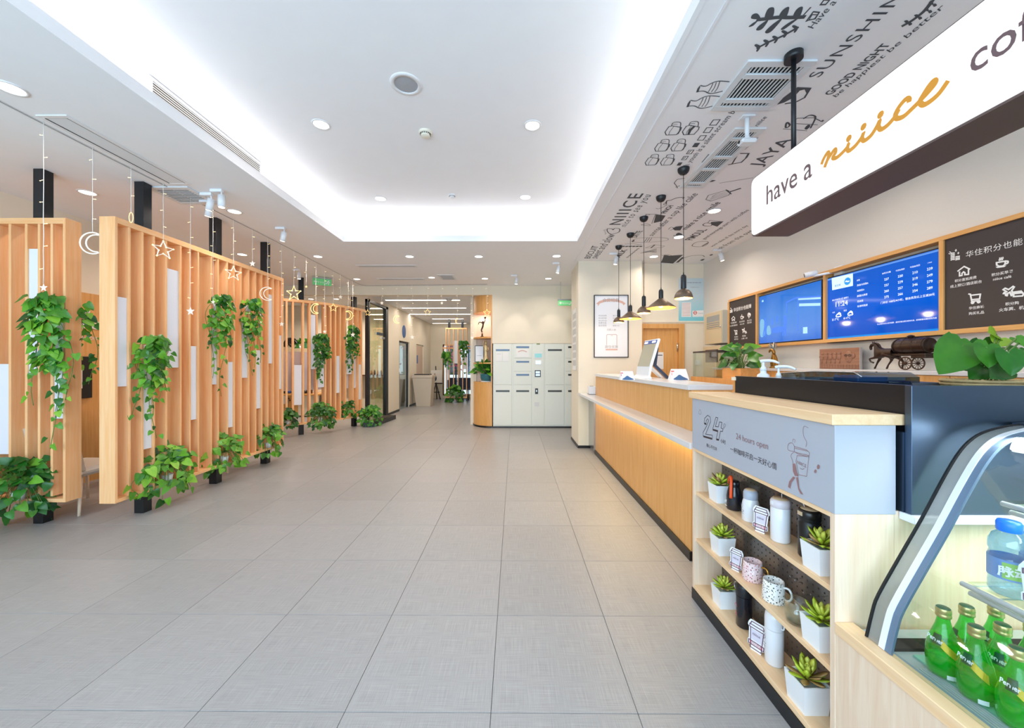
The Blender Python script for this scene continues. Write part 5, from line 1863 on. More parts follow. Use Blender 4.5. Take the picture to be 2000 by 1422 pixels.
def pothos_leaf(m, w=.44, bend=.12, notch=.13):
    rim = [(.0, 0), (.2 * w / .44, notch), (w * .93, .03), (w, -.2), (w * .8, -.5), (w * .42, -.8), (0, -1.06)]
    rib = [(0, 0), (0, -.2), (0, -.5), (0, -.8), (0, -1.06)]
    Yb = lambda x, z: -.16 * abs(x) + bend * z * z + .03 * math.sin(z * 7)
    vs = [(0, Yb(0, z), z) for _, z in rib]
    fs = []
    for s_ in (1, -1):
        k = len(vs)
        vs += [(s_ * x, Yb(x, z), z) for x, z in rim[1:6]]
        f = [(0, k, k + 1), (0, k + 1, k + 2), (0, k + 2, 1), (1, k + 2, k + 3), (1, k + 3, 2), (2, k + 3, k + 4), (2, k + 4, 3), (3, k + 4, 4)]
        fs += [q if s_ > 0 else q[::-1] for q in f]
    return vs, fs


def lm(m, **k):
    vs, fs = pothos_leaf(m, **k)
    mb = MB()
    mb.smooth = True
    o = mb.add(vs, fs).build('leaf', m, origin=(0, 0, 0), fix=False)
    me = o.data
    bpy.data.objects.remove(o)
    return me


LEAF = [lm(lg1, w=.43, notch=.08), lm(lg1, w=.39, bend=.25, notch=.07), lm(lg2, w=.42, notch=.08), lm(lg3, w=.45, bend=.05, notch=.08), lm(lg2, w=.38, bend=.3, notch=.06)]
LV = pothos_leaf(lg1)


def basis(p, out, tip, size):
    z = -tip.normalized()
    y = -(out - z * out.dot(z))
    if y.length < 1e-4: y = z.orthogonal()
    y.normalize()
    x = y.cross(z)
    s_ = size
    return Matrix(((x.x * s_, y.x * s_, z.x * s_, p.x), (x.y * s_, y.y * s_, z.y * s_, p.y), (x.z * s_, y.z * s_, z.z * s_, p.z), (0, 0, 0, 1)))


def put_leaves(t, specs, single):
    """specs: (point, outward, tip direction, size, mesh index); one object a leaf, or one joined mass when tiny"""
    o0 = ORG[t]
    if single:
        for (p, out, tip, sz, mi) in specs:
            o = bpy.data.objects.new('leaf', LEAF[mi])
            COL.objects.link(o)
            o.parent = t
            o.matrix_local = basis(p - o0, out, tip, sz)
    else:
        mb = MB()
        mb.smooth = True
        for (p, out, tip, sz, mi) in specs:
            M = basis(p, out, tip, sz)
            mb.cur = (0, 0, 1, 2, 1)[mi]
            mb.add([M @ Vector(v) for v in LV[0]], LV[1])
        mb.build('foliage', [lg1, lg2, lg3], t, kind='stuff', fix=False)


GRP = 'pothos plants on the oak screens'


def hanging(label, p, out, L, W, n, ls, single=True, top=.3, seed=1, pick=(0, 0, 1, 2, 3), vines=5):
    random.seed(seed)
    p, out = Vector(p), Vector(out).normalized()
    side = Vector((-out.y, out.x, 0))
    t = thing('trailing_pothos', label, 'plant', p + Vector((0, 0, -.05)), GRP)
    # small pocket pot on the slats
    c = p - out * .02 + Vector((0, 0, -.06))
    MB().lathe([(0, -.05), (.03, -.05), (.042, .03), (.038, .03), (.03, -.02), (0, -.02)], c, 14).build('pot', M_['whitepl'], t)
    specs, vm = [], MB()
    for k in range(vines):
        off = (k - (vines - 1) / 2) / max(1, vines - 1) * W * .75 + random.uniform(-.02, .02)
        ln = L * (1.0 if k == vines // 2 else random.uniform(.45, .9))
        pts = []
        a0 = random.uniform(0, 6)
        for i in range(9):
            f = i / 8
            pts.append(p + side * (off * min(1, f * 4 + .3) + .03 * math.sin(a0 + f * 7)) + out * (.035 + .05 * math.sin(min(1, f * 3) * PI) * .8 + .012 * math.sin(a0 * 2 + f * 9)) + Vector((0, 0, .03 * (1 - f) - ln * f)))
        sp_ = smooth_pts(pts, 3)
        vm.tube(sp_, .0028 if single else .004, 5)
        m_ = max(4, int(n * (1 - top) * ln / (L * vines * .72)))
        for i in range(m_):
            f = (i + random.random()) / m_
            q = sp_[min(len(sp_) - 1, int(f * (len(sp_) - 1)))]
            sd = random.choice((-1, 1))
            o_ = (out + side * random.uniform(-.7, .7) + Vector((0, 0, random.uniform(-.1, .7)))).normalized()
            tip = Vector((0, 0, -1)) + side * sd * random.uniform(.2, 1.0) + out * random.uniform(.1, .5)
            specs.append((q + side * sd * random.uniform(.0, .035) + out * random.uniform(.0, .03), o_, tip, ls * random.uniform(.6, 1.1) * (1 - .3 * f), random.choice(pick)))
    for i in range(int(n * top)):
        f = random.random() ** 1.3
        sx_ = random.uniform(-1, 1)
        q = p + side * (sx_ * W * .46 * (1 - .35 * f) * min(1, .45 + 4 * f)) + Vector((0, 0, .06 - f * L * .5)) + out * (.04 + .10 * random.random() * (1 - .5 * f))
        o_ = (out + side * (.7 * sx_ + random.uniform(-.5, .5)) + Vector((0, 0, random.uniform(-.1, .8)))).normalized()
        tip = Vector((0, 0, -1)) + side * (sx_ * .8 + random.uniform(-1.1, 1.1)) + out * random.uniform(.1, .7)
        specs.append((q, o_, tip, ls * random.uniform(.75, 1.2), random.choice(pick)))
    vm.build('stems', stemm, t, kind='stuff')
    put_leaves(t, specs, single)
    return t


def bushy(label, p, out, R, n, ls, single=True, seed=1, pick=(0, 0, 1, 2, 3), drop=.1, name='bushy_pothos', grp=GRP, pot=True):
    random.seed(seed)
    p, out = Vector(p), Vector(out).normalized()
    side = Vector((-out.y, out.x, 0))
    t = thing(name, label, 'plant', p, grp)
    if pot:
        MB().lathe([(0, 0), (.036, 0), (.048, .075), (.044, .075), (.036, .03), (0, .03)], p - out * .03, 16).build('pot', M_['whitepl'], t)
    specs, vm = [], MB()
    b = p + Vector((0, 0, .12)) - out * .03
    for i in range(n):
        a = random.uniform(-PI * .95, PI * .95)
        el = random.uniform(-.75, 1.45)
        d = out * math.cos(a) * math.cos(el) + side * math.sin(a) * math.cos(el) + Vector((0, 0, math.sin(el)))
        if d.dot(out) < -.2: d += out * .5
        d.normalize()
        r_ = R * random.uniform(.45, 1.0)
        q = b + d * r_
        if el < 0: q += Vector((0, 0, -drop * random.random()))
        if i % 2 == 0:
            vm.tube(smooth_pts([b, b + d * r_ * .5 + Vector((0, 0, .04)), q], 3), .0025 if single else .004, 5)
        o_ = (d * .45 + out * .8 + Vector((random.uniform(-.4, .4), random.uniform(-.4, .4), random.uniform(0, .7)))).normalized()
        tip = d * .6 + side * random.uniform(-.9, .9) + Vector((0, 0, random.uniform(-1.0, -.3)))
        specs.append((q, o_, tip, ls * random.uniform(.7, 1.15), random.choice(pick)))
    vm.build('stems', stemm, t, kind='stuff')
    put_leaves(t, specs, single)
    return t


fx = Vector((.25, -1, 0))
fy = Vector((1, -.45, 0))
q = at(108, 590, 'Y', AY0 - .03)
hanging('long trailing pothos hanging from the nearest slatted screen', q, fx, 1.28, .30, 185, .082, seed=11, vines=6, top=.5)
q = at(172, 600, 'X', -3.9)
hanging('sparse trailing pothos in the gap between the two nearest screens', at(168, 600, 'Y', 3.52) + Vector((-.02, 0, 0)), Vector((.8, -.6, 0)), .72, .10, 34, .07, seed=5, vines=2, top=.2)
q = at(30, 975, 'Y', AY0 - .06)
bushy('dark bushy pothos at the foot of the nearest slatted screen', (q.x, q.y, .24), fx, .27, 140, .086, seed=4, pick=(2, 2, 0, 4), drop=.12)


def onB(u, v):
    return at(u, v, 'X', BX1 + .015)


q = onB(293, 668)
hanging('trailing pothos hanging lowest on the near half of the long screen', q, fy, .92, .27, 160, .074, seed=21, vines=6, top=.5)
q = onB(425, 588)
hanging('trailing pothos hanging highest in the middle of the long screen', q, fy, 1.12, .27, 130, .074, seed=31, vines=6, top=.55)
q = onB(486, 592)
hanging('trailing pothos hanging beside the highest one on the long screen', q, fy, .95, .24, 110, .072, seed=41, vines=6, top=.55, pick=(0, 2, 2, 1, 3))
q = onB(330, 940)
bushy('large bushy pothos at the bottom of the near half of the long screen', (q.x, q.y, .24), fy, .24, 150, .080, seed=51, drop=.12)
q = onB(280, 985)
hanging('short pothos spray hanging over the first black post foot of the long screen', (q.x, q.y, .42), fy, .25, .16, 18, .09, seed=8, vines=3, top=.3, pick=(0, 3, 1))
q = onB(441, 905)
bushy('light bushy pothos at the bottom middle of the long screen', (q.x, q.y, .24), fy, .22, 100, .078, seed=61, drop=.1, pick=(0, 3, 1, 0))
q = onB(527, 880)
bushy('bushy pothos at the bottom far end of the long screen', (q.x, q.y, .24), fy, .22, 92, .078, seed=71, drop=.1, pick=(0, 2, 1, 0))


def onC(u, off=.05):
    p, t = on_arc(u)
    n = Vector((t.y, -t.x, 0))
    return p + n * off, n


for k, (u, v, L, W, n, lab) in enumerate(((624, 658, .95, .30, 120, 'trailing pothos on the left half of the curved screen'), (683, 642, .98, .28, 120, 'trailing pothos on the right half of the curved screen'))):
    p, n_ = onC(u)
    p.z = at(u, v, 'Y', p.y).z
    hanging(lab, p, n_ + Vector((.2, -.6, 0)), L, W, int(n * 1.4), .085, single=False, seed=81 + k, pick=(0, 1, 2) if k == 0 else (2, 4, 2, 0))
for k, (u, R, n, lab) in enumerate(((626, .27, 120, 'large bushy pothos at the bottom of the curved screen'), (561, .18, 50, 'bushy pothos at the bottom left of the curved screen'), (681, .17, 44, 'bushy pothos in a white pot on the bottom rail of the curved screen'))):
    p, n_ = onC(u, .0 if k == 2 else .05)
    p.z = PZ0 + .035
    bushy(lab, p + Vector((0, 0, .08 if k == 2 else 0)), n_ + Vector((.2, -.6, 0)), R, int(n * 1.4), .08, single=False, seed=91 + k, pick=(0, 2, 1, 2))
tr = thing('planter_tray', 'black rectangular floor planter beside the glass partition', 'planter', (-3.32, 9.0, 0))
MB().prism([(-3.42, 8.55), (-3.18, 8.60), (-3.1, 9.9), (-3.36, 9.9)], 'Z', 0.0, .10).build('tray', M_['kick'], tr)
MB().prism([(-3.40, 8.6), (-3.21, 8.64), (-3.14, 9.86), (-3.34, 9.86)], 'Z', .1002, .103).build('soil', mat('dark_soil', (50, 40, 34), .9), tr)
bushy('tall bushy pothos growing from the black floor planter', (-3.32, 8.72, .1), (.3, -1, 0), .26, 150, .085, single=False, seed=99, pick=(0, 2, 4, 2), pot=False)

# ---------------------------------------------------------------- fairy-light strands with stars and moons
clear = mat('clear_plastic_ornament', (236, 234, 226), .2, emit=(255, 238, 205), es=.25)
warm = mat('lit_ornament', (255, 226, 160), .3, emit=(255, 214, 130), es=1.15)
wire = mat('white_wire', (236, 232, 226), .5)
led = mat('lit_fairy_bulb', (255, 240, 200), .3, emit=(255, 224, 150), es=2.2)


def star_pts(R, r, a0=PI / 2):
    return [((R if k % 2 == 0 else r) * math.cos(a0 + k * PI / 5), (R if k % 2 == 0 else r) * math.sin(a0 + k * PI / 5)) for k in range(10)]


def moon_pts(R):
    o = [(R * math.cos(a), R * math.sin(a)) for a in [math.radians(60 + 15 * k) for k in range(17)]]
    i = [(R * .28 + R * .80 * math.cos(a), R * .80 * math.sin(a)) for a in [math.radians(278 - 15.6 * k) for k in range(14)]]
    return o + i


def strand(u, v, kind, size_px, lit, label, ax_='X', val=-3.40, turn=0.0, ztop=ZC, flip=1):
    p = at(u, v, ax_, val)
    s_ = size_px / 2 * p.y / F
    t = thing('fairy_light_strand', label, 'string light', (p.x, p.y, ztop), 'hanging fairy lights along the oak screens')
    zt_ = p.z + s_ * .95
    w_ = .0022 if p.y < 5 else .003
    random.seed(int(u))
    pts = [Vector((p.x + random.uniform(-.002, .002), p.y, zt_ + (ztop - zt_) * k / 10)) for k in range(11)]
    MB().tube(pts, w_, 5).build('wire', wire, t)
    mb = MB()
    for k in range(max(2, int((ztop - zt_) / .16))):
        z_ = ztop - .1 - .16 * k
        if z_ < zt_: break
        d = Vector((random.choice((-1, 1)) * .022, 0, random.uniform(-.006, .006)))
        mb.cyl((p.x, p.y, z_), Vector((p.x, p.y, z_)) + d, .0016, n=4).ball(Vector((p.x, p.y, z_)) + d * 1.15, .0032, 6, 4)
    mb.build('bulbs', led, t, kind='stuff')
    m_ = warm if lit else clear
    c, s2 = math.cos(turn), math.sin(turn)
    P = lambda q, d=0: Vector((p.x + (q[0] * c * flip) - d * s2, p.y + q[0] * s2 * flip + d * c, p.z + q[1]))
    th_ = max(.0028, s_ * .06)
    if kind == 'star':
        mb = MB()
        for d in ((-.004, .004) if not lit else (0,)):
            mb.tube([P(q, d) for q in star_pts(s_, s_ * .45)], th_, 6, closed=True, smooth=False)
        mb.build('star', m_, t)
        if not lit or size_px > 18:
            mb = MB()
            for q in star_pts(s_, s_ * .45):
                mb.ball(P(q), th_ * 1.5, 6, 4)
            mb.build('star_bulbs', led, t, kind='stuff')
    elif kind == 'moon':
        MB().tube([P(q) for q in moon_pts(s_)], th_, 6, closed=True, smooth=False).build('moon', m_, t)
    elif kind == 'smallstar':
        mb = MB()
        sp_ = star_pts(s_, s_ * .42)
        mb.add([P(q) for q in sp_] + [P((0, 0), .006), P((0, 0), -.006)], [(k, (k + 1) % 10, 10) for k in range(10)] + [((k + 1) % 10, k, 11) for k in range(10)])
        mb.build('star', m_, t)
    elif kind == 'ring':
        MB().tube([P((s_ * .4 * math.cos(a), s_ * math.sin(a))) for a in [2 * PI * k / 16 for k in range(16)]], th_, 6, closed=True).build('ring', m_, t)
    return t


Y8 = 8.3
for (u, v, k, s_, lit, tn, lab) in (
        (85, 562, 'smallstar', 17, 0, 0, 'strand with a tiny clear star before the nearest screen'),
        (181, 475, 'moon', 42, 0, .2, 'strand with a large clear crescent in the gap between screens'),
        (256, 425, 'ring', 20, 1, 0, 'strand with a small lit ring beside the second black post'),
        (319, 488, 'star', 34, 0, 1.15, 'strand with a clear star turned edgewise near the long screen front'),
        (372, 608, 'smallstar', 18, 0, 0, 'strand with a tiny white star low on the middle of the long screen'),
        (416, 590, 'smallstar', 10, 0, 0, 'strand running down into the highest trailing pothos'),
        (456, 534, 'star', 27, 0, 1.0, 'strand with a clear star below the top rail of the long screen'),
        (493, 515, 'smallstar', 13, 0, 0, 'strand with a small clear star at the far top rail of the long screen'),
        (523, 574, 'moon', 26, 0, .5, 'strand with a clear crescent near the fourth black post'),
        (550, 633, 'smallstar', 11, 0, 0, 'strand with a tiny star at the far end of the long screen'),
        (574, 573, 'star', 28, 1, 0, 'strand with a large lit star before the first post of the curved screen'),
        (598, 560, 'smallstar', 6, 1, 0, 'short strand right of the large lit star'),
        (617, 603, 'moon', 20, 1, 0, 'strand with a lit crescent on the left of the curved screen'),
        (634, 648, 'smallstar', 8, 0, 0, 'strand with a tiny star low on the curved screen'),
        (651, 601, 'star', 17, 1, .3, 'strand with a lit star in the middle of the curved screen'),
        (665, 580, 'smallstar', 9, 0, 0, 'strand with a tiny white star above the curved screen rail'),
        (680, 616, 'moon', 18, 1, 0, 'strand with a lit crescent on the right of the curved screen'),
        (689, 654, 'smallstar', 10, 0, 0, 'strand with a tiny star over the right trailing pothos'),
        (718, 611, 'star', 13, 1, 1.0, 'strand with a lit star at the right end of the curved screen')):
    strand(u, v, k, s_, lit, lab, turn=tn, flip=-1 if u == 680 else 1)
for (u, v, k, s_, lit, tn, lab) in (
        (746, 592, 'smallstar', 8, 0, 0, 'short strand with a tiny star over the glass partition'),
        (776, 624, 'moon', 15, 1, .6, 'strand with a small lit crescent before the corridor wall'),
        (805, 659, 'smallstar', 9, 0, 0, 'long strand with a tiny star before the corridor doors'),
        (835, 610, 'star', 14, 1, .5, 'strand with a lit star in the middle of the corridor opening'),
        (863, 592, 'smallstar', 7, 0, 0, 'short strand in the right half of the corridor opening'),
        (893, 627, 'moon', 11, 1, 1.0, 'strand with a turned lit crescent before the far screen'),
        (922, 660, 'smallstar', 8, 0, 0, 'strand with a tiny star left of the curved shelf column'),
        (951, 611, 'star', 15, 1, 0, 'strand with a lit star before the curved shelf column')):
    strand(u, v, k, s_, lit, lab, 'Y', Y8, tn)

# ---------------------------------------------------------------- behind the near screens: wall panelling, furniture
wp = thing('wall_panelling', 'honey-oak wall panelling with white lettering seen through the gap between screens', 'panelling', (-5.19, 4.6, 0))
for k in range(5):
    bx('panel', M_['panel'], -5.2, -5.18, 2.6 + .7 * k + .001, 3.3 + .7 * k - .001, 0, 2.29, wp)
qa_, qb_ = at(174, 641, 'X', -5.176), at(193, 641, 'X', -5.176)
LW = (qb_.y - qa_.y) * 1.05
text('会客家庭', .33, (-5.176, qb_.y - 4 * LW, qa_.z), (0, 1, 0), (0, 0, 1), M_['chalk'], wp, bold=.004, ext=.004, wd=4 * LW)
text('READING  ROOM', .07, (-5.176, qb_.y - 4 * LW, qa_.z - .14), (0, 1, 0), (0, 0, 1), M_['chalk'], wp, wd=3.8 * LW)
for lab, y0, y1, z0, z1 in (('upper black framed board on the honey-oak panelling', 4.36, 4.60, 1.02, 1.52), ('lower black framed board on the honey-oak panelling', 4.2, 4.45, .32, .97)):
    t = thing('wall_board', lab, 'board', (-5.17, (y0 + y1) / 2, z0))
    bx('frame', M_['kick'], -5.179, -5.15, y0, y1, z0, z1, t, .003)
    bx('print', M_['stone'], -5.149, -5.147, y0 + .04, y0 + .13, z0 + .12, z1 - .15, t)
cloth = mat('oatmeal_cloth', (206, 196, 182), .85, noise=.06, nscale=200)


def chair(label, x, y, rz):
    t = thing('lounge_chair', label, 'chair', (0, 0, 0), 'lounge chairs behind the screens')
    MB().box(-.25, .25, -.24, .26, .36, .44, .03).build('seat', cloth, t)
    MB().prism([(.20, .42), (.28, .42), (.36, .84), (.29, .86)], 'X', -.25, .25).build('backrest', cloth, t)
    for sx_ in (-1, 1):
        for sy_ in (-1, 1):
            MB().cyl((sx_ * .19, sy_ * .19, .36), (sx_ * .23, sy_ * .24, 0), .018, .012, 10).build('leg', M_['maple'], t)
    t.location = (x, y, 0)
    t.rotation_euler = (0, 0, rz)
    return t


chair('oatmeal lounge chair behind the nearest slatted screen', -4.32, 3.78, PI)
chair('oatmeal lounge chair seen in the gap between screens', -4.62, 4.75, 2.4)
chair('oatmeal lounge chair behind the middle of the long screen', -4.02, 5.12, -1.4)
tb = thing('round_table', 'low round maple table between the lounge chairs', 'table', (-4.75, 5.35, 0))
MB().lathe([(0, .50), (.38, .50), (.39, .51), (.39, .525), (.38, .535), (0, .535)], (-4.75, 5.35, 0), 32).build('tabletop', M_['mapley'], tb)
for k in range(3):
    a = 2 * PI * k / 3
    MB().cyl((-4.75 + .15 * math.cos(a), 5.35 + .15 * math.sin(a), .5), (-4.75 + .3 * math.cos(a), 5.35 + .3 * math.sin(a), 0), .02, .013, 10).build('leg', M_['maple'], tb)

# ---------------------------------------------------------------- room behind the curved screen
RY = 10.4
hb = thing('hutch_cabinet', 'beige hutch with glass doors and a white splashback behind the curved screen', 'cabinet', (-5.6, 10.5, 0))
X_ = lambda u: at(u, 711, 'Y', RY).x
bg3 = mat('beige_cabinet', (206, 188, 158), .5)
z1, z2, z3, z4 = 1.86, 1.06, .62, .0
bx('body', bg3, X_(520), X_(601), RY, 10.88, z2, z1, hb, .003)
for a, b in ((573, 583), (588, 599)):
    bx('glass_door', mat('dark_cabinet_glass', (86, 84, 80), .1) if a == 573 else bpy.data.materials['dark_cabinet_glass'], X_(a), X_(b), RY - .012, RY - .001, z2 + .05, z1 - .12, hb)
for a, b in ((540, 571), (584, 587)):
    bx('door', bg3, X_(a), X_(b), RY - .012, RY - .001, z2 + .03, z1 - .06, hb)
bx('splashback', M_['whitepl'], X_(520), X_(601), 10.8, 10.88, z3, z2, hb)
bx('counter', M_['panely'], X_(520), X_(630), RY - .25, 10.88, z3 - .04, z3, hb, .002)
bx('drawer_front', M_['whitepl'], X_(520), X_(571), RY - .22, RY - .2, .36, z3 - .045, hb)
for a, b, m_ in ((520, 572, M_['panel']), (572, 590, M_['panel']), (590, 601, M_['cream']), (602, 618, M_['cream']), (618, 630, M_['cream'])):
    bx('cupboard_door', m_, X_(a) + .003, X_(b) - .003, RY - .2, RY - .18, .04, .35 if b < 573 else z3 - .045, hb)
for u in (564, 566):
    q = at(u, 778.5 if u == 564 else 782, 'Y', RY - .22)
    MB().ball(q, .02, 8, 6).build('knob', M_['kick'], hb)
el = thing('elephant_ornament', 'black elephant ornament on top of the hutch cabinet', 'ornament', (X_(560), RY + .15, z1))
ex = X_(561)
skin('elephant', [(Vector((ex, RY + .15, z1 + .21)), .11), (Vector((ex - .13, RY + .15, z1 + .2)), .10), (Vector((ex + .12, RY + .15, z1 + .22)), .085), (Vector((ex + .19, RY + .13, z1 + .16)), .04), (Vector((ex + .21, RY + .12, z1 + .05)), .022)]
     + [(Vector((ex + dx, RY + .15 + dy, z1 + .035)), .035) for dx in (-.14, .05) for dy in (-.06, .06)], [(0, 1), (0, 2), (2, 3), (3, 4), (1, 5), (1, 6), (0, 7), (0, 8)], M_['kick'], el, 1)
for k, u in enumerate((579, 596)):
    bushy('small leafy plant in a white pot on the hutch ' + ('beside the elephant' if k == 0 else 'at its right end'), (X_(u), RY + .15, z1), (0, -1, 0), .12, 26, .10, single=False, seed=120 + k, pick=(2, 2, 4, 0), name='potted_plant', grp=None)
tn_ = thing('tea_tin', 'green tea tin on the right end of the hutch cabinet', 'tin', (X_(594), RY + .05, z1))
MB().box(X_(592.5), X_(597), RY + .0, RY + .07, z1, z1 + .15, .004).build('body', mat('green_tin', (60, 120, 80), .35), tn_)
MB().box(X_(592.5), X_(597), RY + .0, RY + .07, z1 + .151, z1 + .165, .003).build('lid', M_['kick'], tn_)
for u, m_, lab in ((564, mat('cobalt_glaze', (40, 80, 160), .25), 'cobalt blue teapot on the hutch counter'), (556, M_['kick'], 'black teapot on the hutch counter'), (596, M_['blackmetal'], 'black iron kettle at the right of the hutch counter')):
    c = Vector((X_(u), RY, z3))
    t = thing('teapot', lab, 'teapot', c, 'teapots on the hutch counter')
    MB().lathe([(0, 0), (.05, 0), (.075, .035), (.07, .07), (.04, .095), (.02, .1), (0, .1)], c, 18).build('body', m_, t)
    MB().ball(c + Vector((0, 0, .11)), .014, 8, 6).build('lid_knob', m_, t)
    MB().cyl(c + Vector((.06, 0, .04)), c + Vector((.115, 0, .09)), .014, .008, 8).build('spout', m_, t)
    MB().tube(smooth_pts([c + Vector((-.05, 0, .09)), c + Vector((-.03, 0, .15)), c + Vector((.03, 0, .15)), c + Vector((.05, 0, .09))], 4), .006, 6).build('handle', M_['steel'], t)
rbx = thing('red_floor_box', 'red metal box on the floor behind the curved screen', 'box', (X_(641), RY, 0))
a = X_(636.5); b = X_(646)
bx('body', mat('red_metal', (176, 32, 30), .4), a, b, RY, RY + .2, .0, .40, rbx, .006)
bx('lid', bpy.data.materials['red_metal'], a - .004, b + .004, RY - .004, RY + .204, .401, .43, rbx, .006)
sh_ = thing('wall_shelf', 'thin dark wall shelf with a small black speaker behind the curved screen', 'shelf', (X_(642), 10.8, .98))
bx('board', M_['kick'], X_(633), X_(647), 10.65, 10.9, .90, .915, sh_)
MB().box(X_(642), X_(646.5), 10.68, 10.78, .916, 1.0, .004).build('speaker_box', M_['rubber'], sh_)
MB().box(X_(606), X_(611), RY - .05, RY + .0, z3, z3 + .22, .004).build('photo_frame', mat('dark_wood_frame', (96, 60, 42), .5), label='dark wooden photo frame standing on the hutch counter', cat='photo frame')

# ---------------------------------------------------------------- black framed glass partition
GP = thing('glass_partition', 'black framed glass partition between the curved screen and the corridor', 'partition', (-3.56, 9.8, 0))
bx('jamb', M_['blackmetal'], -3.60, -3.51, 10.36, 10.54, 0, 3.0, GP, .003)
bx('jamb', M_['blackmetal'], -3.60, -3.51, 9.12, 9.20, 0, 3.0, GP, .003)
bx('head_rail', M_['blackmetal'], -3.60, -3.51, 9.12, 10.54, 2.93, 3.0, GP, .003)
bx('threshold', M_['steel'], -3.58, -3.53, 9.2, 10.36, 0, .035, GP)
bx('pane', M_['gglass'], -3.562, -3.552, 9.2, 9.70, .035, 2.93, GP)
bx('pane', M_['gglass'], -3.562, -3.552, 9.705, 10.36, .035, 2.93, GP)
bx('door_closer', M_['dsteel'], -3.55, -3.50, 9.75, 10.1, 2.18, 2.25, GP, .005)
bx('patch_fitting', M_['steel'], -3.55, -3.53, 10.1, 10.34, 2.1, 2.16, GP)
# tea shelf seen through the glass
ts = thing('tea_shelf', 'dark wall shelf with little tea things seen through the glass partition', 'shelf', (-4.6, 10.8, 1.2))
bx('board', mat('dark_shelf_wood', (96, 62, 44), .5), -5.0, -3.66, 10.62, 10.9, 1.10, 1.125, ts)
for k in range(6):
    MB().lathe([(0, 0), (.03, 0), (.035, .06), (.02, .1), (.022, .12)], (-4.15 + .09 * k, 10.75, 1.126), 10).build('cup', M_['panel'] if k % 2 else bpy.data.materials['dark_shelf_wood'], ts)

# ---------------------------------------------------------------- corridor beyond
def cdoor(n, y0, y1, glassy):
    t = struct('door_%d' % n, M_['blackmetal'] if glassy else M_['cream'], MB().box(-3.62, -3.56, y0, y0 + .05, 0, 2.15).box(-3.62, -3.56, y1 - .05, y1, 0, 2.15).box(-3.62, -3.56, y0, y1, 2.1, 2.15))
    if glassy:
        bx('pane', M_['glass'], -3.595, -3.585, y0 + .05, y1 - .05, .0, 2.1, t)
        MB().cyl((-3.55, y0 + .12, .9), (-3.55, y0 + .12, 1.3), .012, n=8).build('handle', M_['steel'], t)
    else:
        bx('leaf', mat('pale_door', (214, 186, 160), .5), -3.60, -3.56, y0 + .05, y1 - .05, 0, 2.1, t)
        bx('door_sign', mat('blue_door_sign', (60, 100, 170), .4), -3.56, -3.555, y0 + .2, y0 + .35, 1.45, 1.75, t)
    return t


cdoor(2, 11.56, 12.68, True)
cdoor(3, 13.6, 14.7, False)
skyc = mat('painted_daylight_glow', (230, 240, 250), .9, emit=(225, 238, 255), es=1.1)  # outdoor walls glow by emission in place of daylight falling on them
# yard behind the glass door and the far window: wall with painted daylight glow and dark trunk
yd = thing('courtyard_wall', 'pale courtyard wall with painted daylight glow behind the corridor glass door', 'wall', (-6.0, 12.6, 0))
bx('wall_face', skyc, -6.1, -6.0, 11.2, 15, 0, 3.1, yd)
trk = thing('tree_trunk', 'dark tree trunk in the courtyard behind the corridor glass door', 'tree', (-4.7, 13.2, 0))
MB().tube([(-4.7, 13.6, 0), (-4.72, 13.62, 1.2), (-4.66, 13.6, 2.4)], [.12, .1, .08], 8).build('trunk', M_['grille'], trk)
hdg = thing('courtyard_planter', 'grey planter box in the courtyard behind the corridor glass door', 'planter', (-4.4, 13.2, 0))
bx('box', mat('courtyard_grey', (120, 118, 116), .7), -4.6, -4.2, 12.2, 14.6, 0, .85, hdg)
bs_ = thing('round_door_sign', 'small blue oval sign above the corridor glass door', 'sign', (-3.51, 12.0, 2.4))
MB().prism([(12.05 + .18 * math.cos(a), 2.46 + .20 * math.sin(a)) for a in [2 * PI * k / 20 for k in range(20)]], 'X', -3.52, -3.505).build('disc', mat('blue_sign', (44, 96, 160), .4), bs_)
# lectern
lx0, lx1, ly = -3.3, -2.8, 12.8
lc = thing('lectern', 'beige tapered reception lectern standing in the corridor', 'lectern', ((lx0 + lx1) / 2, ly, 0))
A_ = at(813, 802, 'Y', ly); B_ = at(840, 802, 'Y', ly); C_ = at(806, 735, 'Y', ly); D_ = at(844, 735, 'Y', ly)
lb = mat('lectern_beige', (220, 204, 184), .5)
zt1 = at(825, 738, 'Y', ly).z
vs = [(A_.x, ly, 0), (B_.x, ly, 0), (B_.x, ly + .45, 0), (A_.x, ly + .45, 0), (C_.x, ly - .05, zt1), (D_.x, ly - .05, zt1), (D_.x, ly + .5, zt1), (C_.x, ly + .5, zt1)]
MB().add(vs, [(3, 2, 1, 0), (4, 5, 6, 7), (0, 1, 5, 4), (1, 2, 6, 5), (2, 3, 7, 6), (3, 0, 4, 7)]).build('body', lb, lc)
bx('top', lb, C_.x - .02, D_.x + .02, ly - .07, ly + .52, zt1, zt1 + .09, lc, .004)
bx('ledge_tray', M_['dark'], C_.x + .05, D_.x - .1, ly + .0, ly + .4, zt1 + .091, zt1 + .125, lc)
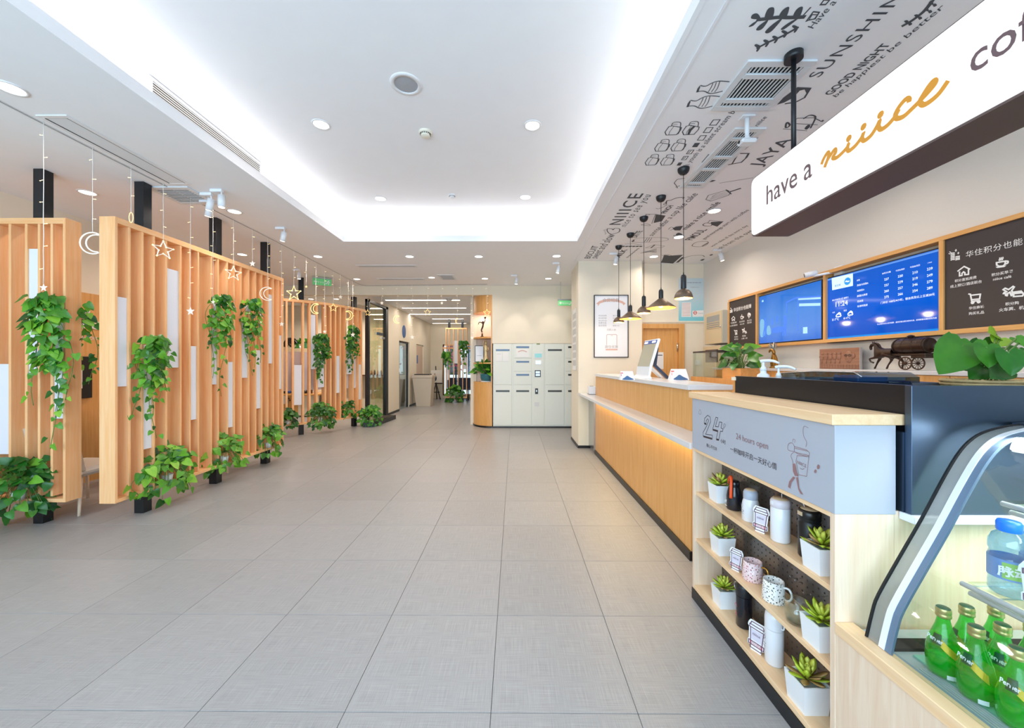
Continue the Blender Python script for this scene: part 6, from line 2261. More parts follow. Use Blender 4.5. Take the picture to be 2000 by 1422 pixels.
# easel with picture
ey = 15.3
es_ = thing('easel', 'black wooden easel holding a small picture at the end of the corridor', 'easel', (-2.4, ey, 0))
E = lambda u, v: at(u, v, 'Y', ey)
for a, b in (((853, 745), (843, 777)), ((851, 745), (860, 778)), ((851, 715), (852, 772))):
    p0, p1 = E(*a), E(*b)
    p1.z = 0
    MB().cyl(p0, p1 + Vector((0, .12 if a[1] == 715 else 0, 0)), .02, n=6).build('leg', M_['kick'], es_)
MB().cyl(E(843, 766), E(859, 766), .018, n=6).build('crossbar', M_['kick'], es_)
MB().cyl(E(842, 749), E(864, 749), .022, n=6).build('picture_rest', M_['kick'], es_)
pcx = thing('easel_picture', 'pale picture of a figure in blue standing on the black easel', 'picture', tuple(E(852, 748)))
A_, B_ = E(842, 723), E(863, 748)
bx('canvas', mat('cream_canvas', (250, 247, 240), .7), A_.x, B_.x, ey - .05, ey - .03, B_.z + .02, A_.z, pcx)
ik = Ink('Y', ey - .052, .02)
ik.fill([(847, 733), (851, 733), (853, 739), (851, 744), (846, 744), (845, 739)], True)
ik.build('figure_print', mat('blue_figure_print', (60, 80, 110), .6), pcx)
ik = Ink('Y', ey - .053, .02)
ik.dot((849, 731), .035)
ik.build('head_print', mat('skin_print', (200, 160, 130), .6), pcx)
# far slatted screen
sy = 14.2
fs_ = thing('slatted_screen', 'small oak slatted screen far along the corridor', 'screen', (-2.1, sy, 0), 'oak slatted screens')
Q = lambda u, v: at(u, v, 'Y', sy)
zt_, zb2 = Q(880, 643).z, Q(880, 775).z
for u in (871, 877, 885.5, 894.5, 903.5, 911):
    x = Q(u, 700).x
    bx('slat', M_['wood'], x - .012, x + .012, sy, sy + .12, zb2, zt_, fs_)
bx('top_rail', M_['woodx'], Q(871, 0).x - .02, Q(911, 0).x + .02, sy, sy + .12, zt_, zt_ + .05, fs_)
bx('bottom_rail', M_['woodx'], Q(871, 0).x - .02, Q(911, 0).x + .02, sy, sy + .12, zb2 - .05, zb2, fs_)
bx('middle_rail', M_['woodx'], Q(865, 0).x - .02, Q(923, 0).x + .02, sy + .13, sy + .2, Q(880, 681).z, Q(880, 678).z, fs_)
for u in (877, 903):
    x = Q(u, 0).x
    bx('post', M_['black'], x - .04, x + .04, sy + .02, sy + .1, 0, zb2 - .05, fs_)
    bx('post', M_['black'], x - .04, x + .04, sy + .02, sy + .1, zt_ + .05, ZK, fs_)
for u0, u1, v0, v1 in ((886.5, 893.5, 666, 710), (871.5, 876.5, 722, 742), (904.5, 910, 690, 721)):
    bx('white_panel', wpan, Q(u0, 0).x, Q(u1, 0).x, sy + .02, sy + .028, Q(0, v1).z, Q(0, v0).z, fs_)
for k, (u, v, L) in enumerate(((873, 690, .55), (906, 668, .85))):
    p = Q(u, v)
    hanging(('left' if k == 0 else 'right') + ' trailing pothos on the small far screen', (p.x, sy - .05, p.z), (0, -1, 0), L, .28, 46, .15, single=False, seed=140 + k, pick=(0, 2, 2))
p = Q(889, 770)
bushy('bushy pothos at the bottom of the small far screen', (p.x, sy - .05, .18), (0, -1, 0), .34, 60, .16, single=False, seed=150, pick=(0, 2, 2))
# far window, dining tables and flowers
w2 = MB()
for x in (-2.98, -2.3, -1.65, -1.0, -.2):
    w2.box(x - .03, x + .03, 15.9, 15.98, .12, 2.25)
w2.box(-2.98, -.1, 15.9, 15.98, 2.2, 2.25).box(-2.98, -.1, 15.9, 15.98, .12, .17)
wn = struct('window_2', M_['wood'], w2)
for x0, x1 in ((-2.95, -2.33), (-2.27, -1.68), (-1.62, -1.03), (-.97, -.23)):
    bx('pane', M_['glass'], x0, x1, 15.935, 15.945, .17, 2.2, wn)
od = thing('outdoor_view', 'pale building front with painted daylight glow outside the far window', 'building', (-1.5, 18.6, 0))
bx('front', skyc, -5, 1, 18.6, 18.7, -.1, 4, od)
for k in range(5):
    bx('window', mat('building_window', (120, 132, 150), .3) if k == 0 else bpy.data.materials['building_window'], -4.3 + 1.0 * k, -3.7 + 1.0 * k, 18.58, 18.6, .9, 2.4, od)
pf = thing('flowering_shrub', 'pink flowering shrub outside the far window', 'shrub', (-2.55, 16.9, 0))
random.seed(9)
mb, mp = MB(), MB()
for k in range(160):
    q = Vector((-2.62 + random.gauss(0, .2), 16.9 + random.gauss(0, .15), 1.75 + random.gauss(0, .3)))
    M = basis(q, Vector((random.uniform(-1, 1), -1, random.uniform(-.3, 1))), Vector((random.uniform(-1, 1), 0, random.uniform(-1, 1))), .09)
    (mp if k % 3 else mb).add([M @ Vector(v) for v in LV[0]], LV[1])
mp.build('blossom', mat('pink_blossom', (240, 110, 160), .6), pf, kind='stuff', fix=False)
mb.build('leaves', lg1, pf, kind='stuff', fix=False)
MB().tube([(-2.6, 16.9, 0), (-2.62, 16.9, 1.7)], [.04, .03], 8).build('trunk', M_['kick'], pf)
navy2 = mat('navy_upholstery', (40, 52, 80), .7)
for k, (x, y) in enumerate(((-2.2, 15.45), (-1.35, 15.4))):
    t = thing('dining_table', ('dark dining table behind the small far screen' if k == 0 else 'dark dining table by the far window right of the small screen'), 'table', (x, y, 0), 'dining tables at the far window')
    bx('tabletop', M_['whitepl'], x - .35, x + .35, y - .3, y + .3, .72, .75, t, .003)
    bx('pedestal', M_['kick'], x - .05, x + .05, y - .05, y + .05, 0, .72, t)
for k, (x, y) in enumerate(((-2.42, 14.9), (-2.02, 14.85), (-1.64, 14.8), (-1.2, 14.75))):
    t = thing('dining_chair', ('first', 'second', 'third', 'fourth')[k] + ' navy dining chair from the left by the far window', 'chair', (x, y, 0), 'dining chairs at the far window')
    bx('seat', navy2, x - .19, x + .19, y - .2, y + .2, .43, .48, t, .01)
    bx('backrest', navy2, x - .19, x + .19, y - .22, y - .18, .5, .9, t, .01)
    for sx_ in (-1, 1):
        for sy_ in (-1, 1):
            MB().cyl((x + sx_ * .16, y + sy_ * .17, .43), (x + sx_ * .17, y + sy_ * .19, 0), .014, n=6).build('leg', M_['kick'], t)
sgn2 = thing('wall_sign', 'round dark blue wall sign beside the small far screen', 'sign', (-2.0, 15.88, 2.4))
q = at(900, 671, 'Y', 15.89)
MB().prism([(q.x + .13 * math.cos(a), q.z + .13 * math.sin(a)) for a in [2 * PI * k / 20 for k in range(20)]], 'Y', 15.87, 15.9).build('disc', bpy.data.materials['blue_sign'], sgn2)

# ---------------------------------------------------------------- curved shelf column
cx, cy = -.52, 9.0
qa = [(cx - .45 * math.sin(t), cy - .5 * math.cos(t)) for t in [PI / 2 * k / 12 for k in range(13)]]
sc = thing('curved_shelf_unit', 'honey-oak quarter-round column with open shelves beside the lockers', 'shelf unit', (-.75, 8.75, 0))
poly = qa + [(cx, cy)]
ins = [(cx - .425 * math.sin(t), cy - .475 * math.cos(t)) for t in [PI / 2 * k / 12 for k in range(13)]] + [(cx, cy)]
MB().prism([(cx - .46 * math.sin(t), cy - .51 * math.cos(t)) for t in [PI / 2 * k / 12 for k in range(13)]] + [(cx, cy)], 'Z', 0, .04).build('kick_board', M_['kick'], sc)
MB().prism(poly, 'Z', .04, 1.0).build('lower_cupboard', M_['panel'], sc)
MB().prism(poly, 'Z', 1.0, 1.022).build('shelf', M_['panely'], sc)
MB().prism(poly, 'Z', 1.435, 1.465).build('shelf', M_['panely'], sc)
MB().prism(poly, 'Z', 2.01, 2.045).build('shelf', M_['panely'], sc)
MB().prism(poly, 'Z', 2.60, 2.976).build('upper_fascia', M_['panel'], sc)
pkw = mat('pale_pink_lining', (232, 208, 190), .6)
MB().box(cx - .012, cx, 8.515, cy, 1.022, 2.60).build('side_lining', pkw, sc)
MB().box(cx - .45, cx - .012, cy - .012, cy, 1.022, 2.60).build('back_lining', pkw, sc)
MB().box(cx - .002, cx + .018, 8.498, 8.52, .04, 2.976).build('edge_strip', M_['panel'], sc)
area('shelf_led', (-.72, 8.78, 2.595), (0, 0, 0), .12, .12, 3, (1, .8, .65))
# ornaments
cb_ = Vector((at(941, 657, 'Y', 8.72).x, 8.72, 2.046))
bo = thing('bronze_figure', 'dark bronze dancing figure with a raised cup on the upper shelf', 'ornament', cb_)
bj = lambda u, v, r_: (Vector((at(u, v, 'Y', 8.72).x, 8.72, at(u, v, 'Y', 8.72).z)), r_)
skin('figure', [bj(942, 650, .016), bj(940, 645, .018), bj(943, 638, .022), bj(944, 631, .018), bj(942, 627, .014), bj(936, 629, .010), bj(934, 634, .009), bj(947, 628, .010), bj(947.5, 623.5, .008)], [(0, 1), (1, 2), (2, 3), (3, 4), (3, 5), (5, 6), (3, 7), (7, 8)], M_['bronze'], bo, 1)
MB().lathe([(0, 0), (.045, 0), (.05, .01), (.03, .022), (.018, .03), (.016, .09), (0, .09)], cb_ + Vector((.01, 0, 0)), 16).build('base', M_['bronze'], bo)
q = bj(947.5, 623, 0)[0]
MB().lathe([(0, 0), (.012, .002), (.024, .02), (.026, .045), (.022, .045), (0, .02)], q, 12).build('cup', M_['bronze'], bo)
gb2 = Vector((at(949, 708, 'Y', 8.66).x, 8.66, 1.466))
gf = thing('gilt_figure', 'pale gilt standing figure in a long robe on the middle shelf', 'ornament', gb2)
gm2 = mat('pale_gilt', (206, 182, 136), .35, .5)
MB().lathe([(0, 0), (.07, 0), (.075, .02), (.06, .03), (.065, .06), (.05, .12), (.04, .22), (.05, .3), (.052, .36), (.03, .40), (.018, .41)], gb2, 18, sy=.7).build('robe', gm2, gf)
MB().ball(gb2 + Vector((0, 0, .44)), .032, 12, 8, (1, 1, 1.25)).ball(gb2 + Vector((0, 0, .49)), .022, 10, 6).build('head', gm2, gf)
MB().tube(smooth_pts([gb2 + Vector((.045, 0, .36)), gb2 + Vector((.06, -.03, .28)), gb2 + Vector((0, -.055, .27))], 4), .013, 8).tube(smooth_pts([gb2 + Vector((-.045, 0, .36)), gb2 + Vector((-.065, -.01, .42)), gb2 + Vector((-.04, -.02, .5))], 4), .012, 8).build('arms', gm2, gf)
A_, B_ = at(927.5, 675, 'Y', 8.82), at(945, 708, 'Y', 8.82)
fc = thing('framed_certificate', 'framed white certificate standing on the middle shelf behind the gilt figure', 'picture', ((A_.x + B_.x) / 2, 8.82, 1.466))
bx('frame', M_['kick'], A_.x, B_.x, 8.815, 8.835, 1.466, A_.z, fc)
bx('paper', M_['whitepl'], A_.x + .015, B_.x - .015, 8.811, 8.8148, 1.48, A_.z - .015, fc)
bx('text_lines', M_['ink'], A_.x + .05, B_.x - .05, 8.809, 8.8108, 1.62, 1.625, fc)
tp = Vector((at(950, 747, 'Y', 8.68).x, 8.68, 1.023))
teal = mat('teal_glaze', (40, 110, 120), .2, coat=.4)
pt = thing('potted_plant', 'leafy plant in a round teal glazed pot on the lowest open shelf', 'plant', tp)
MB().lathe([(0, 0), (.11, 0), (.115, .012), (.09, .02), (.11, .03), (.14, .09), (.142, .16), (.15, .185), (.135, .185), (.125, .15), (0, .15)], tp, 24).build('pot', teal, pt)
MB().lathe([(.12, .0), (.125, .0), (.125, .018), (.1, .02)], tp, 24).build('saucer', M_['whitepl'], pt)
random.seed(77)
specs, vm = [], MB()
for i in range(44):
    a, el = random.uniform(0, 2 * PI), random.uniform(.1, 1.4)
    d = Vector((math.cos(a) * math.cos(el) * 1.25 - .15, math.sin(a) * math.cos(el) * .7 - .15, math.sin(el)))
    b_ = tp + Vector((0, 0, .17))
    q = b_ + d * random.uniform(.12, .27)
    if q.x > -.57: q.x = -.57 - random.random() * .1
    vm.tube([b_, b_ + d * .1 + Vector((0, 0, .03)), q], .004, 5)
    specs.append((q, Vector((d.x, -1, .8)), d + Vector((0, 0, -.6)), .12 * random.uniform(.7, 1.2), random.choice((2, 4, 2, 0))))
vm.build('stems', stemm, pt, kind='stuff')
put_leaves(pt, specs, False)

# ---------------------------------------------------------------- parcel lockers
lk = thing('parcel_locker', 'pale grey-green parcel locker bank with a control column against the back wall', 'locker', (.4, 8.7, 0))
lm_ = mat('pale_green_grey_metal', (228, 230, 221), .42)
lx = lambda u: at(u, 700, 'Y', 8.49).x
lz = lambda v: at(1005, v, 'Y', 8.49).z
bx('body', lm_, lx(963), 1.33, 8.51, 8.895, .03, 1.885, lk)
bx('kick_board', M_['kick'], lx(960), 1.33, 8.5, 8.6, 0, .035, lk)
cc_ = lambda x: 900 + x / 3.844
rr_ = lambda y: 500 + y / 3.844
slot = mat('blue_slot', (96, 124, 160), .35)
slotd = mat('dark_slot', (52, 54, 50), .3)
for x0, x1, rows in ((243, 384, ((658, 966), (966, 1272))), (396, 531, ((658, 768), (768, 866), (866, 966), (966, 1272))), (634, 777, ((658, 966), (966, 1272))), (786, 870, ((658, 768), (768, 866), (866, 966), (966, 1272)))):
    for k, (y0, y1) in enumerate(rows):
        bx('locker_door', lm_, lx(cc_(x0)) + .003, lx(cc_(x1)) - .003, 8.496, 8.512, lz(rr_(y1)) + .003, lz(rr_(y0)) - .003, lk, .002)
        yh = y0 + (48 if (len(rows) == 2 and k == 0) or k == len(rows) - 1 else 26)
        w0, w1 = (x0 + 20, x1 - 18)
        bx('handle_slot', slot if x0 < 500 and k < len(rows) - 1 else slotd, lx(cc_(w0)), lx(cc_(w1)), 8.492, 8.4955, lz(rr_(yh + 7)), lz(rr_(yh - 6)), lk)
x0, x1 = 541, 626
bx('control_panel', lm_, lx(cc_(x0)), lx(cc_(x1)), 8.496, 8.512, lz(rr_(1272)), lz(rr_(658)), lk, .002)
for nm, m_, a, b, c, d in (('screen_bezel', M_['stone'], 552, 612, 728, 768), ('status_screen', mat('teal_screen', (120, 180, 178), .2, emit=(120, 180, 178), es=.4), 557, 607, 733, 762), ('card_reader', M_['steel'], 562, 602, 785, 813), ('scanner', M_['kick'], 556, 600, 858, 908), ('scanner_plate', M_['steel'], 562, 594, 865, 881), ('scanner_plate', M_['steel'], 562, 594, 886, 901), ('lock', M_['kick'], 558, 580, 994, 1036), ('keyhole', M_['steel'], 565, 573, 1006, 1020), ('receipt_slot', M_['stone'], 554, 588, 1100, 1128), ('top_lamp', mat('olive_lamp', (120, 130, 60), .4), 568, 594, 656, 664)):
    dd = .003 if nm in ('status_screen', 'scanner_plate', 'keyhole') else 0
    bx(nm, m_, lx(cc_(a)), lx(cc_(b)), 8.490 - dd, 8.4955 - dd, lz(rr_(d)), lz(rr_(c)), lk)
for a, b, c, d in ((265, 310, 725, 790), (316, 358, 725, 790), (415, 512, 700, 760)):
    bx('notice_sheet', M_['chalk'], lx(cc_(a)), lx(cc_(b)), 8.491, 8.4958, lz(rr_(d)), lz(rr_(c)), lk)
ik = Ink('Y', 8.49, .02)
ik.curve([(cc_(430), rr_(720)), (cc_(462), rr_(710)), (cc_(496), rr_(720))])
ik.build('ribbon_print', bpy.data.materials['rose_ribbon_print'], lk)
text('快递柜使用说明', .03, at(cc_(268), rr_(738), 'Y', 8.4905), (1, 0, 0), U_, gt, lk, wd=.1)
# ---------------------------------------------------------------- big-leaved plant in a wicker basket, planter on the counter
wk = mat('wicker', (196, 168, 120), .7, noise=.2, nscale=90)
bp = Vector((2.03, 1.64, 1.201))
bl = thing('basket_plant', 'large-leaved plant in a wicker basket on the coffee counter', 'plant', bp)
mb = MB()
for k in range(12):
    z_ = .008 + k * .0135
    r_ = .105 + .002 * k
    mb.tube([bp + Vector(((r_ + .004 * (-1) ** j) * 1.15 * math.cos(2 * PI * j / 40), (r_ + .004 * (-1) ** j) * math.sin(2 * PI * j / 40), z_)) for j in range(40)], .0068, 5, closed=True)
for j in range(20):
    a = 2 * PI * j / 20
    mb.tube([bp + Vector((.105 * 1.15 * math.cos(a), .105 * math.sin(a), 0)), bp + Vector((.129 * 1.15 * math.cos(a), .129 * math.sin(a), .165))], .004, 5)
mb.build('basket', wk, bl, kind='stuff')
MB().lathe([(0, .14), (.11, .14)], bp, 20, sx=1.15).build('soil', bpy.data.materials['dark_soil'], bl, fix=False)
anth = leafshader('anthurium_green', (36, 98, 28), (88, 156, 46))
anth2 = leafshader('anthurium_light', (140, 190, 50), (190, 220, 80))


def heart_leaf(m, bend):
    """large heart-shaped leaf with lobes behind the stalk, a creased midrib and raised side veins"""
    R_n, C_n = 14, 6
    vs, fs = [], []
    for i in range(R_n + 1):
        t = i / R_n
        wd = .47 * (1 - (2 * t - .56) ** 2 / 2.1) if t < .28 else .47 * math.cos((t - .28) / .72 * PI / 2) ** .85
        for j in range(-C_n, C_n + 1):
            f = j / C_n
            lobe = .26 * (1 - t) ** 3 * math.sin(min(1, abs(f) * 1.25) * PI * .72)
            z = -t * 1.06 + lobe
            x = wd * f
            vein = .012 * math.cos((z - abs(x) * .7) * 34) * abs(f)
            y = -.22 * abs(x) ** 1.2 + bend * t * t + vein
            vs.append((x, y, z))
    W_ = 2 * C_n + 1
    for i in range(R_n):
        for j in range(W_ - 1):
            fs.append((i * W_ + j, i * W_ + j + 1, (i + 1) * W_ + j + 1, (i + 1) * W_ + j))
    mb = MB()
    mb.smooth = True
    o = mb.add(vs, fs).build('leaf', m, origin=(0, 0, 0), fix=False)
    me = o.data
    bpy.data.objects.remove(o)
    return me


BL = [heart_leaf(anth, .18), heart_leaf(lg2, .24), heart_leaf(anth2, .1)]
LEAF += BL
q6 = lambda x, y, Y: at(1640 + x / 5.556, 560 + y / 5.556, 'Y', Y)
vm = MB()
base = bp + Vector((0, 0, .15))
specs = []
for (bxx, byy, tx, ty, Y, mi) in ((1330, 640, 1135, 900, 1.62, 0), (1440, 620, 1480, 830, 1.68, 0), (1590, 660, 1640, 850, 1.55, 0), (1740, 560, 1720, 640, 1.78, 2), (1700, 520, 1640, 490, 1.8, 2), (1830, 720, 1900, 930, 1.5, 1), (1560, 640, 1470, 720, 1.72, 1), (1900, 700, 2010, 770, 1.66, 1), (1820, 660, 1930, 690, 1.72, 0), (1920, 560, 2050, 640, 1.72, 0), (1700, 640, 1600, 640, 1.8, 1), (1560, 880, 1465, 960, 1.62, 1), (1500, 840, 1370, 870, 1.7, 0), (1650, 700, 1560, 800, 1.85, 1), (2020, 560, 2140, 700, 1.6, 0), (2050, 700, 2140, 860, 1.7, 1), (1780, 900, 1700, 960, 1.56, 1)):
    a, b = q6(bxx, byy, Y), q6(tx, ty, Y - .04)
    L_ = (b - a).length
    specs.append((a, Vector((-.45, -1, .45)), b - a, L_ / 1.06 * 1.05, 5 + mi))
    vm.tube(smooth_pts([base + Vector((random.uniform(-.05, .05), random.uniform(-.05, .05), 0)), (base + a) / 2 + Vector((0, 0, .03)), a], 4), .0035, 6)
vm.build('stems', stemm, bl, kind='stuff')
put_leaves(bl, specs, True)

pq_ = Vector((2.78, 5.0, 1.255))
pp_ = at(1447, 735, 'X', 2.78)
pq_ = Vector((2.78, pp_.y, 1.249))
pl = thing('box_plant', 'leafy plant in a honey-oak box below the narrow board', 'plant', pq_)
cb2 = pq_
for x0, x1, y0, y1 in ((-.12, .12, -.2, -.185), (-.12, .12, .185, .2), (-.12, -.105, -.185, .185), (.105, .12, -.185, .185)):
    bx('box_side', M_['panely'], cb2.x + x0, cb2.x + x1, cb2.y + y0, cb2.y + y1, cb2.z, cb2.z + .13, pl)
bx('soil', bpy.data.materials['dark_soil'], cb2.x - .105, cb2.x + .105, cb2.y - .185, cb2.y + .185, cb2.z + .01, cb2.z + .11, pl)
random.seed(31)
vm, specs = MB(), []
for i in range(34):
    a, el = random.uniform(0, 2 * PI), random.uniform(.2, 1.35)
    d = Vector((math.cos(a) * math.cos(el) * .7, math.sin(a) * math.cos(el) * 1.4, math.sin(el)))
    b_ = cb2 + Vector((0, random.uniform(-.1, .1), .11))
    q = b_ + d * random.uniform(.16, .34)
    vm.tube(smooth_pts([b_, b_ + d * .12 + Vector((0, 0, .04)), q], 3), .0035, 5)
    specs.append((q, Vector((-1, -.7, .5)) + d * .3, d + Vector((0, 0, -.9)), .13 * random.uniform(.7, 1.25), random.choice((0, 2, 2, 1))))
vm.build('stems', stemm, pl, kind='stuff')
put_leaves(pl, specs, True)

# ---------------------------------------------------------------- ceiling fittings
ring = mat('white_trim_ring', (232, 232, 234), .4)


def downlight(u, v, z, label, power, col=WARM, r=.062, group='recessed ceiling downlights'):
    p = at(u, v, 'Z', z)
    t = thing('downlight', label, 'light', (p.x, p.y, z), group)
    MB().lathe([(r, -.001), (r + .003, -.006), (r + .016, -.005), (r + .018, 0)], (p.x, p.y, z), 28).build('trim_ring', ring, t)
    MB().lathe([(0, -.003), (r, -.003)], (p.x, p.y, z), 28).build('lens', M_['lens'], t, fix=False)
    if power:
        area('downlight_lamp', (p.x, p.y, z - .012), (0, 0, 0), r * 1.8, r * 1.8, power * DL, col, 150, 'DISK')
    return t


DAYW = (1.0, .93, .84)
for u, v, l_ in ((627, 243, 'near left'), (1040, 245, 'near right'), (743, 388, 'far left'), (1026, 385, 'far right')):
    downlight(u, v, ZU, l_ + ' downlight in the raised cove ceiling', 13, DAYW)
for u, v, l_, pw_ in ((20, 172, 'nearest left soffit downlight at the frame edge', 6), (171, 376, 'soffit downlight between the first two black posts', 11), (458, 413, 'soffit downlight right of the white track spots', 13), (473, 497, 'soffit downlight behind the long screen', 14),
                    (621, 501, 'leftmost of the row of downlights past the cove', 16), (800, 501, 'second from left of the downlights past the cove', 16), (935, 501, 'third from left of the downlights past the cove', 16), (1087, 500, 'rightmost of the downlights past the cove', 10),
                    (697, 545, 'leftmost downlight of the row before the header', 13), (843, 542, 'downlight beside the square ceiling hatch', 13), (947, 544, 'downlight before the curved shelf column', 13), (1071, 544, 'rightmost downlight before the lockers', 12),
                    (1395, 412, 'downlight in the printed ceiling by the light-box sign', 8), (1326, 463, 'middle downlight in the printed ceiling', 9), (1277, 501, 'farthest downlight in the printed ceiling by the oak strip', 8)):
    downlight(u, v, ZC, l_, pw_)
# added lamps without fittings that brighten the reading corner and the counter
for x, y in ((-4.4, 5.4), (-4.3, 6.9), (2.5, 3.2), (2.5, 1.6), (2.7, 5.4)):
    area('downlight_lamp', (x, y, ZC - .02), (0, 0, 0), .11, .11, (13 if x > 0 else 16) * DL, WARM, 150, 'DISK')
# room and corridor
for u, v, l_ in ((607.5, 584, 'left lit disc downlight in the room behind the curved screen'), (657, 584, 'right lit disc downlight in the room behind the curved screen')):
    downlight(u, v, ZK, l_, 60)
for k, (u0, u1, v) in enumerate(((753, 898, 585.5), (786, 910, 601), (797, 925, 613), (845, 905, 622.5), (845, 910, 631))):
    a, b = at(u0, v, 'Z', ZK), at(u1, v, 'Z', ZK)
    t = thing('strip_light', ('first', 'second', 'third', 'fourth', 'fifth')[k] + ' lit strip across the corridor ceiling counted from the opening', 'light', ((a.x + b.x) / 2, a.y, ZK), 'corridor strip lights')
    bx('housing', ring, a.x - .02, b.x + .02, a.y - .06, a.y + .06, ZK - .012, ZK - .001, t)
    bx('diffuser', M_['lens'], a.x, b.x, a.y - .045, a.y + .045, ZK - .016, ZK - .0125, t)
    if k < 4:
        area('strip_lamp', ((a.x + b.x) / 2, a.y, ZK - .03), (0, 0, 0), b.x - a.x, .08, 22 * DL, WARM)
area('corridor_lamp', (-2.2, 10.2, ZK - .02), (0, 0, 0), .3, .3, 22 * DL, WARM)
# spot heads on short tracks
for k, (u, v, tilt, l_) in enumerate(((405, 391, .35, 'pair of white track spots above the long screen'), (425, 384, 0, 'single white track spot right of the pair'), (549, 458, .3, 'white track spot above the far end of the long screen'), (580, 532, 0, 'white track spot above the curved screen'), (1087, 519, .25, 'white track spot above the right lockers'), (1005, 543, .1, 'white track spot above the left lockers'), (1199, 500, .2, 'white track spot over the framed poster'), (1402, 493, -.3, 'white track spot over the electric cabinets'))):
    z = ZC
    p = at(u, v - 14 if k < 3 else v - 6, 'Z', z)
    t = thing('track_spot', l_, 'spotlight', (p.x, p.y, z), 'white track spotlights')
    heads = ((0, 0), (-.14, .16)) if k == 0 else ((0, 0),)
    for dx, dy in heads:
        o_ = Vector((p.x + dx, p.y + dy, z))
        MB().box(o_.x - .07, o_.x + .05, o_.y - .017, o_.y + .017, z - .028, z, .003).build('base', wpl, t)
        MB().cyl(o_ + Vector((.04, 0, -.026)), o_ + Vector((.04, 0, -.075)), .008, n=8).build('stem', wpl, t)
        d = Vector((-math.sin(tilt) * .8, .2 * math.sin(tilt), -math.cos(tilt))).normalized()
        h_ = o_ + Vector((.04, 0, -.07))
        MB().cyl(h_ - d * .01, h_ + d * .11, .032, n=20).build('head', wpl, t)
        MB().cyl(h_ + d * .1101, h_ + d * .1115, .026, n=16).build('lens', M_['lens'], t)


def wash(loc, target, power, size=50, col=DAYW):
    l_ = bpy.data.lights.new('spot_beam', 'SPOT')
    l_.energy = power * DL
    l_.color = col
    l_.spot_size = math.radians(size)
    l_.spot_blend = .8
    l_.shadow_soft_size = .03
    o = bpy.data.objects.new('spot_beam', l_)
    COL.objects.link(o)
    o.location = loc
    o.rotation_euler = (Vector(target) - Vector(loc)).to_track_quat('-Z', 'Y').to_euler()


wash((.05, 8.0, 2.95), (.05, 8.5, 1.9), 20, 60)
wash((.82, 8.0, 2.95), (.82, 8.5, 1.9), 16, 60)
wash((1.55, 6.1, 3.0), (1.6, 6.47, 2.3), 8, 60)
wash((-3.1, 12.8, 3.0), (-3.52, 13.2, 1.8), 14, 60)
wash((-3.1, 14.6, 3.0), (-3.52, 15.0, 1.8), 14, 60)

# loudspeaker, detectors
p = at(793, 164, 'Z', ZU)
t = thing('ceiling_speaker', 'round grey ceiling loudspeaker in the raised ceiling', 'speaker', (p.x, p.y, ZU))
MB().lathe([(.088, -.002), (.09, -.01), (.118, -.006), (.12, 0)], (p.x, p.y, ZU), 36).build('trim_ring', ring, t)
MB().lathe([(0, -.008), (.089, -.004)], (p.x, p.y, ZU), 36).build('grille', mat('grey_mesh', (170, 172, 178), .6, noise=.15, nscale=400), t, fix=False)
for u, v, z, l_, k in ((831, 258, ZU, 'cream smoke detector in the middle of the raised ceiling', 1.0), (883, 381, ZU, 'flat white sensor near the far edge of the raised ceiling', .8), (877, 560, ZK, 'white dome sensor on the corridor ceiling', 1.6)):
    if z == ZK: p = at(877, 582, 'Z', ZK)
    else: p = at(u, v, 'Z', z)
    t = thing('smoke_detector', l_, 'detector', (p.x, p.y, z))
    c_ = (p.x, p.y, z)
    dm = mat('cream_plastic', (236, 228, 210), .5) if k == 1.0 else ring
    MB().lathe([(.06 * k, 0), (.06 * k, -.014 * k), (.05 * k, -.02 * k)], c_, 28).build('base', dm, t)
    MB().lathe([(.044 * k, -.018 * k), (.044 * k, -.034 * k), (.036 * k, -.044 * k), (0, -.046 * k)], c_, 28).build('cap', dm, t)
    for j in range(16):
        a = 2 * PI * j / 16
        q = Vector((p.x + .0445 * k * math.cos(a), p.y + .0445 * k * math.sin(a), z - .026 * k))
        MB().box(q.x - .003 * k, q.x + .003 * k, q.y - .003 * k, q.y + .003 * k, q.z - .005 * k, q.z + .005 * k).build('vent_slot', M_['grille'], t)

# linear grille in the left cove wall
ga, gb_ = at(296, 172, 'X', -2.705), at(507, 330, 'X', -2.705)
t = thing('linear_vent', 'long slotted air vent in the left wall of the cove', 'vent', (-2.7, (ga.y + gb_.y) / 2, 3.4))
z0, z1 = 3.452, 3.545
y0, y1 = ga.y, gb_.y
bx('backing', mat('dim_duct', (84, 66, 34), .8), -2.7095, -2.706, y0, y1, z0, z1, t)
for za, zb3 in ((z0 - .02, z0), (z1, z1 + .02)):
    bx('frame_bar', ring, -2.71, -2.695, y0 - .02, y1 + .02, za, zb3, t)
for ya_, yb3 in ((y0 - .02, y0), (y1, y1 + .02)):
    bx('frame_bar', ring, -2.71, -2.695, ya_, yb3, z0, z1, t)
for k in range(5):
    z_ = z0 + .0186 * (k + .5)
    bx('blade', ring, -2.7055, -2.699, y0, y1, z_ - .0025, z_ + .0025, t)


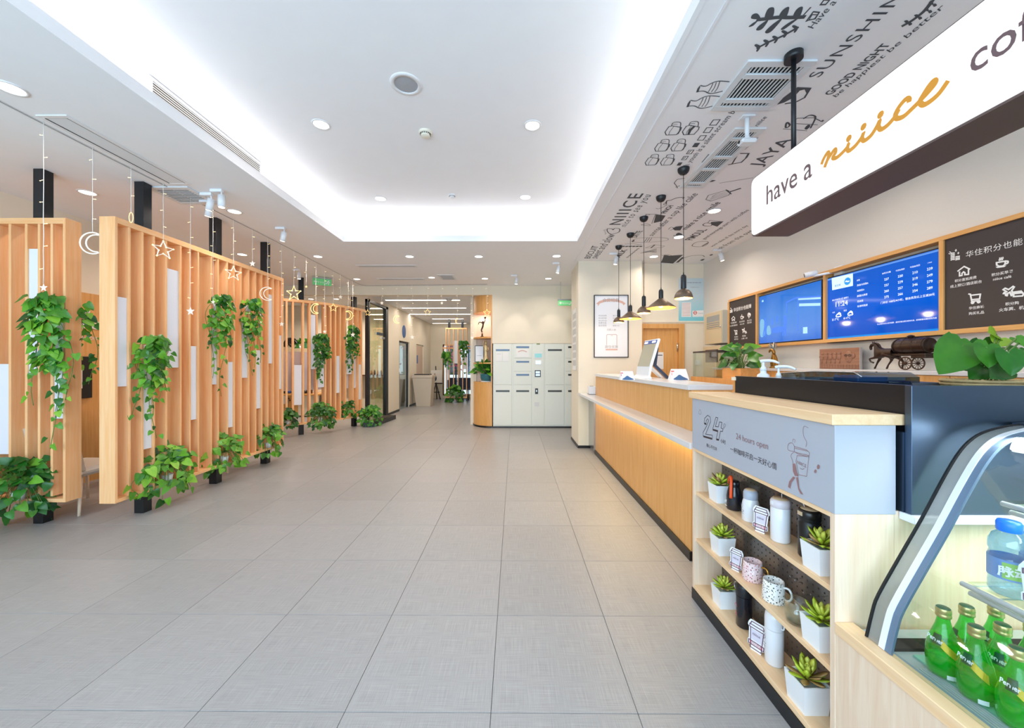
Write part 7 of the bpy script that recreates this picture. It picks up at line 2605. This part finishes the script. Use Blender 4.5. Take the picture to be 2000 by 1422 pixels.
def ceiling_grille(name, label, x0, x1, y0, y1, nb, along, bars, z=ZC, fw=.045):
    t = thing(name, label, 'vent', ((x0 + x1) / 2, (y0 + y1) / 2, z))
    wf = mat('grille_white', (222, 226, 230), .45) if 'grille_white' not in bpy.data.materials else bpy.data.materials['grille_white']
    bx('backing', M_['grille'], x0, x1, y0, y1, z - .0025, z - .001, t)
    for a in ((x0 - fw, x1 + fw, y0 - fw, y0), (x0 - fw, x1 + fw, y1, y1 + fw), (x0 - fw, x0, y0, y1), (x1, x1 + fw, y0, y1)):
        bx('frame_bar', wf, *a, z - .012, z, t, .002)
    for k in range(nb):
        f_ = (k + .5) / nb
        if along == 'Y':
            x = x0 + (x1 - x0) * f_
            wd = (x1 - x0) / nb * .17
            bx('blade', wf, x - wd, x + wd, y0, y1, z - .011, z - .006, t)
        else:
            y = y0 + (y1 - y0) * f_
            wd = (y1 - y0) / nb * .2
            bx('blade', wf, x0, x1, y - wd, y + wd, z - .010, z - .006, t)
    for f_ in bars:
        if along == 'Y':
            y = y0 + (y1 - y0) * f_
            bx('cross_bar', wf, x0, x1, y - .018, y + .018, z - .017, z - .005, t)
        else:
            x = x0 + (x1 - x0) * f_
            bx('cross_bar', wf, x - .012, x + .012, y0, y1, z - .017, z - .005, t)
    return t


G = lambda u, v: at(u, v, 'Z', ZC)
a, b, c = G(1467, 128), G(1570, 128), G(1405, 205)
ceiling_grille('ceiling_vent', 'large square slatted air vent beside the sign rod in the printed ceiling', a.x, b.x, a.y, c.y, 13, 'Y', (.2, .83))
a, b, c = G(1441, 256), G(1478, 256), G(1340, 366)
ceiling_grille('ceiling_vent', 'long narrow slatted air vent in the printed ceiling', a.x + .0, b.x - .0, a.y, c.y - .05, 7, 'Y', (.1, .4, .63, .93))
a, b, c = G(310, 368), G(362, 368), G(405, 394)
ceiling_grille('ceiling_vent', 'slatted air vent in the left soffit beside the access panel', a.x - .05, a.x + .28, a.y, c.y, 10, 'X', ())
ap = thing('access_panel', 'long flush access panel in the left soffit', 'panel', (-3.2, 3, ZC))
a, c = G(68, 224), G(368, 360)
x0, x1, y0, y1 = at(68, 224, 'Z', ZC).x, at(130, 224, 'Z', ZC).x, a.y, c.y
wf2 = mat('panel_white', (226, 228, 232), .6)
for q in ((x0, x1, y0, y0 + .03), (x0, x1, y1 - .03, y1), (x0, x0 + .03, y0 + .03, y1 - .03), (x1 - .03, x1, y0 + .03, y1 - .03)):
    bx('frame_bar', ring, *q, ZC - .007, ZC, ap, .002)
bx('door', wf2, x0 + .034, x1 - .034, y0 + .034, y1 - .034, ZC - .004, ZC - .0005, ap)
bx('gap', M_['grille'], x0 + .03, x0 + .038, y0 + .034, y1 - .034, ZC - .006, ZC - .0042, ap)
bx('gap', mat('soft_gap', (120, 124, 130), .8), x1 - .038, x1 - .03, y0 + .034, y1 - .034, ZC - .006, ZC - .0042, ap)
wr_ = thing('ceiling_wire', 'thin white supply wire of the fairy lights along the soffit', 'wire', (-3.4, 5, ZC))
MB().tube([(-3.47, -1.5, ZC - .006), (-3.42, 2.4, ZC - .006), (-3.43, 3.2, ZC - .006), (-3.40, 5.0, ZC - .006), (-3.40, 8.3, ZC - .006), (-3.3, 8.45, ZC - .006), (-.6, 8.3, ZC - .006)], .004, 6).build('wire', mat('grey_wire', (170, 168, 166), .5), wr_)
for k, (u0, u1, v, dv, l_) in enumerate(((697, 815, 519.5, 6, 'nearer long flush air slot past the cove'), (738, 830, 545, 5, 'farther long flush air slot before the header'))):
    a, b = G(u0, v), G(u1, v)
    t = thing('air_slot', l_, 'vent', ((a.x + b.x) / 2, a.y, ZC))
    bx('frame', ring, a.x, b.x, a.y - .07, a.y + .07, ZC - .008, ZC, t, .002)
    bx('slot', mat('pale_slot', (190, 198, 210), .5) if k == 0 else bpy.data.materials['pale_slot'], a.x + .04, b.x - .04, a.y - .03, a.y + .03, ZC - .0095, ZC - .0085, t)
a, b = G(853, 536), G(893, 545)
t = thing('ceiling_hatch', 'square ceiling hatch beside a downlight before the header', 'hatch', ((a.x + b.x) / 2, (a.y + b.y) / 2, ZC))
bx('frame', ring, a.x, b.x, a.y - .0, b.y + .05, ZC - .01, ZC, t, .002)
bx('cover', bpy.data.materials['pale_slot'], a.x + .05, b.x - .05, a.y + .06, b.y - .0, ZC - .0125, ZC - .0105, t)
# exit signs
gsg = mat('green_exit_sign', (110, 200, 130), .4, emit=(80, 190, 110), es=.2)
for u, v, Y, rz, lab, hh in ((629, 551, 7.6, .55, 'green exit sign hanging above the curved screen', .13), (1106, 592, 8.1, 0, 'green exit sign hanging before the back wall beside the pilaster', .11)):
    p = at(u, v, 'Y', Y)
    t = thing('exit_sign', lab, 'sign', (0, 0, 0), 'hanging exit signs')
    MB().box(-.17, .17, -.012, .012, -hh / 2, hh / 2, .003).build('face', gsg, t)
    MB().box(-.18, .18, -.016, .016, hh / 2, hh / 2 + .03, .003).build('holder', M_['steel'], t)
    for s_ in (-.12, .12):
        MB().cyl((s_, 0, hh / 2 + .03), (s_, 0, ZC - p.z), .004, n=6).build('hanger', M_['steel'], t)
    ik = frame((0, -.0125, 0), (1, 0, 0), (0, 0, 1), .012)
    ik.line([(-.14, 0), (-.09, 0)]).line([(-.115, .022), (-.14, 0), (-.115, -.022)]).dot((.12, .035), .012).line([(.115, .022), (.1, 0), (.12, -.02), (.11, -.045)]).line([(.1, 0), (.08, -.025), (.06, -.03)]).line([(.09, .018), (.125, .012), (.14, -.004)])
    ik.build('sign_drawing', M_['chalk'], t)
    ORG[t] = Vector((0, 0, 0))
    text('安全出口', .055, (-.08, -.013, -.02), (1, 0, 0), (0, 0, 1), M_['chalk'], t, wd=.15)
    t.location = p
    t.rotation_euler = (0, 0, rz)
# cameras
p = G(1459, 228)
t = thing('ceiling_camera', 'white security camera on a bracket below the printed ceiling', 'camera', tuple(p))
MB().box(p.x - .045, p.x + .045, p.y - .03, p.y + .03, ZC - .010, ZC, .003).build('base', wpl, t)
MB().cyl((p.x, p.y, ZC - .012), (p.x, p.y, ZC - .15), .016, .014, 12).build('stem', wpl, t)
MB().ball((p.x, p.y, ZC - .155), .02, 10, 8).build('joint', wpl, t)
MB().box(p.x - .055, p.x + .055, p.y - .04, p.y + .04, ZC - .195, ZC - .165, .012).build('housing', wpl, t)
MB().cyl((p.x - .0555, p.y, ZC - .18), (p.x - .058, p.y, ZC - .18), .011, n=12).build('lens', M_['kick'], t)
p = at(1585, 535, 'X', 3.1)
t = thing('wall_camera', 'white bullet camera clamped on top of the wall frame', 'camera', tuple(p))
d = Vector((-.75, .45, -.15)).normalized()
MB().cyl(p + d * .06, p - d * .05, .028, n=18).build('housing', wpl, t)
MB().cyl(p + d * .0605, p + d * .063, .021, n=18).build('lens', M_['kick'], t)
MB().tube([p - d * .02 + Vector((0, 0, -.03)), p + Vector((.06, -.08, -.02)), (3.29, p.y - .12, p.z)], .012, 8).build('bracket', wpl, t)
MB().box(3.27, 3.30, p.y - .17, p.y - .07, p.z - .05, p.z + .05, .004).build('base', wpl, t)

# ---------------------------------------------------------------- drawings and lettering printed on the ceiling
MZ = ZC - .0012
mu = thing('ceiling_print', 'slate grey drawings and lettering printed on the ceiling above the counter', 'ceiling print', (2.1, 3.5, ZC))
ik = Ink('Z', MZ, .007)
c3 = lambda x, y: (1230 + x / 6.06, y / 6.06)
c4 = lambda x, y: (1230 + x / 6.06, 200 + y / 6.06)
c5 = lambda x, y: (1500 + x / 4.348, y / 4.348)
c6 = lambda x, y: (1120 + x / 5.556, 360 + y / 5.556)


def CV(f, *pts, w=None, closed=False):
    ik.curve([f(*p) for p in pts], w, closed)


def LN(f, *pts, w=None, closed=False):
    ik.line([f(*p) for p in pts], w, closed)


def FL(f, *pts, curve=True):
    ik.fill([f(*p) for p in pts], curve)


# leaf sprigs
for lf in (((1540, 225), (1440, 220), (1450, 175), (1500, 158), (1535, 185)), ((1600, 215), (1620, 130), (1660, 90), (1710, 100), (1690, 200)), ((1765, 205), (1800, 130), (1860, 85), (1888, 95), (1850, 200)), ((1935, 200), (1960, 130), (2010, 85), (2050, 90), (2010, 195)),
           ((1530, 235), (1460, 270), (1405, 318), (1460, 305), (1510, 255)), ((1640, 235), (1540, 295), (1495, 350), (1530, 360), (1580, 330)), ((1810, 215), (1700, 280), (1605, 370), (1625, 395), (1690, 360)), ((2010, 205), (1880, 270), (1790, 340), (1815, 352), (1880, 310))):
    FL(c3, *lf)
CV(c3, (1500, 235), (1620, 222), (1760, 205), (1900, 208), (2080, 200), w=.02)
for x, y in ((1520, 560), (1625, 505), (1730, 460), (1840, 395), (1965, 335)):
    FL(c3, (x, y + 10), (x - 45, y - 20), (x - 20, y - 38), (x + 30, y - 12))
    FL(c3, (x + 5, y), (x - 25, y + 45), (x - 5, y + 48), (x + 25, y + 5))
CV(c3, (1500, 575), (1640, 500), (1800, 430), (2000, 320), w=.014)
# two wavy bottles
for dx, dy in ((0, 0), (-115, 175)):
    FL(c3, (785 + dx, 1095 + dy), (800 + dx, 1050 + dy), (830 + dx, 1012 + dy), (835 + dx, 1030 + dy), (812 + dx, 1090 + dy), curve=False)
    CV(c3, (835 + dx, 1012 + dy), (900 + dx, 1020 + dy), (980 + dx, 980 + dy), (1060 + dx, 960 + dy), (1180 + dx, 968 + dy))
    CV(c3, (812 + dx, 1082 + dy), (880 + dx, 1080 + dy), (960 + dx, 1108 + dy), (1100 + dx, 1080 + dy))
    for k in range(3):
        CV(c3, (985 + 40 * k + dx, 985 - 10 * k + dy), (960 + 40 * k + dx, 1040 + dy), (928 + 38 * k + dx, 1090 + dy), w=.005)
# jars
for x, y, s_ in ((412, 388, 1.0), (618, 384, 1.02), (290, 580, .92), (482, 577, .92), (178, 745, .85), (360, 745, .85)):
    J_ = lambda *P: [c4(x + a * s_, y + b * s_) for a, b in P]
    ik.line(J_((20, 0), (5, -35), (50, -100), (90, -110), (150, -100), (200, -90), (190, -60), (140, -5)), closed=True)
    ik.curve(J_((80, -105), (100, -145), (150, -155), (190, -145), (185, -95)), .006)
    ik.line(J_((48, -2), (60, -40), (110, -104)), .004)
    ik.line(J_((100, -130), (150, -130)), .004)
    if x in (618,):
        ik.fill(J_((60, 0), (80, -60), (130, -100), (160, -100), (110, -50), (85, 0)))
    else:
        ik.fill(J_((140, -5), (170, -50), (180, -90), (200, -90), (190, -55), (165, -15)))
for k, (x, y) in enumerate(((945, 270), (870, 358), (800, 448), (735, 530), (670, 610), (612, 680), (553, 748))):
    s_ = 1 - .07 * k
    P = [(x, y), (x + 45 * s_, y - 62 * s_), (x + 125 * s_, y - 65 * s_), (x + 78 * s_, y - 0 * s_)]
    if k in (3, 6):
        ik.fill([c4(*p) for p in P])
    else:
        LN(c4, *P, closed=True)
    if k in (4, 5): LN(c4, (x + 35 * s_, y - 12), (x + 75 * s_, y - 50 * s_))
# cup, popsicle, cart and other drawings
LN(c4, (1285, 605), (1410, 605), (1385, 650), (1320, 710), (1150, 742), (1210, 730), (1285, 605), w=.012)
FL(c4, (1395, 605), (1412, 605), (1385, 655), (1340, 700), (1375, 640), curve=False)
LN(c4, (935, 615), (855, 708)); LN(c4, (1065, 955), (1460, 893), w=.005)
FL(c4, (940, 945), (975, 920), (1020, 922), (985, 938), curve=False)
LN(c4, (900, 1150), (930, 1100), (1150, 1038), (1195, 1060), (1170, 1100), (960, 1170), closed=True)
for k in range(4):
    CV(c4, (940 + 12 * k, 1155 - 14 * k), (1020, 1130 - 14 * k), (1080, 1118 - 14 * k), (1165, 1090 - 14 * k), w=.004)
LN(c4, (1140, 1035), (1200, 1085), w=.012); LN(c4, (1195, 1055), (1305, 1020), w=.022)
CV(c4, (525, 955), (560, 915), (600, 905), (650, 900)); CV(c4, (525, 955), (550, 985), (565, 1015)); CV(c4, (540, 1005), (585, 990), (580, 985))
CV(c4, (430, 1205), (440, 1165), (480, 1160), (560, 1130), (640, 1125), (625, 1140), w=.012); CV(c4, (310, 1255), (350, 1258), (440, 1215), (400, 1210), (430, 1180))
CV(c5, (150, 1080), (160, 1040), (185, 1060), (170, 1080), closed=True, w=.012); LN(c5, (130, 1095), (330, 1110), w=.005)
LN(c5, (230, 1020), (250, 1005), (390, 1000), (450, 1030), w=.006); LN(c5, (225, 1050), (420, 1060), w=.005); CV(c5, (300, 1010), (350, 980), (395, 985), (400, 1010), (360, 1090), w=.011)
FL(c5, (310, 1090), (340, 1060), (360, 1070), (330, 1100)); FL(c5, (450, 1030), (465, 1018), (475, 1025), (460, 1035))
FL(c5, (75, 890), (130, 830), (250, 740), (365, 745), (330, 800), (310, 760), (270, 770), (215, 830), (140, 870), curve=False)
LN(c5, (150, 880), (230, 870), (310, 830), (360, 750), w=.012)
LN(c5, (325, 180), (385, 100), (435, 105), (400, 160), (350, 170), closed=True); LN(c5, (350, 165), (375, 125), (420, 125), (395, 160), w=.005); LN(c5, (300, 130), (360, 65)); LN(c5, (445, 40), (475, 0), (525, 0), (490, 38), closed=True)
CV(c5, (1135, 225), (1230, 170), (1330, 90), (1400, 0), w=.018)
for x, y in ((1180, 200), (1265, 150), (1350, 95), (1390, 40)):
    FL(c5, (x, y), (x - 25, y - 20), (x + 5, y - 28), (x + 15, y - 5)); FL(c5, (x + 10, y), (x + 20, y + 18), (x + 45, y + 5), (x + 30, y - 10))
# far part
CV(c6, (365, 500), (375, 480), (420, 485), (430, 495), (450, 478), (500, 485), (490, 520), (420, 540), (385, 530), closed=True, w=.012)
for k in range(5):
    LN(c6, (325 + 8 * k, 500 + 10 * k * (1 if k < 3 else .8)), (350 - 2 * k, 490 + 13 * k))
FL(c6, (870, 420), (895, 325), (1000, 340), (960, 400), curve=False); LN(c6, (850, 425), (890, 325), (780, 325)); CV(c6, (780, 340), (800, 325), (830, 330)); CV(c6, (735, 440), (790, 430), (830, 440), (820, 450), closed=True)
FL(c6, (1075, 480), (1110, 460), (1190, 450), (1160, 500), (1100, 500), curve=False); CV(c6, (1030, 490), (1060, 465), (1090, 480), (1050, 500)); FL(c6, (1110, 550), (1140, 525), (1185, 545), (1160, 555)); LN(c6, (1090, 555), (1200, 562), w=.02)
FL(c6, (1500, 440), (1490, 410), (1630, 402), (1560, 460), curve=False); CV(c6, (1405, 440), (1440, 420), (1500, 430), (1490, 450), (1430, 452), closed=True, w=.012); LN(c6, (1460, 415), (1480, 390), (1600, 405))
CV(c6, (640, 625), (680, 590), (800, 578), (960, 580), (1030, 595), (980, 615), (800, 630), closed=True); FL(c6, (630, 630), (655, 600), (665, 615), curve=False)
for k in range(3): LN(c6, (770 + 25 * k, 625), (800 + 25 * k, 582), w=.008)
CV(c6, (560, 650), (640, 645), (720, 655), (740, 650)); CV(c6, (530, 678), (620, 670), (740, 668))
for k in range(6): ik.dot(c6(540 + 38 * k, 675), .025)
for k in range(6): FL(c6, (570 + 22 * k, 800 - 18 * k), (600 + 22 * k, 790 - 18 * k), (608 + 22 * k, 782 - 18 * k), (580 + 22 * k, 790 - 18 * k), curve=False)
LN(c6, (780, 690), (880, 655), (990, 670), (960, 685), (850, 690), closed=True); LN(c6, (840, 690), (880, 660), w=.02)
for k in range(5): LN(c6, (730 + 25 * k, 748 - 4 * k), (900, 730 + 10 * k - 30), w=.012)
FL(c6, (950, 850), (985, 765), (1040, 775), (1190, 765), (1150, 800), (1080, 860), curve=False); FL(c6, (1110, 850), (1180, 790), (1200, 795), (1140, 848), curve=False)
for k in range(4): LN(c6, (960 + 20 * k, 770 - 4 * k), (1030 + 30 * k, 795))
CV(c6, (1200, 800), (1260, 780), (1320, 772), (1400, 772), (1420, 785), w=.012); FL(c6, (1375, 825), (1400, 812), (1425, 812), (1400, 828)); FL(c6, (1475, 772), (1495, 760), (1515, 762), (1495, 773)); CV(c6, (1290, 670), (1330, 630), (1440, 620), (1460, 640), (1400, 675), closed=True, w=.01); LN(c6, (1400, 670), (1450, 640), w=.018)
ik.build('drawing', M_['ink'], mu)
D_, L2 = (0, -1, 0), (-1, 0, 0)
mt = M_['ink']


def mtext(s_, p0, p1, size=0, bold=0, shear=0, sp=1.0):
    fit(s_, p0, p1, 'Z', MZ, D_, L2, mt, mu, size=size, bold=bold, shear=shear, sp=sp)


mtext('SUNSHINE', (1600, 151), (1812, -46), .105, 0, 0, 1.12)
mtext('GOOD NIGHT', (1624, 185), (1741, 85), .074, .0015)
mtext('be happiest be better', (1633, 190), (1850, 10), .052, 0, .3)
mtext('Have a', (1588, 56), (1640, 3), 0, 0, .3)
mtext('JAYA', (1484, 326), (1543, 271), .165, .001, .1)
mtext('h. youth is a silent scream b', (1343, 325), (1442, 217), 0, 0, .3)
mtext('nice coffee', (1456, 292), (1484, 268), 0, 0, .2)
mtext('niiice', (1480, 247), (1502, 228), 0, 0, .3)
mtext('NIIICE', (1211, 439), (1248, 378), .2, .002, 0, 1.2)
mtext('nice to see you', (1222, 443), (1270, 380), 0, 0, .3, 1.2)
mtext('PINCH', (1300, 417), (1322, 401), .085, .002, .1)
mtext('sunrise after a cup like cake', (1275, 461), (1364, 378), 0, 0, .3)
mtext('make a nice smile', (1340, 449), (1412, 395), 0, .001, .3)
mtext('PIMOUL', (1352, 469), (1396, 448), .165, .002, .1)
mtext('LATTE', (1243, 464), (1258, 451), .11, .002)
mtext('good mornings start with coffee', (1376, 468), (1463, 410), 0, 0, .3)
mtext('warm cakes all day every day', (1392, 482), (1463, 440), 0, 0, .3)
mtext('fresh from the oven', (1400, 491), (1462, 447), 0, 0, .3)
mtext('BISCUIT', (1152, 505), (1178, 480), .14, .001, .1)
mtext('sweet and slow', (1166, 505), (1215, 457), 0, 0, .3)
mtext('MILK', (1210, 503), (1224, 487), .12, .003)
flush_text()
